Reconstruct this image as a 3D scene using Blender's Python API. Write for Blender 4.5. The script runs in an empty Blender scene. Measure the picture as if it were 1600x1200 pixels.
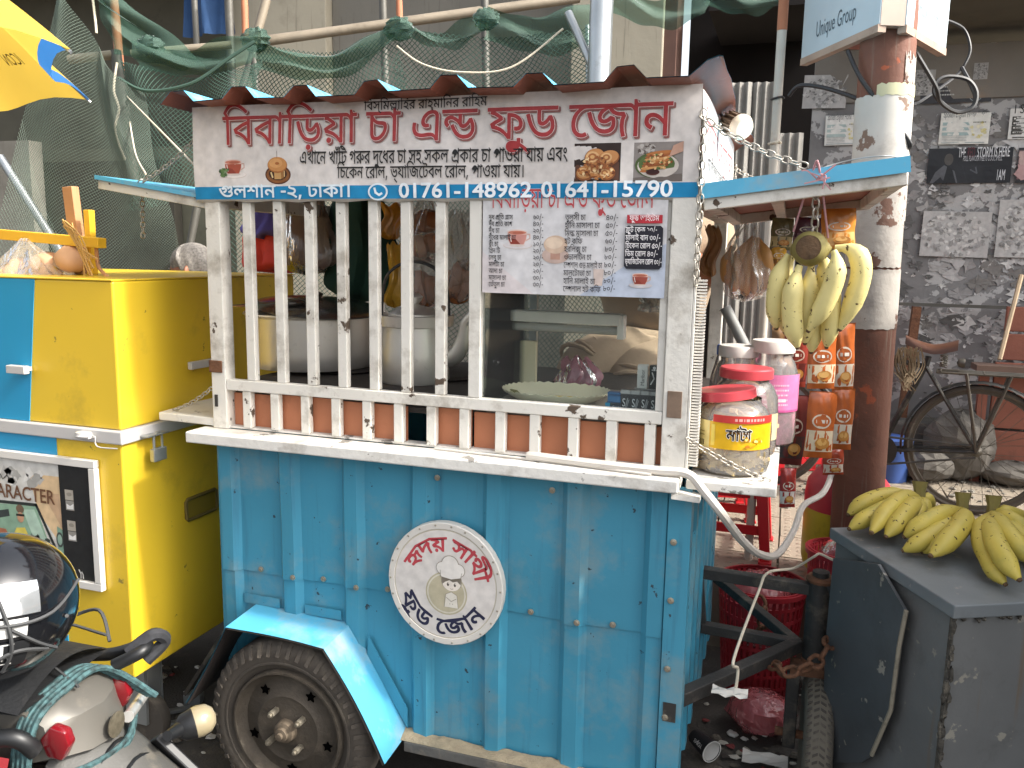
import bpy, bmesh, math, random
from mathutils import Vector, Matrix
random.seed(11)
PI = math.pi
SC = bpy.context.scene
COL = SC.collection

# ------------------------------------------------------------------ camera
CAM = Vector((1.568, -1.994, 1.618))
FW = Vector((-0.3118, 0.9373, -0.1552)); RT = Vector((0.9480, 0.3178, 0.0171)); UP = Vector((-0.0654, 0.1419, 0.9877))
FPX = 1297.5
cd = bpy.data.cameras.new('camera'); cam = bpy.data.objects.new('camera', cd); COL.objects.link(cam)
cd.sensor_width = 36; cd.lens = 29.194; cd.clip_start = 0.05; cd.clip_end = 200
m3 = Matrix((RT, UP, -FW)).transposed()
cam.matrix_world = Matrix.Translation(CAM) @ m3.to_4x4()
SC.camera = cam

# ------------------------------------------------------------------ daylight
SUN_AZ, SUN_EL = math.radians(-2.5), math.radians(40)       # from the right, grazing the cart front
wd = bpy.data.worlds.new('World'); SC.world = wd; wd.use_nodes = True
nt = wd.node_tree; nt.nodes.clear()
sky = nt.nodes.new('ShaderNodeTexSky'); sky.sky_type = 'NISHITA'; sky.sun_disc = False
sky.sun_elevation = SUN_EL; sky.sun_rotation = PI/2 - SUN_AZ
sky.air_density = 1.0; sky.dust_density = 5.0; sky.ozone_density = 1.0
bg = nt.nodes.new('ShaderNodeBackground'); bg.inputs[1].default_value = 0.15
wo = nt.nodes.new('ShaderNodeOutputWorld')
hz_ = nt.nodes.new('ShaderNodeHueSaturation'); hz_.inputs['Saturation'].default_value = 0.35     # hazy, nearly white city sky
nt.links.new(sky.outputs[0], hz_.inputs['Color']); nt.links.new(hz_.outputs[0], bg.inputs[0]); nt.links.new(bg.outputs[0], wo.inputs[0])
sl = bpy.data.lights.new('sun', 'SUN'); sl.energy = 2.2; sl.angle = math.radians(3.5); sl.color = (1.0, 0.95, 0.86)
so = bpy.data.objects.new('sun', sl); COL.objects.link(so)
sd = Vector((math.cos(SUN_AZ)*math.cos(SUN_EL), math.sin(SUN_AZ)*math.cos(SUN_EL), math.sin(SUN_EL)))
so.location = sd*20; so.rotation_euler = sd.to_track_quat('Z', 'Y').to_euler()
SC.view_settings.view_transform = 'Standard'; SC.view_settings.look = 'None'
SC.view_settings.exposure = 1.5; SC.view_settings.gamma = 1.0; SC.view_settings.use_curve_mapping = False

# ------------------------------------------------------------------ helpers
def V(*a): return Vector(a)
def at(px, py, x=None, y=None, z=None, d=None):
    """the point of the real place seen at a spot of the photograph, on a plane x=, y=, z= or at a distance d"""
    r = FW + RT*((px-800)/FPX) - UP*((py-600)/FPX)
    if d is not None: t = d
    elif x is not None: t = (x-CAM.x)/r.x
    elif y is not None: t = (y-CAM.y)/r.y
    else: t = (z-CAM.z)/r.z
    return CAM + r*t
def lin(h):
    h = h.lstrip('#'); o = []
    for i in (0, 2, 4):
        c = int(h[i:i+2], 16)/255
        o.append(c/12.92 if c <= 0.04045 else ((c+0.055)/1.055)**2.4)
    return tuple(o)
def rnd(a, b): return random.uniform(a, b)

_M = {}
def mat(name, col, rough=0.6, metal=0.0, var=0.12, vs=6.0, dirt=None, chips=None, bump=None, streak=None, coat=0.0, spec=0.5, extra=None):
    """painted / worn surface. dirt, chips = (colour, amount 0..1, scale); bump = (scale, strength); streak = (colour, amount)"""
    if name in _M: return _M[name]
    if isinstance(col, str): col = lin(col)
    m = bpy.data.materials.new(name); m.use_nodes = True; n = m.node_tree; N = n.nodes; L = n.links
    b = N['Principled BSDF']; b.inputs['Roughness'].default_value = rough; b.inputs['Metallic'].default_value = metal
    b.inputs['Specular IOR Level'].default_value = spec
    if coat: b.inputs['Coat Weight'].default_value = coat; b.inputs['Coat Roughness'].default_value = 0.08
    tc = N.new('ShaderNodeTexCoord')
    def noise(scale, detail=4, ro=0.55, sx=None):
        t = N.new('ShaderNodeTexNoise'); t.inputs['Scale'].default_value = scale; t.inputs['Detail'].default_value = detail; t.inputs['Roughness'].default_value = ro
        if sx:
            mp = N.new('ShaderNodeMapping'); mp.inputs['Scale'].default_value = sx; L.new(tc.outputs['Object'], mp.inputs[0]); L.new(mp.outputs[0], t.inputs[0])
        else: L.new(tc.outputs['Object'], t.inputs[0])
        return t.outputs['Fac']
    def ramp(src, a, c):
        r = N.new('ShaderNodeMapRange'); r.inputs[1].default_value = a; r.inputs[2].default_value = c; L.new(src, r.inputs[0]); return r.outputs[0]
    def mix(f, a, c):
        x = N.new('ShaderNodeMix'); x.data_type = 'RGBA'
        if isinstance(f, float): x.inputs[0].default_value = f
        else: L.new(f, x.inputs[0])
        for s, v in ((6, a), (7, c)):
            if isinstance(v, tuple): x.inputs[s].default_value = (*v[:3], 1)
            else: L.new(v, x.inputs[s])
        return x.outputs[2]
    lo = tuple(max(0, c*(1-var)) for c in col); hi = tuple(min(1, c*(1+var)) for c in col)
    c = mix(ramp(noise(vs), 0.3, 0.7), lo, hi)
    if streak:
        c = mix(ramp(noise(3.0, 5, 0.6, (14, 14, 0.7)), 0.62-0.12*streak[1], 0.80-0.1*streak[1]), c, lin(streak[0]) if isinstance(streak[0], str) else streak[0])
    rsock = None
    if dirt:
        dc = lin(dirt[0]) if isinstance(dirt[0], str) else dirt[0]
        f = ramp(noise(dirt[2], 7, 0.68), 0.68-0.3*dirt[1], 0.95-0.25*dirt[1]); c = mix(f, c, dc)
    if chips:
        cc = lin(chips[0]) if isinstance(chips[0], str) else chips[0]
        t = 0.76-0.26*chips[1]
        f = ramp(noise(chips[2], 8, 0.6), t, t+0.02); c = mix(f, c, cc)
        rr = N.new('ShaderNodeMapRange'); L.new(f, rr.inputs[0]); rr.inputs[3].default_value = rough; rr.inputs[4].default_value = 0.85; L.new(rr.outputs[0], b.inputs['Roughness'])
    L.new(c, b.inputs['Base Color'])
    if bump:
        bp = N.new('ShaderNodeBump'); bp.inputs['Strength'].default_value = bump[1]; bp.inputs['Distance'].default_value = 0.01
        L.new(noise(bump[0], 6, 0.6), bp.inputs['Height']); L.new(bp.outputs[0], b.inputs['Normal'])
    _M[name] = m; return m
def print_mat(name, rough=0.5, spec=0.4, coat=0.0, wear=0.0):
    if name in _M: return _M[name]
    m = bpy.data.materials.new(name); m.use_nodes = True; N = m.node_tree.nodes; L = m.node_tree.links; b = N['Principled BSDF']
    a = N.new('ShaderNodeVertexColor'); a.layer_name = 'ink'
    tc = N.new('ShaderNodeTexCoord'); t = N.new('ShaderNodeTexNoise'); t.inputs['Scale'].default_value = 40; t.inputs['Detail'].default_value = 5
    L.new(tc.outputs['Object'], t.inputs[0])
    r = N.new('ShaderNodeMapRange'); r.inputs[1].default_value = 0.3; r.inputs[2].default_value = 0.7; r.inputs[3].default_value = 0.86-wear; r.inputs[4].default_value = 1.06; L.new(t.outputs['Fac'], r.inputs[0])
    x = N.new('ShaderNodeMix'); x.data_type = 'RGBA'; x.blend_type = 'MULTIPLY'; x.inputs[0].default_value = 1
    cr = N.new('ShaderNodeTexNoise'); cr.inputs['Scale'].default_value = 7; cr.inputs['Detail'].default_value = 3; L.new(tc.outputs['Object'], cr.inputs[0])
    bp = N.new('ShaderNodeBump'); bp.inputs['Strength'].default_value = 0.35; bp.inputs['Distance'].default_value = 0.02; L.new(cr.outputs['Fac'], bp.inputs['Height']); L.new(bp.outputs[0], b.inputs['Normal'])
    L.new(a.outputs[0], x.inputs[6]); L.new(r.outputs[0], x.inputs[7]); L.new(x.outputs[2], b.inputs['Base Color'])
    b.inputs['Roughness'].default_value = rough; b.inputs['Specular IOR Level'].default_value = spec
    if coat: b.inputs['Coat Weight'].default_value = coat; b.inputs['Coat Roughness'].default_value = 0.1
    _M[name] = m; return m
def clear_mat(name, tint=(1, 1, 1), trans=0.8, rough=0.15, body=(0.8, 0.8, 0.8), gloss=0.3, crinkle=None):
    """thin clear plastic or glass sheet: part see-through, part film, part gloss"""
    if name in _M: return _M[name]
    m = bpy.data.materials.new(name); m.use_nodes = True; N = m.node_tree.nodes; L = m.node_tree.links; N.clear()
    o = N.new('ShaderNodeOutputMaterial'); t = N.new('ShaderNodeBsdfTransparent'); t.inputs[0].default_value = (*tint, 1)
    p = N.new('ShaderNodeBsdfPrincipled'); p.inputs['Base Color'].default_value = (*body, 1); p.inputs['Roughness'].default_value = rough
    p.inputs['Specular IOR Level'].default_value = 0.6
    g = N.new('ShaderNodeBsdfGlossy'); g.inputs['Roughness'].default_value = rough*0.6
    s1 = N.new('ShaderNodeMixShader'); s1.inputs[0].default_value = 1-trans; L.new(t.outputs[0], s1.inputs[1]); L.new(p.outputs[0], s1.inputs[2])
    fr = N.new('ShaderNodeLayerWeight'); fr.inputs[0].default_value = gloss
    s2 = N.new('ShaderNodeMixShader'); L.new(fr.outputs['Fresnel'], s2.inputs[0]); L.new(s1.outputs[0], s2.inputs[1]); L.new(g.outputs[0], s2.inputs[2])
    if crinkle:
        tc = N.new('ShaderNodeTexCoord'); mp = N.new('ShaderNodeMapping'); mp.inputs['Scale'].default_value = (1, 1, 0.25)
        nz = N.new('ShaderNodeTexNoise'); nz.inputs['Scale'].default_value = crinkle; nz.inputs['Detail'].default_value = 4
        bp = N.new('ShaderNodeBump'); bp.inputs['Strength'].default_value = 0.9; bp.inputs['Distance'].default_value = 0.02
        L.new(tc.outputs['Object'], mp.inputs[0]); L.new(mp.outputs[0], nz.inputs[0]); L.new(nz.outputs['Fac'], bp.inputs['Height'])
        for q in (p, g, fr): L.new(bp.outputs[0], q.inputs['Normal'])
    L.new(s2.outputs[0], o.inputs[0]); _M[name] = m; return m

class MB:
    """collects shapes in world coordinates; one MB becomes one mesh object"""
    def __init__(s): s.v = []; s.f = []; s.c = []; s.mi = []; s.cur = None; s.m = 0
    def add(s, vs, fs):
        o = len(s.v); s.v += [tuple(p) for p in vs]
        for f in fs: s.f.append([i+o for i in f]); s.c.append(s.cur); s.mi.append(s.m)
        return s
    def poly(s, pts): return s.add(pts, [list(range(len(pts)))])
    def box(s, x0, x1, y0, y1, z0, z1):
        return s.add([(x, y, z) for x in (x0, x1) for y in (y0, y1) for z in (z0, z1)],
                     [(0, 1, 3, 2), (4, 6, 7, 5), (0, 4, 5, 1), (2, 3, 7, 6), (0, 2, 6, 4), (1, 5, 7, 3)])
    def obox(s, c, ax, ay, az):
        c, ax, ay, az = map(Vector, (c, ax, ay, az))
        return s.add([c+ax*i+ay*j+az*k for i in (-1, 1) for j in (-1, 1) for k in (-1, 1)],
                     [(0, 1, 3, 2), (4, 6, 7, 5), (0, 4, 5, 1), (2, 3, 7, 6), (0, 2, 6, 4), (1, 5, 7, 3)])
    def beam(s, a, b, w, h, up=(0, 0, 1)):
        a, b = Vector(a), Vector(b); d = (b-a); l = d.length; d = d.normalized(); u = Vector(up)
        sx = d.cross(u)
        if sx.length < 1e-4: sx = d.cross(Vector((0, 1, 0)))
        sx.normalize(); u = sx.cross(d).normalized()
        return s.obox((a+b)/2, sx*w/2, d*l/2, u*h/2)
    def tube(s, pts, r, n=8, closed=False, cap=True):
        pts = [Vector(p) for p in pts]; k = len(pts)
        rs = r if isinstance(r, (list, tuple)) else [r]*k
        t0 = (pts[1]-pts[0]).normalized(); nx = t0.orthogonal().normalized(); vs = []; fs = []
        for i, p in enumerate(pts):
            if closed: t = (pts[(i+1) % k]-pts[i-1])
            else: t = pts[min(i+1, k-1)]-pts[max(i-1, 0)]
            if t.length < 1e-9: t = t0
            t = t.normalized(); nx = (nx - t*nx.dot(t))
            if nx.length < 1e-6: nx = t.orthogonal()
            nx.normalize(); ny = t.cross(nx)
            for j in range(n):
                a = 2*PI*j/n; vs.append(p+(nx*math.cos(a)+ny*math.sin(a))*rs[i])
        for i in range(k if closed else k-1):
            i2 = (i+1) % k
            for j in range(n): fs.append((i*n+j, i*n+(j+1) % n, i2*n+(j+1) % n, i2*n+j))
        if cap and not closed: fs.append(list(range(n))[::-1]); fs.append([(k-1)*n+j for j in range(n)])
        return s.add(vs, fs)
    def cyl(s, a, b, r, n=12, r2=None): return s.tube([a, b], [r, r if r2 is None else r2], n)
    def lathe(s, prof, c=(0, 0, 0), ax=(0, 0, 1), n=20, cap=True):
        """prof: list of (radius, height along ax)"""
        c = Vector(c); ax = Vector(ax).normalized(); nx = ax.orthogonal().normalized(); ny = ax.cross(nx); vs = []; fs = []
        for r, h in prof:
            for j in range(n):
                a = 2*PI*j/n; vs.append(c+ax*h+(nx*math.cos(a)+ny*math.sin(a))*r)
        for i in range(len(prof)-1):
            for j in range(n): fs.append((i*n+j, i*n+(j+1) % n, (i+1)*n+(j+1) % n, (i+1)*n+j))
        if cap:
            if prof[0][0] > 1e-5: fs.append(list(range(n))[::-1])
            if prof[-1][0] > 1e-5: fs.append([(len(prof)-1)*n+j for j in range(n)])
        return s.add(vs, fs)
    def ball(s, c, r, nu=12, nv=8, jit=0.0):
        c = Vector(c); r = Vector(r) if not isinstance(r, (int, float)) else Vector((r, r, r)); vs = []; fs = []
        for i in range(nv+1):
            th = PI*i/nv
            for j in range(nu):
                a = 2*PI*j/nu; q = 1+rnd(-jit, jit)
                vs.append(c+Vector((r.x*math.sin(th)*math.cos(a)*q, r.y*math.sin(th)*math.sin(a)*q, r.z*math.cos(th)*q)))
        for i in range(nv):
            for j in range(nu): fs.append((i*nu+j, (i+1)*nu+j, (i+1)*nu+(j+1) % nu, i*nu+(j+1) % nu))
        return s.add(vs, fs)
    def grid(s, fn, nu, nv):
        vs = [fn(i/nu, j/nv) for j in range(nv+1) for i in range(nu+1)]; w = nu+1
        return s.add(vs, [(j*w+i, j*w+i+1, (j+1)*w+i+1, (j+1)*w+i) for j in range(nv) for i in range(nu)])
    def extrude(s, pts, d):
        """closed polygon pts pushed along d"""
        pts = [Vector(p) for p in pts]; d = Vector(d); n = len(pts)
        return s.add(pts+[p+d for p in pts], [list(range(n))[::-1], [n+i for i in range(n)]]+[(i, (i+1) % n, n+(i+1) % n, n+i) for i in range(n)])
ORG = {}
def obj(name, mb, m, parent=None, smooth=True, bevel=0.0, label=None, kind=None, recalc=True):
    me = bpy.data.meshes.new(name)
    o = ORG.get(parent.name, Vector((0, 0, 0))) if parent else Vector((0, 0, 0))
    me.from_pydata([(v[0]-o.x, v[1]-o.y, v[2]-o.z) for v in mb.v], [], mb.f)
    for q in (m if isinstance(m, (list, tuple)) else [m]): me.materials.append(q)
    if any(mb.mi): me.polygons.foreach_set('material_index', mb.mi)
    if any(c is not None for c in mb.c):
        ca = me.color_attributes.new('ink', 'FLOAT_COLOR', 'CORNER'); arr = []
        for p in me.polygons:
            c = mb.c[p.index] or (0.8, 0.8, 0.8); arr += [c[0], c[1], c[2], 1.0]*p.loop_total
        ca.data.foreach_set('color', arr)
    if bevel or recalc:
        bm = bmesh.new(); bm.from_mesh(me)
        if recalc: bmesh.ops.recalc_face_normals(bm, faces=bm.faces)
        if bevel:
            es = [e for e in bm.edges if len(e.link_faces) == 2 and e.calc_face_angle(0) > 0.6]
            bmesh.ops.bevel(bm, geom=es, offset=bevel, segments=2, profile=0.5, affect='EDGES', clamp_overlap=True)
        bm.to_mesh(me); bm.free()
    if smooth:
        me.shade_smooth(); me.set_sharp_from_angle(angle=math.radians(38))
    ob = bpy.data.objects.new(name, me); COL.objects.link(ob)
    if parent: ob.parent = parent; ORG[ob.name] = o
    if label: ob['label'] = label
    if kind: ob['kind'] = kind
    return ob
def tag(o, label, cat, group=None, kind=None):
    o['label'] = label; o['category'] = cat
    if group: o['group'] = group
    if kind: o['kind'] = kind
    return o
def thing(name, label, cat, loc=(0, 0, 0), group=None):
    o = bpy.data.objects.new(name, None); COL.objects.link(o); o.location = loc; o.empty_display_size = 0.05
    ORG[o.name] = Vector(loc); return tag(o, label, cat, group)
def holder(name, parent):
    o = bpy.data.objects.new(name, None); COL.objects.link(o); o.parent = parent; o.empty_display_size = 0.02
    ORG[o.name] = ORG[parent.name]; return o
def inst(name, src, parent, mw):
    """another object on src's mesh, placed by matrix mw (world) under parent"""
    o = bpy.data.objects.new(name, src.data if hasattr(src, 'data') else src); COL.objects.link(o)
    if parent: o.parent = parent; o.matrix_basis = Matrix.Translation(-ORG[parent.name]) @ mw; ORG[o.name] = ORG[parent.name]
    else: o.matrix_basis = mw
    return o
def dup(root, loc, rotz=0.0, scale=1.0, label=None, group=None):
    r = root.copy(); COL.objects.link(r); r.location = loc; r.rotation_euler = (0, 0, rotz); r.scale = (scale,)*3
    if label: r['label'] = label
    if group: r['group'] = group
    for ch in list(root.children):
        c = ch.copy(); COL.objects.link(c); c.parent = r
        for g in ch.children:
            k = g.copy(); COL.objects.link(k); k.parent = c
    return r
def catenary(a, b, sag, n=12):
    a, b = Vector(a), Vector(b)
    return [a.lerp(b, i/n)-Vector((0, 0, sag*4*(i/n)*(1-i/n))) for i in range(n+1)]
def smooth_path(pts, k=6):
    pts = [Vector(p) for p in pts]; out = []
    for i in range(len(pts)-1):
        p0 = pts[max(i-1, 0)]; p1 = pts[i]; p2 = pts[i+1]; p3 = pts[min(i+2, len(pts)-1)]
        for j in range(k):
            t = j/k
            out.append(0.5*((2*p1)+(p2-p0)*t+(2*p0-5*p1+4*p2-p3)*t*t+(3*p1-p0-3*p2+p3)*t**3))
    out.append(pts[-1]); return out
def link_mesh(length, r, name='chain_link'):
    mb = MB(); h = length/2-r; w = length*0.28; pts = []
    for i in range(8): a = PI*i/7; pts.append((w*math.cos(a), 0, h-w+w*math.sin(a)+r*0))
    for i in range(8): a = PI+PI*i/7; pts.append((w*math.cos(a), 0, -(h-w)+w*math.sin(a)))
    mb.tube(pts, r, 5, closed=True)
    me = bpy.data.meshes.new(name); me.from_pydata([tuple(v) for v in mb.v], [], mb.f); me.shade_smooth(); return me
def chain(parent, path, me, length, m, name='chain', label=None):
    """links laid along a path, each one an object"""
    if not me.materials: me.materials.append(m)
    h = holder(name, parent)
    if label: h['label'] = label
    path = [Vector(p) for p in path]; pitch = length*0.72; d = 0.0; i = 0; nxt = 0.0
    for a, b in zip(path, path[1:]):
        L = (b-a).length; t = nxt-d
        while t < L:
            p = a+(b-a)*(t/L); q = (b-a).to_track_quat('Z', 'Y').to_matrix().to_4x4()
            inst('chain_link', me, h, Matrix.Translation(p) @ q @ Matrix.Rotation((PI/2)*(i % 2)+0.5, 4, 'Z')); i += 1
            nxt += pitch; t = nxt-d
        d += L
    return h

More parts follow.
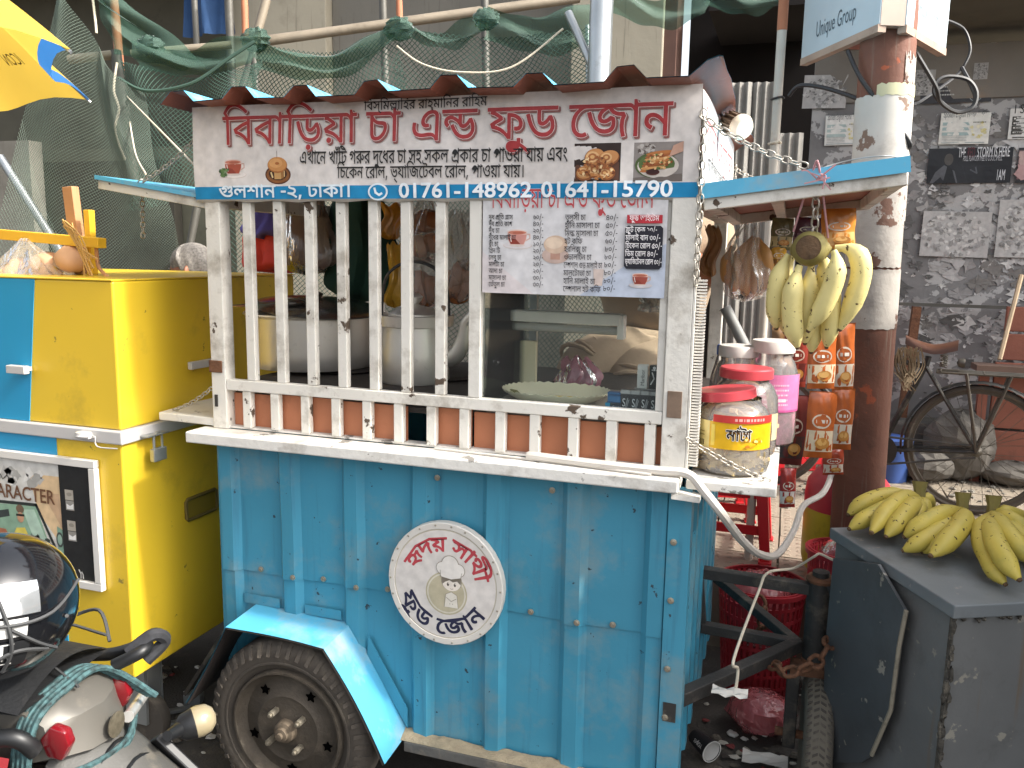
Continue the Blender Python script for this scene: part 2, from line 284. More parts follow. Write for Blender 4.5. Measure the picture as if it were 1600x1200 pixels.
# ---- lettering: Bengali outlines (already shaped, visual order) and the built-in Latin face
GL = {
 5: ((42,861,30,799,4,746,-38,708,-64,695,-95,688,-167,688,-199,695,-227,708,-270,746,-297,798,-310,860,-241,869,-226,806,-212,782,-193,765,-167,754,-104,754,-79,765,-59,782,-44,805,-28,870), (-90,830,-93,812,-102,799,-134,788,-153,791,-167,800,-178,833,-168,861,-154,870,-135,873,-115,870,-101,862),),
 6: ((123,314,204,257,242,224,313,150,375,71,424,-8,359,-41,278,72,220,136,154,194,73,250), (78,486,86,536,110,576,147,605,193,620,219,622,245,620,291,605,328,576,352,536,360,486,352,436,328,395,291,366,245,351,219,349,193,351,147,366,110,395,86,435), (147,486,156,447,168,433,182,422,219,414,239,416,271,434,289,466,291,486,289,507,271,538,256,549,219,557,200,555,168,538,149,506),),
 9: ((898,622,898,551,798,551,798,0,721,0,700,38,649,104,557,180,582,246,634,210,686,161,724,109,721,551,-10,551,-10,622), (376,91,288,105,246,123,206,149,167,185,130,232,94,289,29,442,102,466,152,344,205,255,234,223,266,198,300,181,338,170,412,169,466,184,503,213,515,232,528,276,527,336,516,368,498,394,476,414,450,426,420,430,391,426,370,416,357,397,353,372,361,331,285,316,274,354,273,411,292,450,324,478,344,488,389,499,451,497,485,488,515,474,564,430,595,369,606,294,595,225,581,194,561,165,536,140,505,119,468,103,425,94), (344,465,339,486,314,522,272,548,243,556,267,601,346,574,374,557,408,519,423,468), (1168,622,1168,551,1063,551,1063,0,986,0,986,479,974,503,948,534,924,547,887,551,887,622,897,622,924,618,950,606,965,594,990,559,986,688,1039,688,1062,622),),
 10: ((358,622,349,666,324,691,278,699,165,700,104,708,62,724,28,751,14,768,-4,809,-10,859,-5,912,69,907,67,896,66,848,75,814,101,788,145,774,290,770,341,763,378,747,394,734,409,715,420,690,430,622), (242,500,291,497,334,488,370,474,399,454,423,432,441,406,454,379,464,325,458,274,438,231,406,195,362,168,305,150,236,141,246,152,341,115,442,60,540,-10,494,-63,346,38,279,75,173,119,46,154,61,223,128,208,207,204,287,212,340,233,370,265,378,283,385,320,381,353,368,380,346,402,318,417,285,427,214,428,170,414,150,388,148,362,154,338,81,323,71,370,72,407,92,447,109,463,152,486,180,494), (175,465,169,486,145,522,102,548,73,556,97,601,143,589,177,574,204,557,239,519,254,468), (540,622,540,551,-10,551,-10,622),),
 16: ((511,628,580,620,612,604,643,576,662,537,667,490,667,0,592,0,569,49,552,66,509,85,458,87,272,70,224,73,149,94,103,122,84,143,56,199,48,236,46,278,58,377,135,366,125,307,125,253,137,209,158,179,195,156,221,149,276,144,339,148,428,160,488,160,536,148,556,138,590,106,589,495,585,516,569,542,537,555,514,557,468,550,446,541,405,516,388,500,358,465,348,446,337,419,333,393,337,372,354,353,370,347,434,348,441,278,376,270,345,273,316,283,290,300,270,324,258,354,254,392,263,446,290,500,331,550,384,591,414,606,478,626),),
 18: ((509,629,557,625,596,612,628,590,652,561,666,525,671,483,668,452,660,423,628,373,579,331,480,282,449,354,525,387,554,406,574,427,587,453,589,505,582,524,570,538,534,556,485,557,441,546,384,516,356,490,334,457,331,439,341,412,357,402,386,395,365,321,302,343,264,380,254,404,253,454,260,477,287,522,328,564,381,598,442,621), (681,225,674,173,654,129,620,92,574,64,518,48,453,42,407,45,320,67,279,87,240,114,169,187,136,235,77,355,28,507,103,529,161,361,192,295,227,240,265,195,306,161,352,137,401,123,455,118,495,121,529,130,559,144,582,166,595,193,600,228,589,275,574,294,534,326,509,338,589,373,639,335,657,311,670,285),),
 20: ((817,622,817,551,492,551,492,0,415,0,366,76,298,144,216,198,170,219,76,243,37,339,231,439,437,517,415,475,415,551,-10,551,-10,622), (415,467,436,438,330,401,130,304,206,280,284,240,354,186,385,156,428,90,420,88,415,159), (761,288,755,246,737,207,705,177,683,166,625,158,566,163,572,235,634,235,655,241,668,252,679,272,683,296,677,330,660,360,632,386,592,409,541,426,479,438,482,513,578,492,622,474,695,426,723,396,744,363,757,327),),
 21: ((706,622,706,551,601,551,601,0,524,0,483,53,435,104,350,169,246,218,166,238,142,331,190,296,249,284,301,267,348,248,388,225,456,175,526,97,524,688,577,688,600,622), (450,470,446,433,436,400,418,372,395,346,332,308,253,283,209,276,162,285,142,331,193,336,274,354,331,383,364,420,375,466,369,505,361,522,350,539,316,571,371,625,428,554,448,499), (182,430,144,434,112,444,85,462,65,485,53,514,49,548,56,592,71,628,147,607,131,568,134,529,144,514,161,504,182,501,224,509,254,527,285,560,316,612,371,625,373,575,343,521,306,478,262,448,237,438),),
 22: ((484,0,484,425,505,362,440,448,400,492,362,524,324,544,284,555,230,553,201,544,157,509,120,465,106,457,124,469,169,483,216,487,270,479,308,456,322,441,343,396,346,369,342,331,328,296,306,264,233,202,182,172,131,245,198,278,248,317,262,340,266,365,262,385,249,402,228,413,175,416,103,392,22,458,88,548,138,592,193,620,223,627,287,627,346,612,374,598,428,559,507,472,489,483,487,501,484,688,537,688,560,622,666,622,666,551,561,551,561,0),),
 25: ((577,622,577,551,172,551,168,458,173,168,177,143,189,117,203,105,221,98,270,98,295,104,340,129,396,182,431,248,438,296,433,323,420,339,397,346,289,356,235,377,206,396,180,420,161,447,171,534,215,474,251,446,272,436,327,424,411,422,455,412,486,393,497,380,514,338,514,266,504,227,467,154,443,122,389,75,362,57,304,32,238,24,194,29,144,52,113,92,96,157,95,551,-10,551,-10,622),),
 27: ((401,63,362,65,288,84,219,123,186,152,127,227,100,276,74,331,29,465,105,485,154,342,210,239,243,202,278,174,316,155,358,143,404,139,449,143,487,153,516,171,537,196,550,228,554,268,546,321,530,358,590,358,532,306,489,280,443,263,391,257,366,259,322,272,288,298,266,336,258,384,261,414,289,474,314,503,349,529,394,553,-10,551,-10,622,927,622,927,551,535,554,441,506,408,485,363,446,339,404,335,380,339,356,351,340,387,328,434,336,476,359,523,396,609,365,624,316,628,285,628,221,608,160,589,133,565,110,534,90,497,75,453,66), (801,205,809,111,836,10,761,-7,733,106,723,222,732,317,755,388,664,397,626,408,562,439,513,485,475,543,551,559,592,508,609,494,655,472,715,460,806,462,845,392,811,304),),
 30: ((577,622,577,551,172,551,173,168,182,128,203,105,221,98,270,98,318,115,361,144,412,205,424,228,437,275,435,327,423,348,402,360,358,364,317,357,306,428,367,438,413,437,435,433,473,414,488,399,510,359,517,303,514,264,488,188,443,122,415,95,363,58,305,33,273,26,216,25,176,35,132,63,113,92,100,130,95,191,95,551,-10,551,-10,622), (395,622,386,666,376,681,361,691,315,699,147,703,98,715,60,736,30,768,12,809,6,859,9,898,11,912,85,907,83,897,81,869,86,830,91,814,117,788,161,774,355,767,398,756,431,734,446,715,457,690,467,622),),
 32: ((722,622,722,551,356,551,358,347,365,330,376,319,412,319,447,338,477,366,529,433,589,442,625,378,648,312,656,245,653,204,644,167,628,132,607,101,548,53,509,37,466,27,374,27,294,47,222,90,158,160,101,258,75,318,29,465,105,485,156,324,184,262,215,210,248,169,284,138,323,117,366,104,413,100,462,104,503,118,536,140,561,169,575,204,579,272,568,320,535,373,581,392,520,308,478,271,436,249,415,244,394,242,351,248,317,268,302,285,284,328,279,393,279,551,-10,551,-10,622),),
 33: ((577,622,577,551,172,551,173,168,182,128,203,105,221,98,270,98,318,115,361,144,412,205,424,228,437,275,435,327,423,348,402,360,358,364,317,357,306,428,367,438,413,437,435,433,473,414,488,399,510,359,517,303,514,264,488,188,443,122,415,95,363,58,305,33,273,26,216,25,176,35,132,63,113,92,100,130,95,191,95,551,-10,551,-10,622),),
 35: ((407,50,354,55,303,68,254,90,208,123,166,167,126,222,91,290,58,371,29,466,105,486,155,340,211,233,243,194,278,164,316,143,358,130,435,127,504,146,536,170,547,185,564,218,571,247,573,278,566,331,545,376,530,394,492,420,469,427,420,427,386,412,373,392,369,367,378,321,301,306,289,361,290,405,308,446,322,462,340,475,386,494,440,500,480,497,549,472,603,424,638,356,647,317,650,274,647,233,624,160,603,129,576,102,543,80,504,63,459,53), (717,622,717,551,-10,551,-10,622),),
 36: ((655,622,655,551,550,551,550,0,473,0,383,104,307,162,218,209,115,238,92,331,144,296,198,284,292,248,368,203,430,151,475,97,473,688,526,688,549,622), (211,625,251,623,316,604,363,568,379,546,398,493,400,464,393,415,371,373,336,337,287,308,228,288,158,275,110,285,92,331,144,336,226,356,256,369,298,402,317,443,319,466,316,492,307,514,291,532,269,545,242,552,179,553,155,546,138,536,121,515,116,494,124,468,150,446,106,384,72,412,47,449,40,472,40,520,58,561,93,595,117,608,176,623),),
 37: ((613,622,613,551,159,551,159,253,145,273,203,330,308,406,388,449,475,486,540,422,503,332,489,260,491,141,502,80,522,10,447,-7,413,144,409,222,415,299,425,344,442,389,453,410,465,405,390,370,318,326,248,273,141,175,82,215,82,551,-10,551,-10,622),),
 38: ((606,622,606,551,501,551,501,0,424,0,402,39,342,110,265,171,175,217,76,243,37,339,236,444,375,500,447,524,424,482,424,622), (424,474,445,446,285,384,130,304,205,280,285,242,358,190,390,159,417,125,438,88,429,88,424,159), (240,629,293,624,287,552,224,551,204,542,192,527,188,509,194,485,211,464,230,452,293,423,233,378,187,404,150,433,124,466,111,503,112,550,134,590,166,614,187,622),),
 39: ((614,622,614,551,509,551,509,0,432,0,432,243,448,187,401,244,350,293,323,313,269,341,242,349,193,349,154,332,139,316,128,274,137,238,166,209,214,184,176,113,106,154,80,180,61,210,50,242,46,277,56,335,70,358,87,378,130,407,154,416,204,423,238,421,299,405,327,392,380,356,451,284,437,280,434,303,432,551,-10,551,-10,622),),
 40: ((726,622,726,551,621,551,621,0,544,0,544,396,566,332,491,434,426,504,365,544,298,556,248,549,204,530,166,501,116,447,108,445,140,460,174,465,209,462,238,451,259,434,274,411,283,385,286,345,282,320,265,326,324,387,461,516,510,463,226,195,167,250,249,328,213,285,183,262,208,298,216,319,219,343,215,366,204,383,186,394,160,398,129,394,98,380,22,452,76,517,132,569,162,590,223,619,256,626,327,627,361,620,422,592,451,571,507,515,567,441,549,446,546,471,544,688,597,688,620,622),),
 41: ((848,622,848,551,130,551,114,560,170,541,226,513,320,448,336,432,341,376,214,316,125,265,114,282,164,270,210,257,289,223,357,181,447,99,445,510,530,506,598,494,660,471,715,436,754,397,786,336,792,288,786,246,768,207,735,177,713,166,655,158,597,163,602,234,665,234,686,240,700,251,710,272,714,296,708,329,691,359,662,386,624,409,577,425,522,434,522,0,445,0,417,36,354,98,281,148,193,186,84,212,48,303,136,356,252,414,164,466,130,480,48,502,79,570,81,551,-10,551,-10,622),),
 42: ((606,622,606,551,501,551,501,0,424,0,374,76,305,142,221,196,175,217,126,232,76,243,37,339,236,444,305,474,447,524,424,482,424,551,-10,551,-10,622), (424,474,445,446,285,384,130,304,205,280,285,242,358,190,390,159,417,125,438,88,429,88,424,159),),
 43: ((422,43,339,52,300,64,227,104,194,134,161,170,103,264,52,389,29,465,105,485,130,403,186,272,218,224,252,185,290,156,330,135,373,123,420,119,484,127,534,152,568,190,586,239,588,267,582,321,566,364,542,398,590,476,632,404,656,334,664,266,661,225,652,188,636,152,614,121,587,94,554,72,516,56,472,46), (384,284,345,288,312,298,285,316,265,339,253,368,249,402,256,448,271,486,351,462,334,422,336,383,347,367,364,358,386,355,428,363,458,381,490,413,527,466,590,476,582,422,526,346,462,300,438,291), (731,622,731,551,-10,551,-10,622),),
 44: ((632,622,632,551,527,551,527,0,450,0,450,135,468,82,373,208,322,253,295,269,266,278,236,281,192,273,159,247,151,228,148,205,159,166,191,135,243,111,218,34,155,63,110,99,94,118,73,162,66,208,69,238,76,265,107,308,127,324,174,346,223,353,261,351,328,331,358,315,408,272,471,189,454,186,452,209,450,551,-10,551,-10,622), (299,323,297,299,221,322,218,358,201,415,168,454,115,480,38,494,51,566,156,543,206,522,246,490,275,447,293,391),),
 45: ((636,622,636,551,531,551,531,0,454,0,394,69,325,125,286,149,196,188,84,212,48,303,113,343,252,414,164,466,130,480,48,502,79,570,81,551,-10,551,-10,622), (454,551,135,551,114,560,170,541,226,513,300,464,336,432,341,376,190,303,125,265,113,280,168,270,218,257,305,220,378,172,470,83,457,79,454,148),),
 46: ((606,622,606,551,501,551,501,0,424,0,374,76,305,142,221,196,175,217,126,232,76,243,37,339,236,444,305,474,447,524,424,482,424,551,-10,551,-10,622), (424,474,445,446,285,384,130,304,205,280,285,242,358,190,390,159,417,125,438,88,429,88,424,159), (185,-6,162,-2,142,10,129,28,125,52,129,76,142,95,162,108,185,112,208,108,228,95,241,76,245,52,241,28,228,10,208,-2),),
 47: ((741,622,741,551,636,551,636,0,559,0,559,335,565,309,535,346,502,371,484,377,434,374,408,353,398,307,400,271,335,266,331,292,313,336,285,368,269,379,233,392,213,394,167,384,150,371,130,337,128,316,131,291,141,268,180,230,241,201,214,127,183,138,128,168,84,208,68,232,48,288,48,349,68,398,84,418,127,448,152,458,208,466,242,464,272,457,324,431,369,384,354,383,363,403,392,434,432,449,452,451,496,445,532,426,571,397,562,382,559,551,-10,551,-10,622),),
 48: ((687,622,687,551,582,551,582,0,505,0,508,549,505,688,558,688,582,622), (361,629,433,614,474,589,508,553,534,509,530,404,484,486,457,516,428,538,397,552,339,554,300,534,287,518,279,497,276,471,280,446,290,424,308,406,335,391,413,377,406,300,328,314,272,344,251,364,235,388,217,443,217,507,224,536,251,583,270,600,313,622), (77,629,131,621,180,598,218,558,231,531,239,498,242,461,233,408,222,383,186,340,130,310,54,300,48,377,106,384,145,401,169,426,181,468,178,493,169,515,135,546,108,553,40,554,-1,545,-9,620),),
 50: ((692,622,692,551,587,551,587,0,510,0,510,353,533,290,480,353,457,370,436,375,410,367,383,336,326,237,279,168,264,153,230,133,188,127,162,130,120,147,88,174,35,244,96,281,128,232,160,207,180,203,212,214,234,234,259,269,346,411,362,428,396,447,436,447,456,441,493,416,536,374,516,373,510,437,510,551,-10,551,-10,622), (271,271,242,404,214,441,173,467,146,476,38,495,53,571,107,551,175,537,226,518,264,492,278,475,299,436,315,356),),
 51: ((242,500,291,497,334,488,370,474,399,454,423,432,441,406,454,379,464,325,458,274,438,231,406,195,362,168,305,150,236,141,246,152,341,115,442,60,540,-10,494,-63,346,38,279,75,173,119,46,154,61,223,128,208,207,204,287,212,340,233,370,265,378,283,385,320,381,353,368,380,346,402,318,417,285,427,214,428,170,414,150,388,148,362,154,338,81,323,71,370,72,407,92,447,109,463,152,486,180,494), (175,465,169,486,145,522,102,548,73,556,97,601,143,589,177,574,204,557,239,519,254,468), (540,622,540,551,-10,551,-10,622),),
 54: ((276,622,276,551,171,551,171,0,94,0,94,469,85,491,58,527,21,548,-10,551,-10,622,30,618,55,606,71,594,97,559,94,688,148,688,170,622),),
 55: ((276,622,276,551,171,551,171,0,94,0,94,551,-10,551,-10,622,82,622,20,704,68,778,121,842,185,888,223,904,265,914,313,917,382,911,478,882,541,849,605,808,705,731,663,677,538,770,467,811,398,836,362,842,290,842,230,825,180,793,140,748,106,693,160,622),),
 56: ((276,551,171,551,171,0,94,0,94,551,-10,551,-10,622,94,622,77,699,60,731,39,758,-16,800,-86,828,-166,843,-252,848,-354,842,-419,823,-436,809,-442,792,-436,776,-418,768,-208,759,-166,747,-135,725,-108,680,-100,615,-167,615,-173,654,-180,668,-200,685,-231,691,-403,694,-476,713,-497,728,-511,747,-521,789,-514,825,-492,856,-456,882,-405,901,-339,913,-258,917,-133,909,-29,885,54,846,116,789,156,714,174,622,276,622),),
 57: ((-286,-266,-324,-261,-365,-245,-400,-218,-420,-177,-418,-119,-405,-92,-383,-70,-354,-53,-317,-42,-274,-39,-193,-49,-116,-78,-38,-124,89,-217,44,-271,-40,-205,-114,-155,-182,-122,-247,-105,-310,-106,-333,-117,-346,-133,-351,-153,-346,-177,-332,-192,-286,-204,-243,-197,-226,-188,-201,-164,-182,-127,-173,-79,-172,8,-95,8,-96,-65,-107,-135,-128,-184,-162,-226,-213,-256),),
 61: ((356,622,356,551,315,545,269,520,223,483,181,433,148,372,137,338,128,262,130,217,138,179,165,122,203,87,246,71,290,70,348,92,383,31,346,10,305,-1,264,-5,224,-1,186,10,152,28,97,84,76,120,61,162,52,209,52,313,63,362,80,408,103,451,131,488,200,549,280,588,216,555,-10,551,-10,622),),
 65: ((-134,-17,112,-214,69,-268,-186,-81),),
 68: ((722,622,722,551,356,551,358,347,365,330,376,319,412,319,447,338,477,366,529,433,589,442,625,378,648,312,656,245,653,204,644,167,628,132,607,101,548,53,509,37,466,27,374,27,294,47,222,90,158,160,101,258,75,318,29,465,105,485,156,324,184,262,215,210,248,169,284,138,323,117,366,104,413,100,462,104,503,118,536,140,561,169,575,204,579,272,568,320,535,373,581,392,520,308,478,271,436,249,415,244,394,242,351,248,317,268,302,285,284,328,279,393,279,551,-10,551,-10,622), (363,-149,340,-145,320,-133,307,-114,303,-91,307,-67,320,-48,340,-35,363,-31,386,-35,406,-48,419,-67,423,-91,419,-114,406,-133,386,-145),),
 70: ((636,622,636,551,531,551,531,0,454,0,394,69,325,125,286,149,196,188,84,212,48,303,113,343,252,414,164,466,130,480,48,502,79,570,81,551,-10,551,-10,622), (454,551,135,551,114,560,170,541,226,513,300,464,336,432,341,376,190,303,125,265,113,280,168,270,218,257,305,220,378,172,470,83,457,79,454,148), (180,-6,157,-2,138,10,124,28,120,52,124,76,138,95,157,108,180,112,203,108,222,95,236,76,240,52,236,28,222,10,203,-2),),
 75: ((290,91,212,102,178,115,147,134,121,158,100,188,84,224,75,266,72,313,75,352,96,424,115,457,140,486,170,510,207,529,250,540,300,544,350,541,393,530,429,513,458,490,481,463,498,432,518,360,520,320,517,281,496,208,451,147,384,105,340,95), (301,473,249,465,226,454,187,421,162,373,153,311,154,284,166,236,192,197,233,171,291,162,346,171,390,198,407,217,431,265,439,324,432,380,412,424,378,455,330,471),),
 76: ((287,0,235,4,194,16,162,36,141,62,127,91,123,122,134,171,148,194,169,214,197,231,234,244,263,167,218,149,208,136,205,120,210,102,226,88,262,76,324,78,356,88,382,105,401,127,412,152,416,181,413,209,394,250,364,284,216,396,152,456,131,491,125,529,128,553,149,597,177,631,243,596,213,551,212,523,221,498,270,452,374,378,430,331,467,286,487,239,493,182,490,146,481,114,447,60,394,22,326,2),),
 77: ((127,539,138,583,170,631,233,596,212,560,213,536,219,526,250,510,378,480,426,461,460,436,482,408,496,374,500,335,494,293,475,255,444,222,403,195,351,177,289,168,249,175,289,184,348,160,438,112,525,51,553,28,507,-26,398,56,298,112,192,152,65,185,80,256,177,236,302,236,348,245,382,260,403,280,417,304,421,332,418,355,410,374,394,391,349,413,222,444,174,465,144,490,131,513),),
 78: ((553,295,544,205,532,165,516,129,494,98,466,73,433,54,393,43,347,39,278,47,246,58,216,73,160,124,110,207,66,326,29,490,105,510,146,338,191,222,216,181,244,152,273,131,306,119,342,115,374,118,422,139,453,178,463,204,474,262,473,334,458,404,430,459,392,496,347,508,324,505,306,495,296,479,292,458,296,426,311,390,231,369,208,444,209,493,228,534,259,560,278,568,337,579,381,575,421,562,455,540,484,512,509,478,528,438,542,393),),
 79: ((296,0,226,5,167,21,122,47,88,82,69,123,62,170,66,206,80,238,102,266,134,292,176,316,229,337,229,312,121,372,90,406,81,425,74,471,85,522,119,567,173,601,207,613,290,622,343,620,425,600,455,585,497,546,517,500,519,476,517,450,499,406,466,371,421,344,368,321,365,341,454,300,486,276,511,248,525,213,530,171,523,119,503,76,470,43,423,19,366,5), (296,71,345,74,384,83,413,99,434,120,446,144,450,173,440,212,411,243,346,278,296,292,250,278,211,262,182,243,160,221,147,197,143,169,147,143,160,120,182,100,211,84,250,74), (297,363,364,387,402,410,433,446,438,471,434,493,422,513,401,529,336,549,291,551,224,542,188,526,159,496,154,471,158,448,169,427,188,408,251,377),),
 80: ((313,0,264,3,219,13,177,29,140,51,109,79,83,114,64,153,53,198,49,248,54,300,69,349,94,394,127,438,170,479,278,556,414,629,453,575,435,534,437,501,444,485,475,463,521,455,533,456,566,400,471,341,427,303,401,264,392,221,401,185,413,168,431,155,457,147,528,146,561,61,526,43,448,16,404,7), (320,71,396,76,460,91,414,98,378,113,350,134,331,160,320,189,318,247,324,272,347,317,386,360,442,404,475,426,473,401,431,411,400,432,388,444,370,482,367,507,375,547,384,533,292,480,217,419,187,386,162,352,144,316,134,278,130,238,133,199,142,166,158,139,202,99,230,86),),
 81: ((347,39,313,41,248,58,217,74,160,124,133,159,84,251,61,309,21,452,96,475,110,412,142,308,159,265,196,196,239,150,262,134,314,117,382,119,417,132,445,154,466,184,479,223,482,299,470,345,449,391,489,392,464,339,435,299,400,272,382,264,320,258,285,271,256,299,239,341,230,490,223,502,210,510,166,517,175,593,243,584,286,560,298,543,310,499,314,357,320,341,331,331,348,328,380,337,411,370,443,438,499,452,522,416,539,374,556,309,556,226,549,187,519,119,496,91,467,69,433,52,393,42),),
 83: ((237,0,191,5,150,23,121,51,102,83,92,131,91,164,90,503,79,532,48,545,22,547,31,624,76,620,118,607,150,578,165,531,167,355,250,374,307,372,387,360,453,365,486,381,514,418,586,383,565,345,519,308,472,294,432,292,398,297,418,312,431,291,446,240,445,171,420,99,373,45,344,26,311,11), (238,71,278,77,311,93,336,116,355,146,367,187,367,235,363,254,338,286,297,302,274,304,216,298,167,281,167,168,172,118,184,92,193,84,218,73),),
 157: ((422,43,339,52,300,64,227,104,194,134,161,170,103,264,52,389,29,465,105,485,130,403,186,272,218,224,252,185,290,156,330,135,373,123,420,119,484,127,534,152,568,190,586,239,588,267,582,321,566,364,542,398,590,476,632,404,656,334,664,266,661,225,652,188,636,152,614,121,587,94,554,72,516,56,472,46), (384,284,345,288,312,298,285,316,265,339,253,368,249,402,256,448,271,486,351,462,334,422,336,383,347,367,364,358,386,355,428,363,458,381,490,413,527,466,590,476,582,422,526,346,462,300,438,291), (731,622,731,551,-10,551,-10,622), (398,-17,644,-214,601,-268,346,-81),),
 205: ((737,622,737,551,632,551,632,0,555,0,555,425,576,362,490,471,433,524,375,551,334,556,301,553,272,544,248,528,191,465,177,457,195,469,240,483,316,485,362,469,379,456,404,424,414,396,417,369,413,331,400,297,379,266,311,207,264,178,213,250,274,282,321,318,333,340,337,365,333,385,320,402,299,413,246,416,174,392,93,458,136,521,183,572,209,592,264,620,326,629,389,621,418,612,472,580,525,534,578,472,560,483,558,501,555,688,608,688,631,622), (632,-43,558,-43,534,3,495,33,472,40,414,42,277,26,230,27,161,39,116,59,80,92,55,142,46,212,50,270,54,287,131,277,124,229,131,163,152,130,186,109,254,98,403,114,458,114,498,104,517,94,555,61,555,69,632,68),),
 224: ((765,622,765,551,660,551,660,0,583,0,583,396,605,332,530,434,466,504,404,544,337,556,287,549,243,530,205,501,155,447,147,445,178,460,213,465,249,462,277,451,298,434,313,411,322,385,325,345,321,320,304,326,363,387,500,516,549,463,265,195,206,250,288,328,252,285,222,262,248,298,255,319,258,343,254,366,243,383,224,394,199,398,168,394,137,380,61,452,115,517,171,569,201,590,262,619,295,626,366,627,400,620,460,592,518,546,606,441,588,446,583,527,583,688,636,688,659,622), (660,-43,585,-43,560,6,523,34,500,41,441,42,306,27,245,27,169,39,121,59,81,92,54,142,45,212,50,268,54,287,131,277,123,211,131,163,154,130,171,118,214,103,300,99,425,114,483,114,548,92,583,61,583,151,660,151),),
 225: ((909,622,909,551,191,551,175,560,260,528,314,497,381,448,397,432,402,376,275,316,186,265,175,282,225,271,350,227,418,187,508,107,506,510,591,506,659,494,722,471,776,436,815,397,847,336,853,288,847,246,829,207,796,177,774,166,716,158,658,163,663,234,726,234,747,240,760,251,771,272,775,296,769,329,752,359,724,386,685,409,638,425,583,434,583,0,509,11,480,46,416,105,342,151,254,186,145,212,109,303,197,356,313,414,226,466,109,502,140,570,142,551,-10,551,-10,622), (583,-117,508,-117,485,-68,448,-40,424,-32,366,-31,226,-47,162,-40,122,-26,88,-2,62,32,48,79,49,146,55,174,132,165,124,126,127,81,136,59,152,43,172,33,223,25,349,41,403,40,428,35,473,15,508,-19,508,72,583,104),),
 293: ((441,556,441,505,440,515,481,508,556,481,589,462,640,414,658,385,668,354,672,319,666,280,648,246,635,232,599,213,577,208,538,206,500,211,504,281,567,282,586,293,596,308,599,325,595,351,581,375,558,398,488,431,440,442,442,448,442,63,370,63,296,153,236,204,163,244,75,269,37,363,195,444,350,506,384,516,365,476,365,555), (365,471,385,438,262,392,111,317,101,336,161,321,215,299,301,238,368,170), (661,622,661,551,-10,551,-10,622), (923,622,923,551,818,551,818,-33,741,-33,742,70,741,551,639,551,639,622), (305,-28,255,-17,223,4,190,39,154,89,215,126,260,62,280,51,303,47,337,50,368,62,474,125,525,149,578,157,636,147,671,129,749,61,743,-27,665,53,632,73,585,84,530,72,377,-13,354,-22),),
 301: ((666,622,666,551,561,551,561,238,484,227,484,425,504,363,419,472,380,510,342,536,282,555,227,553,198,546,174,532,117,479,95,477,156,502,230,505,273,491,289,480,311,452,323,404,319,372,308,343,290,316,261,288,221,260,168,229,123,299,205,342,229,364,240,382,243,400,240,417,230,430,190,440,165,438,93,416,22,473,89,555,126,586,166,610,209,624,255,629,318,621,374,598,428,559,507,472,489,484,487,498,484,688,537,688,560,622), (211,222,263,215,286,206,308,193,340,158,353,178,370,192,413,202,451,196,469,188,523,148,485,163,484,236,561,305,561,0,484,0,484,158,517,72,471,117,449,130,425,134,406,131,390,122,380,105,378,48,317,45,299,104,284,126,264,141,243,151,218,154,192,150,174,139,162,122,158,103,163,78,193,46,242,23,213,-45,176,-29,116,12,96,39,84,70,80,107,84,138,96,165,117,189,144,207,175,218),),
 361: ((821,622,821,551,455,551,457,347,464,330,476,319,511,319,546,338,576,366,628,433,688,442,708,410,738,345,753,278,755,245,752,203,742,165,705,99,677,73,644,52,606,36,563,27,475,27,396,48,321,96,286,132,252,176,220,230,189,294,259,325,301,239,349,172,405,126,473,103,513,100,561,104,602,118,635,140,659,169,674,204,679,243,673,297,657,340,634,373,680,392,618,308,556,258,535,249,493,242,450,248,416,268,401,285,383,328,378,393,378,551,-10,551,-10,622), (181,500,235,494,287,476,336,448,383,409,405,386,415,286,341,362,263,411,225,424,189,428,145,416,130,400,125,375,134,345,165,318,113,258,75,292,51,331,43,375,52,425,63,444,95,475,136,494),),
 403: ((204,491,239,489,295,472,341,435,362,409,346,408,355,428,384,458,424,474,446,476,469,474,510,459,572,414,565,331,513,382,474,402,453,404,426,399,402,381,394,365,393,319,329,316,307,370,288,391,265,407,240,416,187,417,149,400,130,371,128,352,131,328,140,308,156,292,234,253,207,179,124,216,83,252,67,274,48,326,46,357,48,382,67,426,83,445,124,474,176,489), (901,622,901,551,629,551,629,264,552,264,553,427,552,551,-10,551,-10,622), (629,291,629,-43,552,-43,502,2,449,35,364,67,302,80,266,160,386,223,522,281,553,292), (552,220,455,180,345,125,356,134,462,99,525,62,555,38), (863,101,860,71,849,43,832,20,808,1,777,-10,726,-14,687,-9,691,61,754,63,774,74,783,90,786,109,782,134,768,157,746,178,715,197,627,222,627,294,668,285,744,258,806,219,830,195,848,167,859,136),),
 413: ((741,622,741,551,636,551,636,212,559,212,559,365,565,334,535,371,502,396,465,404,450,403,420,391,408,378,401,359,400,296,335,292,328,329,313,360,292,386,267,404,240,415,210,419,165,411,149,400,133,379,128,352,131,328,140,308,154,293,225,256,198,182,144,204,120,218,81,254,55,299,48,327,48,382,66,426,82,445,122,474,147,483,201,491,239,489,299,472,324,456,370,408,354,408,376,445,412,468,452,476,496,470,532,451,571,422,562,407,559,551,-10,551,-10,622), (286,198,338,191,362,182,401,153,415,134,444,168,488,178,526,172,544,164,598,124,560,139,559,238,636,238,636,-43,559,-43,559,134,592,48,546,93,523,106,500,110,481,107,465,98,454,81,453,24,392,21,374,80,358,102,339,117,318,127,293,130,267,126,248,115,237,98,233,79,238,54,252,34,268,22,317,-1,288,-69,251,-53,218,-34,192,-12,171,15,159,46,155,82,159,113,171,141,192,165,219,183,250,194),),
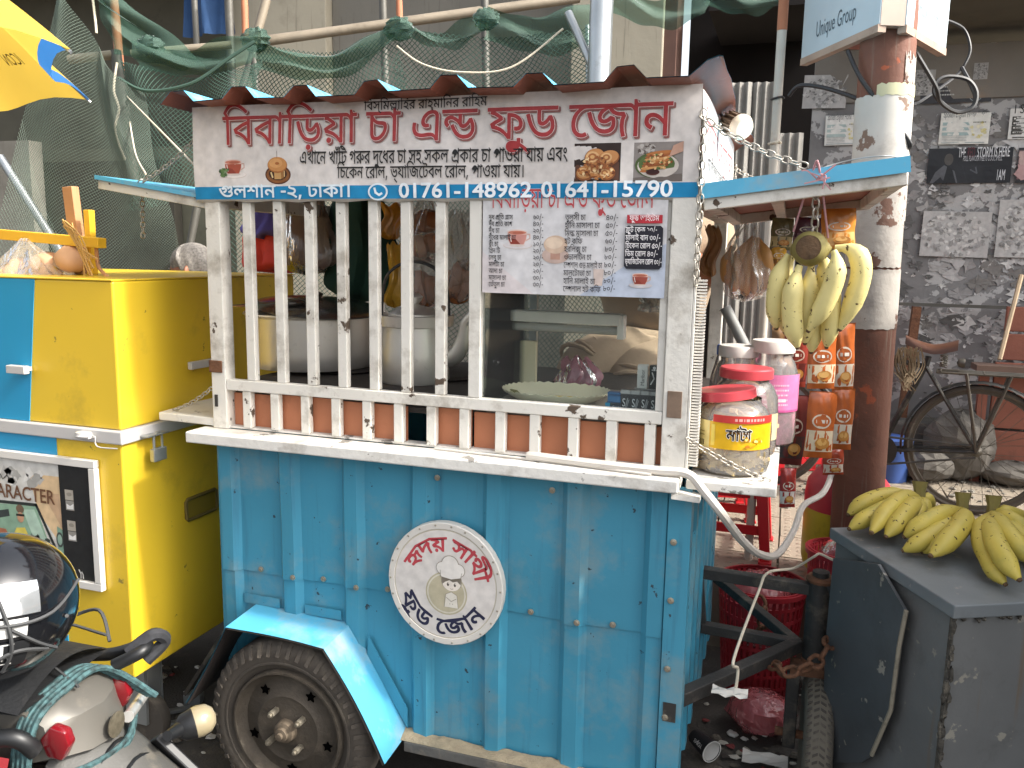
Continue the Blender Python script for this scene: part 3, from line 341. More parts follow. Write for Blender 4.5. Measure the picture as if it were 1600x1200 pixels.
 439: ((500,300,456,304,417,317,384,338,355,365,331,398,312,437,324,439,302,375,276,337,242,310,221,302,197,300,142,310,108,331,74,366,37,417,98,453,116,424,146,390,186,376,209,380,228,392,250,423,264,475,271,551,340,551,346,527,370,461,407,409,458,377,501,371,522,373,540,379,565,404,571,421,571,467,564,491,538,537,503,575,534,622,566,622,606,570,629,530,645,486,650,442,646,401,632,366,610,338,580,317,543,304), (543,622,543,551,-10,551,-10,622), (1268,622,1268,551,1163,551,1163,0,1086,0,1086,396,1108,332,1033,434,968,504,907,544,840,556,790,549,746,530,708,501,658,447,650,445,682,460,716,465,751,462,780,451,801,434,816,411,825,385,828,345,824,320,807,326,866,387,1003,516,1052,463,768,195,709,250,791,328,755,285,725,262,750,298,758,319,761,343,757,366,746,383,728,394,702,398,671,394,640,380,601,496,646,544,694,584,747,612,803,627,869,627,903,620,934,608,992,571,1049,515,1109,441,1091,446,1088,471,1086,688,1139,688,1162,622),),
 452: ((397,629,468,618,508,597,542,562,569,510,535,510,616,608,677,622,716,583,746,533,757,471,746,405,714,349,692,325,635,283,566,250,535,323,612,360,642,382,663,406,677,436,681,470,678,495,661,533,633,559,682,581,574,450,513,447,494,508,476,530,455,546,431,556,373,557,325,540,259,488,243,484,312,511,369,511,410,498,425,487,446,460,458,411,454,382,425,322,397,293,357,266,306,242,262,310,354,358,377,390,377,426,351,446,330,448,286,442,238,425,169,484,240,562,289,598,341,621), (519,32,448,37,380,51,316,74,256,109,200,154,148,212,102,282,62,366,28,464,102,487,133,403,167,331,205,270,246,219,292,178,342,147,395,125,454,112,517,108,565,111,606,120,640,134,666,156,682,183,687,218,684,244,675,267,642,304,596,330,678,364,705,346,745,301,758,274,768,212,765,178,755,146,738,118,687,72,652,54,613,42),),
 454: ((813,622,813,551,501,551,501,0,424,0,374,76,342,110,265,171,175,217,76,243,37,339,236,444,305,474,447,524,424,482,424,551,-10,551,-10,622), (424,474,445,446,285,384,130,304,205,280,285,242,358,190,390,159,417,125,438,88,429,88,424,159), (638,164,590,171,568,179,527,207,491,253,461,317,498,385,532,298,560,262,601,237,628,233,650,237,671,248,689,276,691,298,682,337,670,354,636,377,595,389,610,463,663,447,710,419,745,381,765,330,763,261,751,228,732,201,706,180,675,168), (185,-6,162,-2,142,10,129,28,125,52,129,76,142,95,162,108,185,112,208,108,228,95,241,76,245,52,241,28,228,10,208,-2),),
 487: ((242,500,291,497,334,488,370,474,399,454,423,432,441,406,454,379,464,325,458,274,438,231,406,195,362,168,305,150,236,141,246,152,341,115,442,60,540,-10,494,-63,346,38,279,75,173,119,46,154,61,223,128,208,207,204,287,212,340,233,370,265,378,283,385,320,381,353,368,380,346,402,318,417,285,427,214,428,170,414,150,388,148,362,154,338,81,323,71,370,72,407,92,447,109,463,152,486,180,494), (175,465,169,486,145,522,102,548,73,556,97,601,143,589,177,574,204,557,239,519,254,468), (724,622,724,551,-10,551,-10,622), (634,221,640,148,661,68,591,52,568,142,560,224,568,313,580,354,587,356,446,301,446,375,615,440,673,382,659,356,642,301),),
 520: ((843,622,843,551,438,551,439,168,448,128,469,105,487,98,536,98,584,115,627,144,678,205,690,228,703,275,701,327,689,348,668,360,624,364,583,357,572,428,633,438,679,437,701,433,739,414,754,399,776,359,783,303,780,264,754,188,709,122,681,95,629,58,571,33,539,26,482,25,442,35,398,63,379,92,366,130,361,191,361,551,256,551,256,622), (661,622,651,666,622,688,573,695,413,699,364,711,326,732,296,764,278,805,272,855,277,909,351,904,348,884,348,843,357,810,383,783,406,772,452,765,576,759,695,734,715,708,722,690,733,622), (276,622,276,551,171,551,171,0,94,0,94,551,-10,551,-10,622,82,622,20,704,68,778,121,842,185,888,223,904,265,914,359,915,444,895,525,857,607,803,695,734,655,688,531,777,478,808,428,829,378,842,325,846,290,844,230,826,181,794,160,772,106,693,160,622),),
 597: ((190,116,197,105,191,81,124,-94,113,-119,46,-119,74,2,93,116),),
 598: ((49,338,291,338,291,256,49,256),),
 600: ((315,792,397,792,135,-125,52,-125),),
 641: ((194,0,194,622,275,622,275,0),),
}
RUNS = {
 'title': (10719, ((55,0), (42,266), (42,862), (54,1458), (55,1724), (68,1990), (70,2702), (54,3328), (25,3854), (54,4421), (16,4947), (361,5705), (41,6776), (57,7614), (32,7614), (61,8586), (27,8932), (54,9849), (39,10115),)),
 'bism': (11367, ((55,0), (42,266), (50,862), (65,1544), (55,1544), (44,1810), (413,2432), (54,3163), (55,3429), (51,3695), (46,4225), (46,5081), (54,5677), (51,5943), (65,6473), (44,6473), (54,7095), (55,7361), (39,7627), (46,8231), (46,9087), (54,9683), (55,9949), (51,10215), (44,10745),)),
 'l2': (24965, ((16,0), (21,758), (54,1454), (61,1720), (39,2066), (21,2930), (54,3626), (5,3892), (520,3892), (22,4985), (454,5641), (46,6444), (37,7300), (57,7903), (61,7903), (38,8249), (46,8845), (25,9701), (54,10268), (50,10794), (51,11476), (50,12266), (20,12948), (47,13755), (224,14746), (20,15501), (54,16308), (46,16574), (25,17430), (54,17997), (40,18523), (54,19239), (18,19505), (70,20243), (54,20869), (45,21395), (54,22021), (70,22287), (16,23173), (42,23931), (6,24527),)),
 'l3': (17839, ((55,0), (25,266), (61,833), (20,1179), (39,1986), (61,2850), (46,3196), (54,3792), (47,4058), (597,4789), (157,5312), (45,6033), (54,6659), (55,6925), (27,7191), (61,8108), (30,8454), (42,9021), (47,9617), (61,10608), (46,10954), (54,11550), (47,11816), (597,12547), (40,13070), (54,13786), (18,14052), (70,14790), (54,15416), (45,15942), (54,16568), (70,16834), (641,17460),)),
 'strip': (7103, ((452,0), (47,825), (48,1556), (54,2233), (39,2499), (598,3363), (77,3703), (597,4295), (33,4818), (54,5385), (20,5651), (54,6458), (641,6724),)),
 'gulb': (2285, ((33,0), (54,567), (20,833), (54,1640), (641,1906),)),
 'f1': (5033, ((41,0), (57,838), (32,838), (9,1810), (10,2968), (61,3498), (30,3844), (44,4411),)),
 'k1': (5919, ((225,0), (57,899), (30,899), (61,1726), (20,2072), (20,2879), (77,3946), (75,4538), (600,5130), (598,5579),)),
 'k2': (6374, ((44,0), (54,622), (47,888), (54,1619), (10,1885), (42,2675), (54,3271), (39,3537), (78,4401), (75,4993), (600,5585), (598,6034),)),
 'k3': (7022, ((55,0), (25,266), (61,833), (20,1179), (39,1986), (61,2850), (46,3196), (54,3792), (47,4058), (80,5049), (75,5641), (600,6233), (598,6682),)),
 'k4': (6032, ((55,0), (32,266), (44,978), (61,1860), (46,2206), (54,2802), (47,3068), (79,4059), (75,4651), (600,5243), (598,5692),)),
 'k5': (9468, ((157,0), (45,721), (54,1347), (55,1613), (27,1879), (61,2796), (30,3142), (42,3709), (47,4305), (61,5296), (46,5642), (54,6238), (47,6504), (78,7495), (75,8087), (600,8679), (598,9128),)),
 'hs': (4062, ((487,0), (37,714), (70,1317), (50,2203), (54,2885), (36,3151), (56,3796),)),
 'fz': (3943, ((41,0), (57,838), (32,838), (61,1810), (27,2156), (54,3073), (39,3339),)),
 'nata': (1703, ((39,0), (54,604), (30,870), (54,1437),)),
}
RUNS['menu_left'] = [
 (5051, ((37,0), (57,603), (38,603), (224,1459), (55,2214), (35,2480), (301,3447), (54,4103), (50,4369),)),
 (5236, ((37,0), (57,603), (38,603), (224,1459), (55,2214), (35,2480), (20,3447), (54,4254), (40,4520),)),
 (2292, ((37,0), (57,603), (38,603), (25,1459), (54,2026),)),
 (5909, ((37,0), (57,603), (61,603), (38,949), (46,1545), (44,2401), (54,3023), (47,3289), (54,4020), (10,4286), (25,5076), (54,5643),)),
 (2127, ((46,0), (6,596), (25,1294), (54,1861),)),
 (2690, ((55,0), (205,266), (39,993), (520,1857),)),
 (2766, ((61,0), (47,346), (42,1077), (57,1673), (25,1933), (54,2500),)),
 (3545, ((44,0), (54,622), (47,888), (30,1619), (54,2186), (25,2712), (54,3279),)),
 (3120, ((9,0), (37,1158), (54,1761), (25,2287), (54,2854),)),
 (3926, ((44,0), (54,622), (50,888), (54,1570), (47,1836), (54,2567), (25,3093), (54,3660),)),
 (3584, ((61,0), (35,346), (5,1053), (35,1053), (57,1760), (47,1760), (25,2751), (54,3318),)),
]
RUNS['menu_left_price'] = [
 (1973, ((81,0), (75,592), (600,1184), (598,1633),)),
 (1973, ((79,0), (75,592), (600,1184), (598,1633),)),
 (1973, ((77,0), (75,592), (600,1184), (598,1633),)),
 (1973, ((79,0), (75,592), (600,1184), (598,1633),)),
 (1973, ((76,0), (75,592), (600,1184), (598,1633),)),
 (1973, ((77,0), (75,592), (600,1184), (598,1633),)),
 (1973, ((77,0), (75,592), (600,1184), (598,1633),)),
 (1973, ((77,0), (75,592), (600,1184), (598,1633),)),
 (1973, ((77,0), (75,592), (600,1184), (598,1633),)),
 (1973, ((78,0), (75,592), (600,1184), (598,1633),)),
 (1973, ((78,0), (75,592), (600,1184), (598,1633),)),
]
RUNS['menu_right'] = [
 (3479, ((35,0), (57,707), (47,707), (50,1438), (56,2120), (25,2646), (54,3213),)),
 (5852, ((51,0), (54,530), (55,796), (39,1062), (44,1926), (54,2548), (50,2814), (54,3496), (47,3762), (54,4493), (25,5019), (54,5586),)),
 (5965, ((55,0), (44,266), (403,888), (44,2039), (54,2661), (50,2927), (54,3609), (47,3875), (54,4606), (25,5132), (54,5699),)),
 (3268, ((51,0), (30,530), (20,1357), (55,2164), (41,2430),)),
 (4129, ((51,0), (46,530), (55,1126), (47,1392), (293,2123), (25,3296), (54,3863),)),
 (4986, ((18,0), (43,738), (54,1459), (47,1725), (520,2456), (39,3289), (25,4153), (54,4720),)),
 (8843, ((61,0), (439,346), (48,1604), (54,2281), (47,2547), (452,3538), (68,4363), (44,5335), (54,5957), (47,6223), (54,6954), (10,7220), (25,8010), (54,8577),)),
 (4878, ((44,0), (54,622), (47,888), (61,1619), (30,1965), (54,2532), (43,2798), (54,3519), (25,4045), (54,4612),)),
 (5434, ((51,0), (54,530), (55,796), (39,1062), (44,1926), (54,2548), (47,2814), (54,3545), (10,3811), (25,4601), (54,5168),)),
 (6806, ((61,0), (439,346), (48,1604), (54,2281), (47,2547), (51,3538), (30,4068), (20,4895), (55,5702), (41,5968),)),
]
RUNS['menu_right_price'] = [
 (1973, ((79,0), (75,592), (600,1184), (598,1633),)),
 (1973, ((80,0), (75,592), (600,1184), (598,1633),)),
 (1973, ((80,0), (75,592), (600,1184), (598,1633),)),
 (1973, ((81,0), (75,592), (600,1184), (598,1633),)),
 (1973, ((83,0), (75,592), (600,1184), (598,1633),)),
 (1973, ((83,0), (75,592), (600,1184), (598,1633),)),
 (1973, ((83,0), (75,592), (600,1184), (598,1633),)),
 (1973, ((83,0), (75,592), (600,1184), (598,1633),)),
 (1973, ((83,0), (75,592), (600,1184), (598,1633),)),
 (1973, ((83,0), (75,592), (600,1184), (598,1633),)),
]
_T = {}
def _fill(curve):
    o = bpy.data.objects.new('tmp', curve); COL.objects.link(o)
    dg = bpy.context.evaluated_depsgraph_get(); me = bpy.data.meshes.new_from_object(o.evaluated_get(dg))
    r = ([(v.co.x, v.co.y) for v in me.vertices], [list(p.vertices) for p in me.polygons])
    bpy.data.objects.remove(o); bpy.data.meshes.remove(me); bpy.data.curves.remove(curve); return r
def area(p): return sum(p[i-1][0]*p[i][1]-p[i][0]*p[i-1][1] for i in range(len(p)))/2
def inside(q, p):
    r = False
    for i in range(len(p)):
        (x0, y0), (x1, y1) = p[i-1], p[i]
        if (y0 > q[1]) != (y1 > q[1]) and q[0] < (x1-x0)*(q[1]-y0)/(y1-y0)+x0: r = not r
    return r
def untangle(p):
    """split an outline that crosses itself into simple loops"""
    n = len(p)
    for i in range(n):
        ax, ay = p[i]; bx, by = p[(i+1) % n]
        for j in range(i+2, n):
            if i == 0 and j == n-1: continue
            cx, cy = p[j]; dx, dy = p[(j+1) % n]
            q = (bx-ax)*(dy-cy)-(by-ay)*(dx-cx)
            if abs(q) < 1e-12: continue
            s = ((cx-ax)*(dy-cy)-(cy-ay)*(dx-cx))/q; r = ((cx-ax)*(by-ay)-(cy-ay)*(bx-ax))/q
            if 1e-6 < s < 1-1e-6 and 1e-6 < r < 1-1e-6:
                x = (ax+(bx-ax)*s, ay+(by-ay)*s)
                return untangle([x]+p[i+1:j+1])+untangle(p[:i+1]+[x]+p[j+1:])
    return [p] if n > 2 and abs(area(p)) > 2e-5 else []
def glyph(g):
    """filled outline of one letter: each outer contour with its own holes"""
    if g in _T: return _T[g]
    cs = [[(s[i]/1000, s[i+1]/1000) for i in range(0, len(s), 2)] for s in GL[g]]; cs = [q for c in cs for q in untangle(c)]
    big = max(cs, key=lambda p: abs(area(p))); sg_ = 1 if area(big) > 0 else -1; vs = []; fs = []
    outs = [c for c in cs if area(c)*sg_ > 0]; holes = [c for c in cs if area(c)*sg_ <= 0]
    for k, oc in enumerate(outs):
        cu = bpy.data.curves.new('letter', 'CURVE'); cu.dimensions = '2D'; cu.fill_mode = 'FRONT'
        for p in [oc]+[h for h in holes if inside(h[0], oc)]:
            sp = cu.splines.new('POLY'); sp.points.add(len(p)-1); sp.use_cyclic_u = True
            for q, (x, y) in zip(sp.points, p): q.co = (x, y, 0, 1)
        v, f = _fill(cu); n = len(vs); vs += [(x, y, 0.04*k) for x, y in v]; fs += [[i+n for i in q] for q in f]
    _T[g] = (vs, fs); return _T[g]
def latin(t):
    if ('latin', t) in _T: return _T[('latin', t)]
    cu = bpy.data.curves.new('words', 'FONT'); cu.body = t; cu.fill_mode = 'FRONT'; cu.resolution_u = 3
    v, f = _fill(cu); w = max([p[0] for p in v] or [1]); _T[('latin', t)] = ([(x, y, 0) for x, y in v], f, w); return _T[('latin', t)]
def write(mb, run, fn, col, off=0, w=None, h=1.0, latin_text=False):
    """run laid out from x=0; fn(x, y, lift) places a point; w = wanted width, h = em height in metres; off thickens the strokes"""
    mb.cur = lin(col) if isinstance(col, str) else col
    n = 1 if off < 1 else (4 if off < 12 else 8)
    for k in range(n):
        dx, dy = (0, 0) if n == 1 else (off/1000*math.cos(2*PI*k/n+.4), off/1000*math.sin(2*PI*k/n+.4))
        if latin_text:
            v, f, W_ = latin(run); sx = (w/W_ if w else h)
            mb.add([fn((x+dx)*sx, (y+dy)*h, l+k*.09) for x, y, l in v], f)
        else:
            W_, gl = RUNS[run] if isinstance(run, str) else run; W_ = W_/1000; sx = (w/W_ if w else h)
            for g, x0 in gl:
                v, f = glyph(g)
                mb.add([fn((x+dx+x0/1000)*sx, (y+dy)*h, l+k*.09) for x, y, l in v], f)
    mb.cur = None
class Print:
    """flat print: coloured shapes in layers a fraction of a millimetre apart on a surface fn(u, v, layer)"""
    def __init__(s, fn): s.fn = fn; s.mb = MB(); s.l = 0
    def col(s, c): s.mb.cur = lin(c) if isinstance(c, str) else c; return s
    def poly(s, c, pts, up=True):
        if up: s.l += 1
        s.col(c); s.mb.poly([s.fn(x, y, s.l) for x, y in pts]); return s
    def rect(s, c, x0, y0, x1, y1, n=1, up=True):
        if n == 1: return s.poly(c, [(x0, y0), (x1, y0), (x1, y1), (x0, y1)], up)
        if up: s.l += 1
        s.col(c); l = s.l
        s.mb.grid(lambda u, v: s.fn(x0+(x1-x0)*u, y0+(y1-y0)*v, l), n, max(2, n//4)); return s
    def oval(s, c, x, y, rx, ry, n=24, a0=0, a1=2*PI, rot=0.0, up=True):
        p = []
        for i in range(n):
            a = a0+(a1-a0)*i/(n if a1-a0 > 6.28 else n-1); dx, dy = rx*math.cos(a), ry*math.sin(a)
            p.append((x+dx*math.cos(rot)-dy*math.sin(rot), y+dx*math.sin(rot)+dy*math.cos(rot)))
        return s.poly(c, p, up)
    def line(s, c, pts, w, up=True):
        if up: s.l += 1
        s.col(c)
        for (x0, y0), (x1, y1) in zip(pts, pts[1:]):
            dx, dy = x1-x0, y1-y0; d = math.hypot(dx, dy) or 1; nx, ny = -dy/d*w/2, dx/d*w/2; ex, ey = dx/d*w*0.3, dy/d*w*0.3
            s.mb.poly([s.fn(a, b, s.l) for a, b in ((x0-ex+nx, y0-ey+ny), (x0-ex-nx, y0-ey-ny), (x1+ex-nx, y1+ey-ny), (x1+ex+nx, y1+ey+ny))])
        return s
    def text(s, c, run, x, y, h, w=None, off=0, en=False, rot=0.0):
        s.l += 1; l = s.l; cr, sr = math.cos(rot), math.sin(rot)
        write(s.mb, run, lambda a, b, e: s.fn(x+a*cr-b*sr, y+a*sr+b*cr, l+e), c, off, w, h, en); return s
    def scribble(s, c, x, y, w, h, n=8):
        """rows of tiny unreadable print"""
        s.l += 1; s.col(c); q = x
        while q < x+w:
            k = rnd(0.3, 1.2)*h*1.2; s.mb.poly([s.fn(a, b, s.l) for a, b in ((q, y), (min(q+k, x+w), y), (min(q+k, x+w), y+h), (q, y+h))]); q += k+h*0.5
        return s
    def blobs(s, cols, x, y, rx, ry, n, size):
        s.l += 1
        for i in range(n):
            a = rnd(0, 2*PI); r = math.sqrt(random.random()); cx, cy, k, b0 = x+rx*r*math.cos(a), y+ry*r*math.sin(a), random.randint(6, 10), rnd(0, 6)
            if i % 6 == 0: s.l += 1
            pts = [(cx+size*rnd(.3, 1.2)*math.cos(b0+2*PI*q/k), cy+size*rnd(.3, 1.1)*math.sin(b0+2*PI*q/k)) for q in range(k)]; s.col(random.choice(cols))
            s.mb.add([s.fn(cx, cy, s.l)]+[s.fn(u, v, s.l) for u, v in pts], [(0, q+1, (q+1) % k+1) for q in range(k)])
        return s
def surf(o, ux, uz, step=0.0001, warp=None):
    """print surface: unit vectors ux, uz from corner o; layers rise towards the viewer side"""
    o, ux, uz = map(Vector, (o, ux, uz)); n = ux.cross(uz).normalized()
    if warp: return lambda x, y, l: o+ux*x+uz*y+n*(warp(x, y)+l*step)
    return lambda x, y, l: o+ux*x+uz*y+n*(l*step)
# ux=(1,0,0), uz=(0,0,1) gives n=(0,-1,0): the street side
# ------------------------------------------------------------------ materials
WHITE = mat('white_paint', '#d9d5cc', 0.5, var=0.05, dirt=('#7d705e', 0.62, 9), chips=('#54463a', 0.50, 15), bump=(60, 0.15))
WHITE2 = mat('white_paint_worn', '#d9d6cf', 0.55, var=0.06, dirt=('#8f8578', 0.5, 8), chips=('#807c76', 0.58, 11), bump=(40, 0.2))
BLUE = mat('blue_sheet_paint', '#3f8aa4', 0.45, var=0.10, vs=2.2, dirt=('#7f9090', 0.55, 5), chips=('#33414a', 0.36, 30), streak=('#39768f', 0.45), bump=(6, 0.28))
SKYB = mat('sky_blue_sheet', '#55aacd', 0.4, var=0.05, dirt=('#a9a597', 0.6, 6), bump=(12, 0.1))
BROWN = mat('brown_primer', '#8a4f3c', 0.55, var=0.12, dirt=('#5a3529', 0.3, 6), streak=('#a8705c', 0.3))
TERRA = mat('terracotta_board', '#b0704f', 0.7, var=0.08, dirt=('#6e4634', 0.35, 9), bump=(50, 0.1))
STEEL = mat('black_steel', '#3a3836', 0.6, 0.3, var=0.2, dirt=('#7d7364', 0.5, 14), bump=(40, 0.3))
SOOT = mat('sooty_steel', '#2c2623', 0.7, 0.0, var=0.25, dirt=('#4c3d33', 0.4, 12), bump=(50, 0.3))
GALV = mat('galvanised', '#a9adae', 0.38, 0.75, var=0.12, dirt=('#6c6a64', 0.3, 10))
ALU = mat('aluminium', '#d6d2ca', 0.38, 0.75, var=0.08, vs=4, dirt=('#7a7368', 0.25, 12), bump=(8, 0.12))
RUST = mat('rusty_iron', '#6e4a34', 0.85, 0.1, var=0.3, vs=30, dirt=('#3c2c22', 0.5, 40), bump=(90, 0.5))
RUBBER = mat('dusty_rubber', '#4a443d', 0.85, var=0.15, dirt=('#7c7264', 0.45, 9), bump=(80, 0.2))
RIMM = mat('dirty_rim', '#494239', 0.75, 0.1, var=0.2, dirt=('#6b6154', 0.55, 10), chips=('#8a8378', 0.1, 45), bump=(60, 0.4))
BOLT = mat('bolt_metal', '#a8a090', 0.4, 0.7, var=0.15, dirt=('#5b5044', 0.3, 30))
CHAINM = mat('chain_steel', '#b3ada2', 0.4, 0.7, var=0.15, dirt=('#6b5c48', 0.3, 40))
YEL = mat('yellow_paint', '#dcb930', 0.38, var=0.03, vs=2, dirt=('#a38a2e', 0.45, 4), chips=('#8f7c34', 0.30, 20), bump=(3, 0.05), coat=0.15)
YBL = mat('blue_gloss', '#2290bd', 0.38, var=0.04, vs=2, dirt=('#1e6d90', 0.2, 6), coat=0.15)
LGREY = mat('pale_grey_paint', '#b9b7b5', 0.45, var=0.05, dirt=('#8b867d', 0.25, 12))
GREYP = mat('grey_cabinet_paint', '#6b6c6b', 0.5, var=0.16, vs=3, dirt=('#46443f', 0.45, 5), chips=('#8f8b80', 0.5, 16), streak=('#6f5f4c', 0.25), bump=(30, 0.15))
GREYTOP = mat('grey_cabinet_top', '#707577', 0.5, var=0.10, dirt=('#565654', 0.6, 6), chips=('#94918a', 0.45, 26))
RED = mat('red_plastic', '#c2242c', 0.35, var=0.06, dirt=('#7c2a28', 0.25, 6))
REDB = mat('red_basket_plastic', '#a32a33', 0.4, var=0.08, dirt=('#5e2024', 0.35, 6))
CYLR = mat('cylinder_red', '#b4303c', 0.45, var=0.08, dirt=('#6c2228', 0.35, 8), chips=('#5b4038', 0.12, 20))
CYLY = mat('cylinder_yellow', '#b5a227', 0.45, var=0.1, dirt=('#6a5c1f', 0.35, 8), chips=('#3b3a2a', 0.2, 12))
BANANA = mat('banana_peel', '#dfd08c', 0.5, var=0.1, vs=9, dirt=('#b09a55', 0.3, 14), chips=('#4a3219', 0.46, 75), bump=(30, 0.1))
BANANA2 = mat('banana_peel_green', '#bfac4c', 0.5, var=0.14, vs=8, dirt=('#8b8a3e', 0.4, 10), chips=('#3b2a16', 0.48, 62), bump=(30, 0.1))
BSTEM = mat('banana_stem', '#7f7541', 0.7, var=0.2, vs=20, dirt=('#4c3f25', 0.4, 18))
BEND = mat('banana_cut', '#5c4630', 0.85, var=0.3, vs=40, dirt=('#352719', 0.5, 30), bump=(60, 0.5))
BLACKP = mat('black_plastic', '#17181a', 0.45, var=0.1, dirt=('#45423d', 0.4, 10))
CONC = mat('concrete', '#78746b', 0.9, var=0.12, vs=1.5, dirt=('#5d594f', 0.4, 2.5), streak=('#5f5b52', 0.4), bump=(18, 0.3))
CONCL = mat('pale_concrete', '#a39b89', 0.9, var=0.1, vs=1.5, dirt=('#7c7566', 0.35, 2.5), streak=('#6b665b', 0.3), bump=(14, 0.25))
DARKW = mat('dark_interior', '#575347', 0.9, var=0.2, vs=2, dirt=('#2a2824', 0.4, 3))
ASPH = mat('road_asphalt', '#45413c', 0.9, var=0.25, vs=3, dirt=('#756b5c', 0.4, 6), chips=('#8d8577', 0.08, 60), bump=(120, 0.6))
TILE = mat('paving_concrete', '#8a7f70', 0.85, var=0.12, vs=4, dirt=('#5f564a', 0.45, 5), bump=(70, 0.3))
WALLM = mat('paper_scarred_wall', '#787675', 0.88, var=0.16, vs=2, dirt=('#555352', 0.6, 3), chips=('#a6a4a2', 0.80, 6), bump=(12, 0.5))
PIPE_R = mat('orange_pipe', '#a5694a', 0.7, var=0.15, dirt=('#6e5240', 0.4, 5))
PIPE_G = mat('bamboo_grey_pipe', '#857a6a', 0.65, 0.2, var=0.2, dirt=('#54493c', 0.4, 7))
PIPE_D = mat('dark_pipe', '#57554f', 0.6, 0.3, var=0.2, dirt=('#3a362f', 0.4, 7))
POLE = mat('pole_rust', '#6d4535', 0.7, 0.05, var=0.25, vs=4, dirt=('#3f322b', 0.45, 5), chips=('#a3563a', 0.55, 6), streak=('#857768', 0.45), bump=(30, 0.3))
PASTE = mat('pasted_paper', '#a8a29a', 0.85, var=0.12, vs=5, dirt=('#77706a', 0.6, 9), chips=('#62473b', 0.78, 8), bump=(20, 0.4))
WOOD = mat('raw_timber', '#b98a62', 0.7, var=0.12, vs=3, streak=('#8c6444', 0.4), bump=(30, 0.2))
YWOOD = mat('yellow_timber', '#e0b32c', 0.55, var=0.08, dirt=('#9c7b26', 0.25, 9))
NETM = mat('green_net_cord', '#2f473d', 0.8, var=0.2)
NETL = mat('pale_net_cord', '#4d5a50', 0.8, var=0.2)
ROPE = mat('pale_rope', '#c9beaa', 0.8, var=0.1, vs=60)
CABLE = mat('black_cable', '#2a2a2b', 0.5, var=0.1)
FLEX = print_mat('flex_print', 0.42, 0.35, 0.0, 0.02)
PAPER = print_mat('paper_print', 0.7, 0.3)
GLOSSP = print_mat('wrapper_print', 0.25, 0.5, 0.35)
HOSE = mat('white_hose', '#c3bdb5', 0.4, var=0.06, dirt=('#8f877c', 0.3, 10))
SKIN = mat('brown_skin', '#8c5a3f', 0.55, var=0.06)
def cloth_mat(name, col, rough=0.85, scale=14): return mat(name, col, rough, var=0.12, vs=5, dirt=(tuple(c*0.6 for c in lin(col)), 0.3, 6), bump=(scale, 0.5))
CLEAR = clear_mat('clear_bag', (1, 1, 1), 0.66, 0.3, (0.62, 0.58, 0.53), 0.12, 30)
JARM = clear_mat('clear_jar', (1, 1, 1), 0.80, 0.08, (0.85, 0.82, 0.8), 0.3)
GLASS = clear_mat('window_glass', (0.93, 0.96, 0.95), 0.975, 0.03, (0.5, 0.5, 0.48), 0.06)
SCRIM = clear_mat('green_scrim', (0.75, 0.95, 0.85), 0.42, 0.8, (0.04, 0.085, 0.062), 0.02)
SCRIMD = clear_mat('green_scrim_dense', (0.75, 0.95, 0.85), 0.35, 0.8, (0.045, 0.09, 0.068), 0.02)
# ------------------------------------------------------------------ the blue food cart
W, D = 1.35, 0.99
ZB, ZS, ZC, ZR = 1.996, 1.760, 1.100, 1.228          # banner top and bottom, counter, rail
cart = thing('food_cart', 'blue corrugated food cart with white barred window under a printed Bengali banner', 'food cart', (W/2, D/2, 0))

def corrugated(x0, x1, z0, z1, ribs, fn, rib_h=0.020, bw=0.036, tw=0.019, nz=1):
    """trapezoid ribs at the given places; fn(t, out, z) gives the point"""
    prof = [(x0, 0.0)]
    for r in ribs:
        for dx, h in ((-bw, 0), (-tw, rib_h), (tw, rib_h), (bw, 0)):
            q = r+dx
            if x0+0.001 < q < x1-0.001: prof.append((q, h))
            elif q <= x0+0.001: prof[0] = (x0, h if dx < 0 else (rib_h if dx < bw else 0))
    prof.append((x1, prof[-1][1] if ribs and abs(ribs[-1]-x1) < tw else 0.0))
    mb = MB(); n = len(prof); vs = []
    for j in range(nz+1):
        z = z0+(z1-z0)*j/nz
        vs += [fn(t, h, z) for t, h in prof]
    mb.add(vs, [(j*n+i, j*n+i+1, (j+1)*n+i+1, (j+1)*n+i) for j in range(nz) for i in range(n-1)])
    return mb
RIBS = [0.035, 0.24, 0.445, 0.655, 0.868, 1.085, 1.297]
wob = lambda x, z: 0.0018*math.sin(x*23+z*5)+0.0015*math.sin(z*17+x*3)
obj('corrugated_sheet', corrugated(0.0, W-0.004, 0.675, 1.072, RIBS, lambda t, h, z: (t, -h-0.003+wob(t, z), z-0.005*math.sin(t*7)**2 if z < 0.7 else z), nz=6), BLUE, cart, recalc=False)
obj('corrugated_sheet', corrugated(0.0, W-0.004, 0.262, 0.690, RIBS, lambda t, h, z: (t, -h+0.002+wob(t, z), z), nz=6), BLUE, cart, recalc=False)
SR = [0.06, 0.20, 0.34, 0.48, 0.62, 0.76, 0.90]
obj('side_sheet', corrugated(0.0, D, 0.262, 1.085, SR, lambda t, h, z: (W+0.002+h*0.9, t, z), nz=4), BLUE, cart, recalc=False)
obj('side_sheet', corrugated(0.0, D, 0.262, 1.085, SR, lambda t, h, z: (-0.002-h*0.9, t, z), nz=4), BLUE, cart, recalc=False)
obj('back_sheet', corrugated(0.0, W, 0.262, 1.085, RIBS, lambda t, h, z: (t, D+h, z), nz=2), BLUE, cart, recalc=False)
t = MB(); t.box(W-0.030, W+0.0245, -0.027, -0.0245, 0.262, 1.07); t.box(W+0.0225, W+0.025, -0.0245, 0.030, 0.262, 1.07)
obj('corner_trim', t, BLUE, cart, smooth=False)
t = MB(); t.box(-0.0045, 0.012, -0.006, 0.004, 0.262, 1.065); obj('corner_trim', t, BLUE, cart, smooth=False)
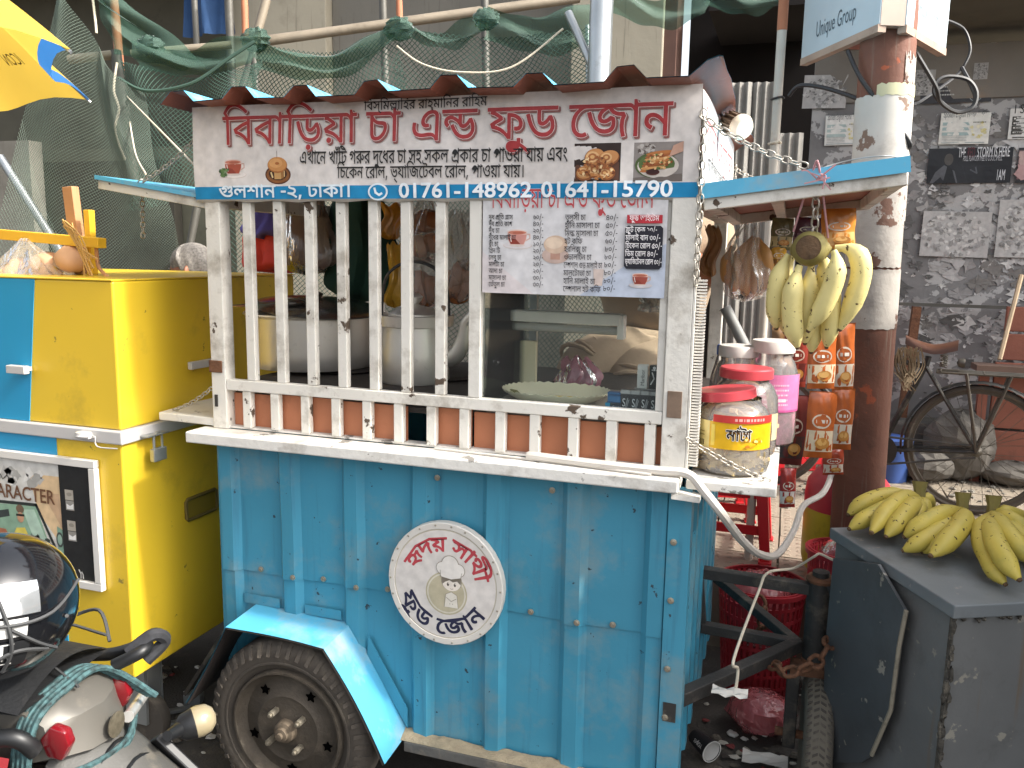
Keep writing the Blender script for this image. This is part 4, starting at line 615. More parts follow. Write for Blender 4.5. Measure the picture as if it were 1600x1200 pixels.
# screws with washers
scr = MB(); scr.lathe([(0.0085, 0), (0.0085, 0.002), (0.005, 0.003), (0.005, 0.007), (0.0, 0.0072)], (0, 0, 0), (0, -1, 0), 8)
scr_me = None
def screw(x, y, z, rot=0):
    global scr_me
    if scr_me is None:
        o = obj('screw', scr, BOLT, None); scr_me = o.data; bpy.data.objects.remove(o)
    inst('screw', scr_me, cart, Matrix.Translation((x, y, z)) @ Matrix.Rotation(rot, 4, 'Z'))
for x in (0.018, 0.135, 0.345, 0.55, 0.76, 0.97, 1.19, 1.334-0.03): screw(x, -0.005, 0.683)
for x in (0.256, 0.462, 0.884, 1.10): screw(x, -0.0245, 0.682)
for z in (0.86, 0.56, 0.42): screw(0.016, -0.006, z)
for z in (0.87, 0.69, 0.50, 0.33): screw(1.318, -0.004, z)
for z in (0.93, 0.78, 0.60, 0.47): screw(1.336, -0.028, z)
for x in (0.70, 1.02): screw(x, -0.004, 1.02)
# chassis and sill
t = MB(); t.box(0.62, W-0.01, -0.052, 0.06, 0.232, 0.262); obj('sill_ledge', t, mat('dusty_sill', '#5d5b57', 0.85, var=0.15, dirt=('#a39680', 0.6, 7), bump=(60, 0.4)), cart, smooth=False, bevel=0.003)
t = MB(); t.box(0.02, W-0.02, 0.07, 0.11, 0.20, 0.261); t.box(0.02, W-0.02, D-0.06, D-0.02, 0.20, 0.261); t.box(0.3, 0.34, 0.11, D-0.06, 0.20, 0.25); t.box(1.2, 1.24, 0.11, D-0.06, 0.20, 0.25)
obj('chassis', t, STEEL, cart, smooth=False)
t = MB(); t.box(0.005, W-0.005, 0.012, D-0.012, 0.266, 0.28); obj('floor_plate', t, STEEL, cart, smooth=False)
# dust bank lying on the sill
g = MB()
def dust(u, v):
    x = 0.60+u*0.73; y = -0.05+v*0.046
    return (x, y, 0.2635+0.012*v*(0.5+0.5*math.sin(x*31+1)*math.sin(x*13))+0.004*random.random()*v)
g.grid(dust, 60, 4); obj('sill_dust', g, mat('sand_dust', '#a8977c', 0.95, var=0.2, vs=40, dirt=('#6d6252', 0.4, 20), bump=(150, 0.6)), cart, kind='stuff', recalc=False)

# counter, rail and bars
t = MB()
def counter_board(u, v):
    x = -0.047+u*(W+0.047-0.003); sag = -0.012*math.sin(PI*u)*0
    return (x, v, sag)
t.box(-0.047, W-0.003, -0.088, 0.0, 1.068, 1.100); obj('counter', t, WHITE2, cart, smooth=False, bevel=0.004)
t = MB(); t.box(-0.02, W-0.02, -0.004, 0.03, 1.1025, 1.108)
obj('counter_strip', t, WHITE2, cart, smooth=False)
t = MB(); t.extrude([(W-0.02, -0.07, 1.062), (W+0.045, -0.055, 1.055), (W+0.045, -0.02, 1.056), (W-0.02, -0.01, 1.066)], (0, 0, -0.012)); obj('counter_lip', t, WHITE2, cart, smooth=False)
def bar(name, x0, x1, z0, z1, y0=-0.012, y1=0.012, m=None, bv=0.0025):
    t = MB(); t.box(x0, x1, y0, y1, z0, z1); return obj(name, t, m or WHITE, cart, smooth=False, bevel=bv)
bar('corner_post', -0.006, 0.042, 1.101, ZS+0.03, -0.016, 0.030)
bar('corner_post', 1.293, 1.352, 1.101, ZS+0.03, -0.016, 0.034)
t = MB(); t.box(1.3525, 1.357, -0.016, 0.036, 1.101, 1.78); obj('corner_strip', t, WHITE, cart, smooth=False)
bar('corner_post', 1.305, 1.348, 1.101, ZB-0.03, D-0.05, D-0.008)
bar('corner_post', 0.0, 0.042, 1.101, ZB-0.03, D-0.05, D-0.008)
bar('window_rail', 0.043, 1.292, ZR-0.013, ZR+0.018, -0.014, 0.014)
for x in (0.126, 0.225, 0.323, 0.42, 0.516, 0.61, 0.708): bar('window_bar', x-0.014, x+0.014, ZR+0.0185, ZS+0.02, -0.010, 0.012)
bar('window_bar', 0.789, 0.822, ZR+0.0185, ZS+0.02, -0.013, 0.02)
bar('window_bar', 1.273, 1.2915, ZR+0.0185, ZS+0.02, -0.006, 0.02)
for x in (0.108, 0.201, 0.3, 0.397, 0.493, 0.588, 0.684, 0.778, 0.878, 0.971, 1.072, 1.169, 1.264):
    bar('short_bar', x-0.0135, x+0.0135, 1.1085, ZR-0.0135, -0.012, 0.010)
# terracotta boards behind the short bars (one missing, one cut short)
for i, (a, b) in enumerate([(0.045, 0.2), (0.2015, 0.396), (0.398, 0.600), (0.676, 0.788), (0.796, 0.970), (0.9715, 1.071), (1.0725, 1.29)]):
    t = MB(); t.box(a, b, 0.018, 0.026, 1.1085, 1.203+0.004*(i % 2)); obj('infill_board', t, TERRA, cart, smooth=False)
t = MB(); t.box(0.02, W-0.02, 0.03, D-0.02, 1.185, 1.2); obj('deck', t, SOOT, cart, smooth=False)
# sill board behind the glass and the dark shelf over the showcase
t = MB(); t.box(0.825, 1.29, 0.03, 0.42, 1.2005, 1.222); obj('showcase_floor', t, mat('showcase_board', '#77716a', 0.5, var=0.1), cart, smooth=False)
t = MB(); t.box(0.80, 1.30, 0.03, 0.44, 1.520, 1.540); obj('showcase_top', t, SOOT, cart, smooth=False)
t = MB(); t.box(0.824, 0.846, 0.40, 0.42, 1.2225, 1.519); t.box(0.79, 0.81, 0.405, 0.425, 1.2005, 1.519); obj('showcase_frame', t, GALV, cart, smooth=False)
t = MB(); t.box(0.823, 1.272, 0.006, 0.009, ZR+0.02, 1.545); obj('front_glass', t, GLASS, cart, smooth=False)
t = MB(); t.box(0.8175, 0.8205, 0.03, 0.40, 1.2225, 1.519); obj('side_glass', t, GLASS, cart, smooth=False)
# worn hinge plates and latch
t = MB(); t.box(-0.010, 0.034, -0.021, -0.0165, 1.265, 1.30); obj('hinge_plate', t, RUST, cart, smooth=False, bevel=0.003)
t = MB(); t.box(0.005, 0.014, -0.020, -0.0165, 1.165, 1.20); obj('hinge_plate', t, STEEL, cart, smooth=False)
t = MB(); t.box(1.303, 1.338, -0.0185, -0.0165, 1.235, 1.30); obj('filler_patch', t, mat('bare_patch', '#7a6656', 0.8, var=0.25, vs=30, dirt=('#463a31', 0.4, 30)), cart, smooth=False, bevel=0.002)

# upper box: header frame, side flex, roof
bar('header_beam', -0.006, 1.352, ZS+0.031, ZS+0.07, -0.010, 0.03)
bar('header_beam', -0.006, 1.352, ZB-0.04, ZB-0.005, -0.010, 0.03)
bar('header_beam', -0.006, 0.03, ZB-0.04, ZB-0.005, 0.031, D-0.01); bar('header_beam', 1.315, 1.351, ZB-0.04, ZB-0.005, 0.031, D-0.01)
bar('header_beam', -0.006, 1.352, ZB-0.04, ZB-0.005, D-0.009, D+0.02)
bar('header_beam', 1.315, 1.351, ZS-0.03, ZS+0.01, 0.036, D-0.052); bar('header_beam', -0.004, 0.03, ZS-0.03, ZS+0.01, 0.036, D-0.052)
def bwarp(x, z): return 0.0035*math.sin(x*4.1+z*9)+0.002*math.sin(x*17+z*21)+0.005*math.sin(x*2.2)*math.sin(z*13)
BX0, BX1, BZ0 = -0.030, 1.351, 1.752
bf = surf((BX0, -0.021, BZ0), (1, 0, 0), (0, 0, 1), 0.00012, bwarp)
BL, BH = BX1-BX0, ZB+0.004-BZ0
gm = MB(); gm.cur = lin('#dcd5d0')
gm.grid(lambda u, v: bf(u*BL, 0.034+v*(BH-0.034), 0), 80, 18)
gm.cur = lin('#1c86b8'); gm.grid(lambda u, v: bf(u*BL, v*0.034, 0), 80, 3)
banner = obj('banner', gm, FLEX, cart, recalc=False)
def bp(px, py):            # banner coordinates of a spot in the photograph
    q = at(px, py, y=-0.021); return q.x-BX0, q.z-BZ0
bfl = surf((BX0, -0.0228, BZ0), (1, 0, 0), (0, 0, 1), 0.0005, bwarp)
p = Print(bfl)
def line_of(run, pa, pb, col, hscale=1.0, offs=0, prnt=None, en=False, layer_col=None):
    """a line of lettering whose head stroke runs from pa to pb"""
    (x0, y0), (x1, y1) = bp(*pa), bp(*pb); w = math.hypot(x1-x0, y1-y0); h = hscale
    (prnt or p).text(col, run, x0, y0, h, w, offs, en, math.atan2(y1-y0, x1-x0))
# title: soft dark edge, white outline, red letters (baseline ends measured on the banner)
for c, o, ddx, ddy in (('#8d5a55', 22, 0.004, -0.004), ('#f0dcd8', 15, 0, 0), ('#a8383a', 5, 0, 0)):
    (x0, y0), (x1, y1) = bp(352, 227), bp(1050, 212)
    p.text(c, 'title', x0+ddx, y0+ddy, 0.118, x1-x0, o, False, math.atan2(y1-y0, x1-x0))
obj('lettering', p.mb, FLEX, banner, smooth=False, recalc=False); p = Print(bfl); p.l = 2
line_of('bism', (570, 173), (762, 165), '#2a2423', 0.034, 6)
obj('lettering', p.mb, FLEX, banner, smooth=False, recalc=False); p = Print(bfl); p.l = 2
line_of('l2', (472, 257), (888, 252), '#1d1b1b', 0.050, 7)
obj('lettering', p.mb, FLEX, banner, smooth=False, recalc=False); p = Print(bfl); p.l = 2
line_of('l3', (530, 279), (820, 277), '#1d1b1b', 0.046, 7)
obj('lettering', p.mb, FLEX, banner, smooth=False, recalc=False)
p = Print(bfl); p.l = 1
line_of('strip', (345, 309), (552, 308), '#dfeaf0', 0.050, 16)
obj('lettering', p.mb, FLEX, banner, smooth=False, recalc=False); p = Print(bfl); p.l = 1
x, y = bp(592, 300); p.oval('#e6eef2', x, y, 0.028, 0.022); p.oval('#1c86b8', x, y, 0.023, 0.0175); p.line('#e6eef2', [(x-.009, y+.009), (x-.006, y-.002), (x+.004, y-.008), (x+.011, y-.004)], 0.006)
obj('lettering', p.mb, FLEX, banner, smooth=False, recalc=False); p = Print(bfl); p.l = 2
line_of('01761-148962', (624, 309), (830, 308), '#eef3f6', 0.052, 22, en=True)
obj('lettering', p.mb, FLEX, banner, smooth=False, recalc=False); p = Print(bfl); p.l = 2
line_of('01641-15790', (845, 308), (1050, 307), '#eef3f6', 0.052, 22, en=True)
obj('lettering', p.mb, FLEX, banner, smooth=False, recalc=False)
# hem of the flex below the strip
t = MB(); t.grid(lambda u, v: Vector(bf(u*BL, -0.006*v, 0))+Vector((0, 0.006*v, -0.002*math.sin(u*60)*v)), 80, 2); obj('hem', t, mat('flex_back', '#b9b4ad', 0.6), banner, recalc=False)

def cup(pr, cx, cy, s, tea='#a5503c', leaves=True, handle=1, saucer='#e6ded8'):
    pr.oval('#cdbfb6', cx+.05*s, cy-.62*s, 1.25*s, .30*s); pr.oval(saucer, cx+.05*s, cy-.60*s, 1.2*s, .27*s); pr.oval('#d3c6bf', cx, cy-.58*s, .7*s, .14*s)
    pr.line('#c9a79a', [(cx+handle*.78*s, cy+.32*s), (cx+handle*1.08*s, cy+.3*s), (cx+handle*1.1*s, cy-.02*s), (cx+handle*.68*s, cy-.25*s)], .1*s)
    pr.poly('#d8b9ae', [(cx-.86*s, cy+.5*s), (cx-.8*s, cy-.1*s), (cx-.6*s, cy-.55*s), (cx+.6*s, cy-.55*s), (cx+.8*s, cy-.1*s), (cx+.86*s, cy+.5*s)])
    pr.poly(tea, [(cx-.83*s, cy+.28*s), (cx-.76*s, cy-.1*s), (cx-.56*s, cy-.5*s), (cx+.56*s, cy-.5*s), (cx+.76*s, cy-.1*s), (cx+.83*s, cy+.28*s)])
    pr.poly('#8b3b2e', [(cx-.78*s, cy+.0*s), (cx-.56*s, cy-.5*s), (cx+.3*s, cy-.5*s), (cx-.1*s, cy-.1*s)])
    pr.oval('#d9c4bb', cx, cy+.5*s, .87*s, .20*s); pr.oval('#c27a64', cx, cy+.44*s, .78*s, .16*s); pr.oval('#a85f4c', cx+.1*s, cy+.42*s, .5*s, .09*s)
    pr.line('#f2e6e0', [(cx-.62*s, cy+.2*s), (cx-.5*s, cy-.3*s)], .07*s)
    if leaves: pr.blobs(['#47603a', '#5d7a48', '#3a4f33', '#6f8a58'], cx-.85*s, cy-.35*s, .45*s, .42*s, 26, .17*s)
def bun(pr, cx, cy, s):
    pr.oval('#5a3422', cx, cy-.55*s, 1.2*s, .75*s); pr.oval('#8c5a34', cx, cy-.58*s, 1.08*s, .62*s); pr.oval('#40251a', cx, cy-.5*s, .85*s, .5*s)
    pr.rect('#c79a62', cx-.34*s, cy-.9*s, cx+.30*s, cy-.2*s); pr.rect('#9a6d3e', cx+.3*s, cy-.85*s, cx+.52*s, cy-.2*s); pr.line('#e3c691', [(cx-.62*s, cy-.4*s), (cx-.5*s, cy-.75*s)], .14*s); pr.line('#dcb57f', [(cx+.62*s, cy-.3*s), (cx+.6*s, cy-.7*s)], .1*s)
    pr.oval('#a8693a', cx, cy+.18*s, .92*s, .60*s); pr.oval('#c58a52', cx, cy+.24*s, .88*s, .55*s); pr.oval('#d39c64', cx-.12*s, cy+.32*s, .62*s, .36*s); pr.oval('#a9683a', cx, cy+.3*s, .2*s, .11*s)
    pr.line('#6d5142', [(cx, cy+.7*s), (cx, cy+1.25*s)], .03*s)
p = Print(bf); x, y = bp(366, 262); cup(p, x, y, 0.032); obj('printed_picture', p.mb, FLEX, banner, smooth=False, recalc=False, label='printed glass cup of red tea with mint leaves')
p = Print(bf); x, y = bp(436, 262); bun(p, x, y, 0.034); obj('printed_picture', p.mb, FLEX, banner, smooth=False, recalc=False, label='printed round bun on a brass holder')
p = Print(bf); (x0, y0), (x1, y1) = bp(897, 284), bp(971, 223); p.rect('#33241f', x0, y0, x1, y1, 8); w, h = x1-x0, y1-y0
p.poly('#5a3a2c', [(x0+.02*w, y0+.02*h), (x1-.03*w, y0+.02*h), (x1-.03*w, y0+.5*h), (x0+.5*w, y0+.8*h), (x0+.02*w, y0+.4*h)])
for (a, b, r, sx) in ((.25, .22, .20, 1.5), (.5, .3, .22, 1.4), (.72, .2, .18, 1.4), (.45, .62, .24, 1.3), (.75, .6, .2, 1.6)):
    p.oval('#8c5430', x0+a*w, y0+b*h, r*w*sx*.72, r*h, rot=.2); p.oval('#c98d57', x0+a*w, y0+(b+.03)*h, r*w*sx*.66, r*h*.85, rot=.2); p.oval('#e0b27c', x0+(a-.05)*w, y0+(b+.02)*h, r*w*.6, r*h*.6); p.oval('#a8683c', x0+(a-.05)*w, y0+(b+.02)*h, r*w*.4, r*h*.4); p.oval('#d9a86d', x0+(a-.05)*w, y0+(b+.02)*h, r*w*.2, r*h*.2)
p.blobs(['#e8c796', '#9a5c33', '#6d3c22', '#b57844'], x0+.5*w, y0+.35*h, .4*w, .3*h, 50, .05*w)
obj('printed_picture', p.mb, FLEX, banner, smooth=False, recalc=False, label='printed picture of rolled flatbreads on black')
p = Print(bf); (x0, y0), (x1, y1) = bp(989, 284), bp(1069, 221); p.rect('#8d8580', x0, y0, x1, y1, 8); w, h = x1-x0, y1-y0
p.poly('#6f655f', [(x0, y0), (x1, y0), (x1, y0+.2*h), (x0, y0+.1*h)]); p.blobs(['#b9b2ac', '#5b504a', '#a29a93'], x0+.25*w, y0+.85*h, .2*w, .12*h, 24, .05*w)
p.oval('#4d5c34', x0+.47*w, y0+.42*h, .44*w, .34*h); p.oval('#cfc5bb', x0+.5*w, y0+.40*h, .42*w, .31*h); p.oval('#566b3b', x0+.47*w, y0+.44*h, .37*w, .27*h)
for i in range(7): a = .28+.02*i; p.oval(('#b5713f', '#d0965d', '#a05d34')[i % 3], x0+(.40+.02*i)*w, y0+(.30+.07*i)*h, .27*w, .055*h, rot=.12)
p.oval('#5a2f28', x0+.40*w, y0+.24*h, .14*w, .08*h); p.oval('#3d1d1a', x0+.40*w, y0+.25*h, .12*w, .06*h); p.poly('#c39a86', [(x1-.28*w, y0+.62*h), (x1, y0+.75*h), (x1, y1), (x1-.2*w, y1-.1*h)])
p.blobs(['#d8a56b', '#8c4d2c', '#e6c08b', '#5e7040'], x0+.5*w, y0+.5*h, .3*w, .2*h, 50, .035*w)
obj('printed_picture', p.mb, FLEX, banner, smooth=False, recalc=False, label='printed picture of fried rolls on a dish with sauce')
# side flex on the right end: the same title seen almost edge on
sf = surf((1.3535, -0.018, ZS+0.005), (0, 1, 0), (0, 0, 1), 0.00015, lambda x, z: 0.003*math.sin(x*9)+0.002*math.sin(z*20))
g = MB(); g.cur = lin('#dcd6d2'); g.grid(lambda u, v: sf(u*(D+0.01), v*(0.225), 0), 16, 6); sb = obj('side_banner', g, FLEX, cart, recalc=False)
p = Print(sf); p.text('#c55a5e', 'title', 0.06, 0.11, 0.10, 0.85, 6); p.text('#3a3535', 'l2', 0.10, 0.06, 0.045, 0.8, 6); obj('lettering', p.mb, FLEX, sb, smooth=False, recalc=False)

# roof of ribbed sheet: sky blue above, brown primer below
RR = [-0.012, 0.179, 0.362, 0.563, 0.769, 0.979, 1.19, 1.386]
def roof(zoff, x1):
    prof = []
    for r in RR:
        prof += [(r-0.050, 0), (r-0.021, 0.029), (r+0.018, 0.029), (r+0.046, 0)] if r < 1.3 else [(r-0.058, 0), (r-0.020, 0.031), (r+0.004, 0.037), (r+0.012, 0.033)]
    prof[0] = (-0.068, 0.0)
    prof = [(x, h) for x, h in prof]; ny = 12; vs = []
    for j in range(ny+1):
        v = j/ny; y = -0.098+v*1.2
        for i, (x, h) in enumerate(prof):
            e = 0.012*(random.random()-.5)*(i > len(prof)-3)+0.003*math.sin(x*11+v*5)
            vs.append((x+0.02*v*(i > len(prof)-4)*math.sin(v*9), y+0.004*math.sin(x*40)*(j == 0), 1.999+h+zoff-0.030*v+e))
    n = len(prof)
    return MB().add(vs, [(j*n+i, j*n+i+1, (j+1)*n+i+1, (j+1)*n+i) for j in range(ny) for i in range(n-1)])
random.seed(3); obj('roof_sheet', roof(0.0022, 0), SKYB, cart, recalc=False)
random.seed(3); obj('roof_underside', roof(0, 0), BROWN, cart, recalc=False)
random.seed(5)

# lift-up flaps on both ends
def flap(name, a, b, y0, y1, side):
    """a = hinge (x, z), b = outer edge (x, z)"""
    h = holder(name, cart); dx, dz = b[0]-a[0], b[1]-a[1]; l = math.hypot(dx, dz); ux, uz = dx/l, dz/l; nx, nz = -uz*(1 if dx > 0 else -1), abs(ux)
    def pt(s, t, n): return (a[0]+ux*s+nx*n, t, a[1]+uz*s+nz*n)
    def slab(nm, s0, s1, t0, t1, n0, n1, m, bv=0.002):
        mb = MB(); mb.add([pt(s, t, n) for s in (s0, s1) for t in (t0, t1) for n in (n0, n1)], [(0, 1, 3, 2), (4, 6, 7, 5), (0, 4, 5, 1), (2, 3, 7, 6), (0, 2, 6, 4), (1, 5, 7, 3)])
        return obj(nm, mb, m, h, smooth=False, bevel=bv)
    slab('frame_rail', 0, l, y0, y0+0.03, -0.032, 0.0, WHITE); slab('frame_rail', 0, l, y1-0.03, y1, -0.032, 0.0, WHITE)
    slab('frame_rail', 0, 0.03, y0+0.0305, y1-0.0305, -0.030, -0.001, WHITE); slab('frame_rail', l-0.03, l, y0+0.0305, y1-0.0305, -0.030, -0.001, WHITE)
    slab('frame_rail', l*.34, l*.34+0.028, y0+0.0305, y1-0.0305, -0.030, -0.003, WHITE)
    slab('lining', 0.002, l-0.002, y0+0.002, y1-0.002, 0.0006, 0.003, BROWN, 0)
    slab('top_sheet', -0.004, l+0.006, y0-0.008, y1+0.006, 0.0036, 0.0052, SKYB, 0)
    slab('front_lip', -0.004, l+0.006, y0-0.009, y0-0.0085+0.0015, -0.006, 0.028 if side > 0 else 0.006, SKYB, 0)
    return h
FR = flap('side_flap', (1.362, 1.755), (1.785, 1.808), -0.006, 0.93, 1)
FL = flap('side_flap', (-0.006, 1.760), (-0.385, 1.818), -0.006, 0.80, -1)
# shelves on both ends
t = MB(); t.box(1.359, 1.566, -0.035, 0.60, 1.068, 1.092); obj('side_shelf', t, WHITE2, cart, smooth=False, bevel=0.004)
t = MB(); t.extrude([(-0.008, -0.008, 1.128), (-0.215, 0.0, 1.128), (-0.235, 0.20, 1.128), (-0.215, 0.50, 1.128), (-0.008, 0.50, 1.128)], (0, 0, -0.024)); obj('side_shelf', t, WHITE2, cart, smooth=False, bevel=0.003)
# ribbed strip (folding grille) standing against the right end
t = MB()
for i in range(62): z = 1.115+i*0.0073; t.box(1.358, 1.379, 0.005, 0.03, z, z+0.0042)
t.box(1.358, 1.362, 0.0302, 0.034, 1.11, 1.57); obj('ribbed_strip', t, mat('ivory_plastic', '#dcd8d0', 0.5, var=0.05, dirt=('#9a9286', 0.3, 10)), cart, smooth=False, kind='stuff')
t = MB(); t.box(1.352, 1.357, 0.10, 0.17, 1.095, 1.225); t.box(1.352, 1.357, 0.20, 0.27, 1.095, 1.225); obj('side_slats', t, WHITE, cart, smooth=False)

# round sign on the front
sign = MB(); SXc, SZc, SRx, SRz = 0.741, 0.742, 0.166, 0.171
sign.add([], []); n = 40
def ring(r, y): return [(SXc+SRx*r*math.cos(2*PI*i/n), y, SZc+SRz*r*math.sin(2*PI*i/n)) for i in range(n)]
rs = [ring(1, -0.026), ring(1.0, -0.047), ring(0.985, -0.050), ring(0.90, -0.0495), ring(0.89, -0.0475)]
for a, b in zip(rs, rs[1:]): sign.add(a+b, [(i, (i+1) % n, n+(i+1) % n, n+i) for i in range(n)])
sign.add(rs[-1], [list(range(n))]); sign.add(rs[0], [list(range(n))[::-1]])
sg = obj('round_sign', sign, mat('sign_white', '#cfcac2', 0.5, var=0.04, dirt=('#9a8f80', 0.25, 14)), cart)
t = MB()
for i in range(22):
    a = 2*PI*i/22+rnd(-.05, .05); t.ball((SXc+SRx*.955*math.cos(a), -0.0505, SZc+SRz*.955*math.sin(a)), (0.003, 0.0015, 0.003), 6, 4)
obj('rivet', t, BOLT, sg, kind='stuff')
sfn = surf((SXc, -0.0478, SZc), (1, 0, 0), (0, 0, 1), 0.0001)
p = Print(sfn); p.oval('#bdb39f', 0, 0, .148, .152, 48); p.oval('#d3cdc7', 0, 0, .1455, .1495, 48)
p.oval('#b3aa90', .005, -.025, .060, .060, 36); p.oval('#d0cab9', .005, -.025, .056, .056, 36); p.oval('#b9b096', .005, -.025, .052, .052, 36)
tilt = math.radians(-14)
def arc(run, r, a0, a1, h, col, off, inner=False):
    W_ = RUNS[run][0]/1000
    def fn(x, y, e):
        t_ = x/W_
        if not inner: a = a0+(a1-a0)*t_; q = r+y*h
        else: a = a0+(a1-a0)*t_; q = r-y*h
        return sfn(q*math.cos(a), q*math.sin(a)*1.02, p.l+e)
    p.l += 1; write(p.mb, run, fn, col, off, W_, 1.0)
arc('hs', 0.090, math.radians(158), math.radians(12), 0.062, '#b5444c', 22)
arc('fz', 0.138, math.radians(197), math.radians(330), 0.062, '#2b2c45', 22, True)
# a plain little cook: hat, hair, face, jacket
p.oval('#8f8778', .020, .012, .030, .028); p.oval('#e3d9cd', .020, .008, .027, .024); p.poly('#7b7266', [(-.008, .020), (.048, .024), (.046, .004), (.036, .013), (.024, .009), (.014, .014), (.002, .008), (-.006, .001)])
for ex in (.010, .030): p.oval('#4c443c', ex, .002, .0032, .0050); p.oval('#e8e2da', ex+.001, .004, .0012, .0016)
p.line('#8a7060', [(.017, -.009), (.021, -.0105), (.025, -.009)], .0012)
p.poly('#d8d2c6', [(.000, -.062), (.004, -.026), (.020, -.018), (.036, -.026), (.040, -.062)]); p.line('#8d8474', [(.000, -.062), (.004, -.026), (.020, -.018), (.036, -.026), (.040, -.062)], .0012); p.line('#8d8474', [(.006, -.035), (.020, -.045), (.034, -.036)], .0015)
for bx in (.016, .024): p.oval('#9a917f', bx, -.052, .0014, .0014, 8)
for (a, b, r) in ((-.006, .046, .017), (.016, .058, .024), (.040, .044, .018)): p.oval('#8d8474', a, b, r*1.06, r*1.06)
for (a, b, r) in ((-.006, .046, .0165), (.016, .058, .0235), (.040, .044, .0175)): p.oval('#dcd7d0', a, b, r, r)
p.poly('#dcd7d0', [(-.010, .022), (-.012, .042), (.050, .040), (.047, .024), (.020, .017)]); p.line('#8d8474', [(-.012, .040), (-.010, .022), (.020, .017), (.047, .024), (.050, .038)], .0013)
obj('lettering', p.mb, PAPER, sg, smooth=False, recalc=False)

# fender and main wheel
fen = MB(); fp_ = [(-0.035, 0.31), (0.115, 0.572), (0.432, 0.562), (0.612, 0.262)]; yo = -0.152
def fpt(i, y, k=0.0): x, z = fp_[i]; return (x, y, z-k)
for (i, j) in ((0, 1), (1, 2), (2, 3)):
    a, b = fp_[i], fp_[j]
    fen.grid(lambda u, v: (a[0]+(b[0]-a[0])*u, -0.0+yo*v+0.010*(math.sin(u*3)*v), a[1]+(b[1]-a[1])*u-0.010*v+0.006*math.sin(u*PI)*(i == 2)), 8, 4)
obj('fender', fen, SKYB, cart, recalc=False)
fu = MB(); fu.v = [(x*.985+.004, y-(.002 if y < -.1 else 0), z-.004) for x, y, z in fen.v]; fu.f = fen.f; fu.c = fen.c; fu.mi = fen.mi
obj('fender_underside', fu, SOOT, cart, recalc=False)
for x0, x1, z in ((0.075, 0.198, .578), (0.284, 0.403, .574)): fl = MB(); fl.box(x0, x1, -0.0085, -0.006, z-.006, z+.022); obj('fender_flange', fl, BLUE, cart, smooth=False)
fl = MB(); fl.extrude([(0.485, -0.0085, 0.478), (0.49, -0.0085, 0.535), (0.612, -0.0085, 0.335), (0.612, -0.0085, 0.275)], (0, 0.0025, 0))
obj('fender_flange', fl, BLUE, cart, smooth=False)
def tyre_profile(r, w, rim):
    h = w/2
    return [(rim, -h*.62), (rim+.012, -h*.80), (rim+(r-rim)*.45, -h), (r-.022, -h*.93), (r-.006, -h*.72), (r, -h*.45), (r, h*.45), (r-.006, h*.72), (r-.022, h*.93), (rim+(r-rim)*.45, h), (rim+.012, h*.80), (rim, h*.62)]
def cart_wheel(cx, cy, cz):
    h = holder('wheel', cart); c = (cx, cy, cz); r, w, rim = 0.262, 0.125, 0.172
    obj('tyre', MB().lathe(tyre_profile(r, w, rim), c, (0, 1, 0), 56, cap=False), RUBBER, h)
    tr = MB()
    for i in range(46):
        a = 2*PI*i/46; ca, sa = math.cos(a), math.sin(a); ta = Vector((-sa, 0, ca)); ra = Vector((ca, 0, sa))
        for s_ in (-1, 1):
            y = cy+s_*w*.455; b = Vector((cx, y, cz))+ra*(r-.020)
            tr.obox(b, ta*0.0055+ra*.001, Vector((0, s_*.006, 0))-ra*.004, ra*0.014+Vector((0, -s_*.008, 0)))
    obj('tread', tr, RUBBER, h, smooth=False, kind='stuff')
    t2 = MB()                       # raised maker's ring on the sidewall
    t2.lathe([(0.196, -.0), (0.198, -.002), (0.203, -.002), (0.205, 0)], (cx, cy-w*.475, cz), (0, 1, 0), 48, cap=False); obj('sidewall_ring', t2, RUBBER, h)
    y0 = cy-w*.40
    obj('rim', MB().lathe([(rim+.006, .012), (rim+.002, -.012), (rim-.004, -.012), (rim-.008, .006), (rim-.022, .020), (.115, .012), (.098, -.002), (.06, .004), (.045, -.004), (.0, -.004)], (cx, y0, cz), (0, 1, 0), 48, cap=False), RIMM, h, recalc=True)
    for i in range(5):              # flat black stars, the dark of openings put into their colour
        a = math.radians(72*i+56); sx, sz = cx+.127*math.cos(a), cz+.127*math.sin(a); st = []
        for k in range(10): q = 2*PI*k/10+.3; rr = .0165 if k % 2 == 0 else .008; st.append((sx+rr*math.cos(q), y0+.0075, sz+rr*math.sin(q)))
        obj('black_star', MB().extrude(st, (0, 0.004, 0)), mat('hole_black', '#060606', 0.95, var=0, spec=0), h, smooth=False)
    for i in range(4):
        a = math.radians(90*i+38); b = (cx+.062*math.cos(a), y0+.004, cz+.062*math.sin(a)); e = (b[0], y0-.026, b[2])
        m_ = MB(); m_.cyl(b, e, .0105, 6); m_.cyl(e, (e[0], e[1]-.008, e[2]), .006, 8); obj('lug_nut', m_, BOLT, h, bevel=0.001)
    m_ = MB(); m_.lathe([(.034, .0), (.030, -.022), (.020, -.026), (.019, -.036), (.010, -.038), (.010, -.046), (0, -.047)], (cx, y0-.002, cz), (0, 1, 0), 14); obj('hub', m_, mat('hub_grime', '#6b5f50', 0.8, 0.2, var=0.25, dirt=('#3c342c', 0.4, 30)), h)
    return h
cart_wheel(0.292, -0.072, 0.272)
cart_wheel(0.292, D+0.05, 0.272)
t = MB(); t.cyl((0.292, -0.03, 0.272), (0.292, D+0.02, 0.272), 0.018, 10); obj('axle', t, STEEL, cart)
# prop bar leaning out from under the fender on the left
a = at(355, 985, y=-0.03); b = at(296, 1078, y=0.02); t = MB(); t.beam(a, b, 0.05, 0.012, (1, 0, 0)); obj('fender_stay', t, STEEL, cart, smooth=False)

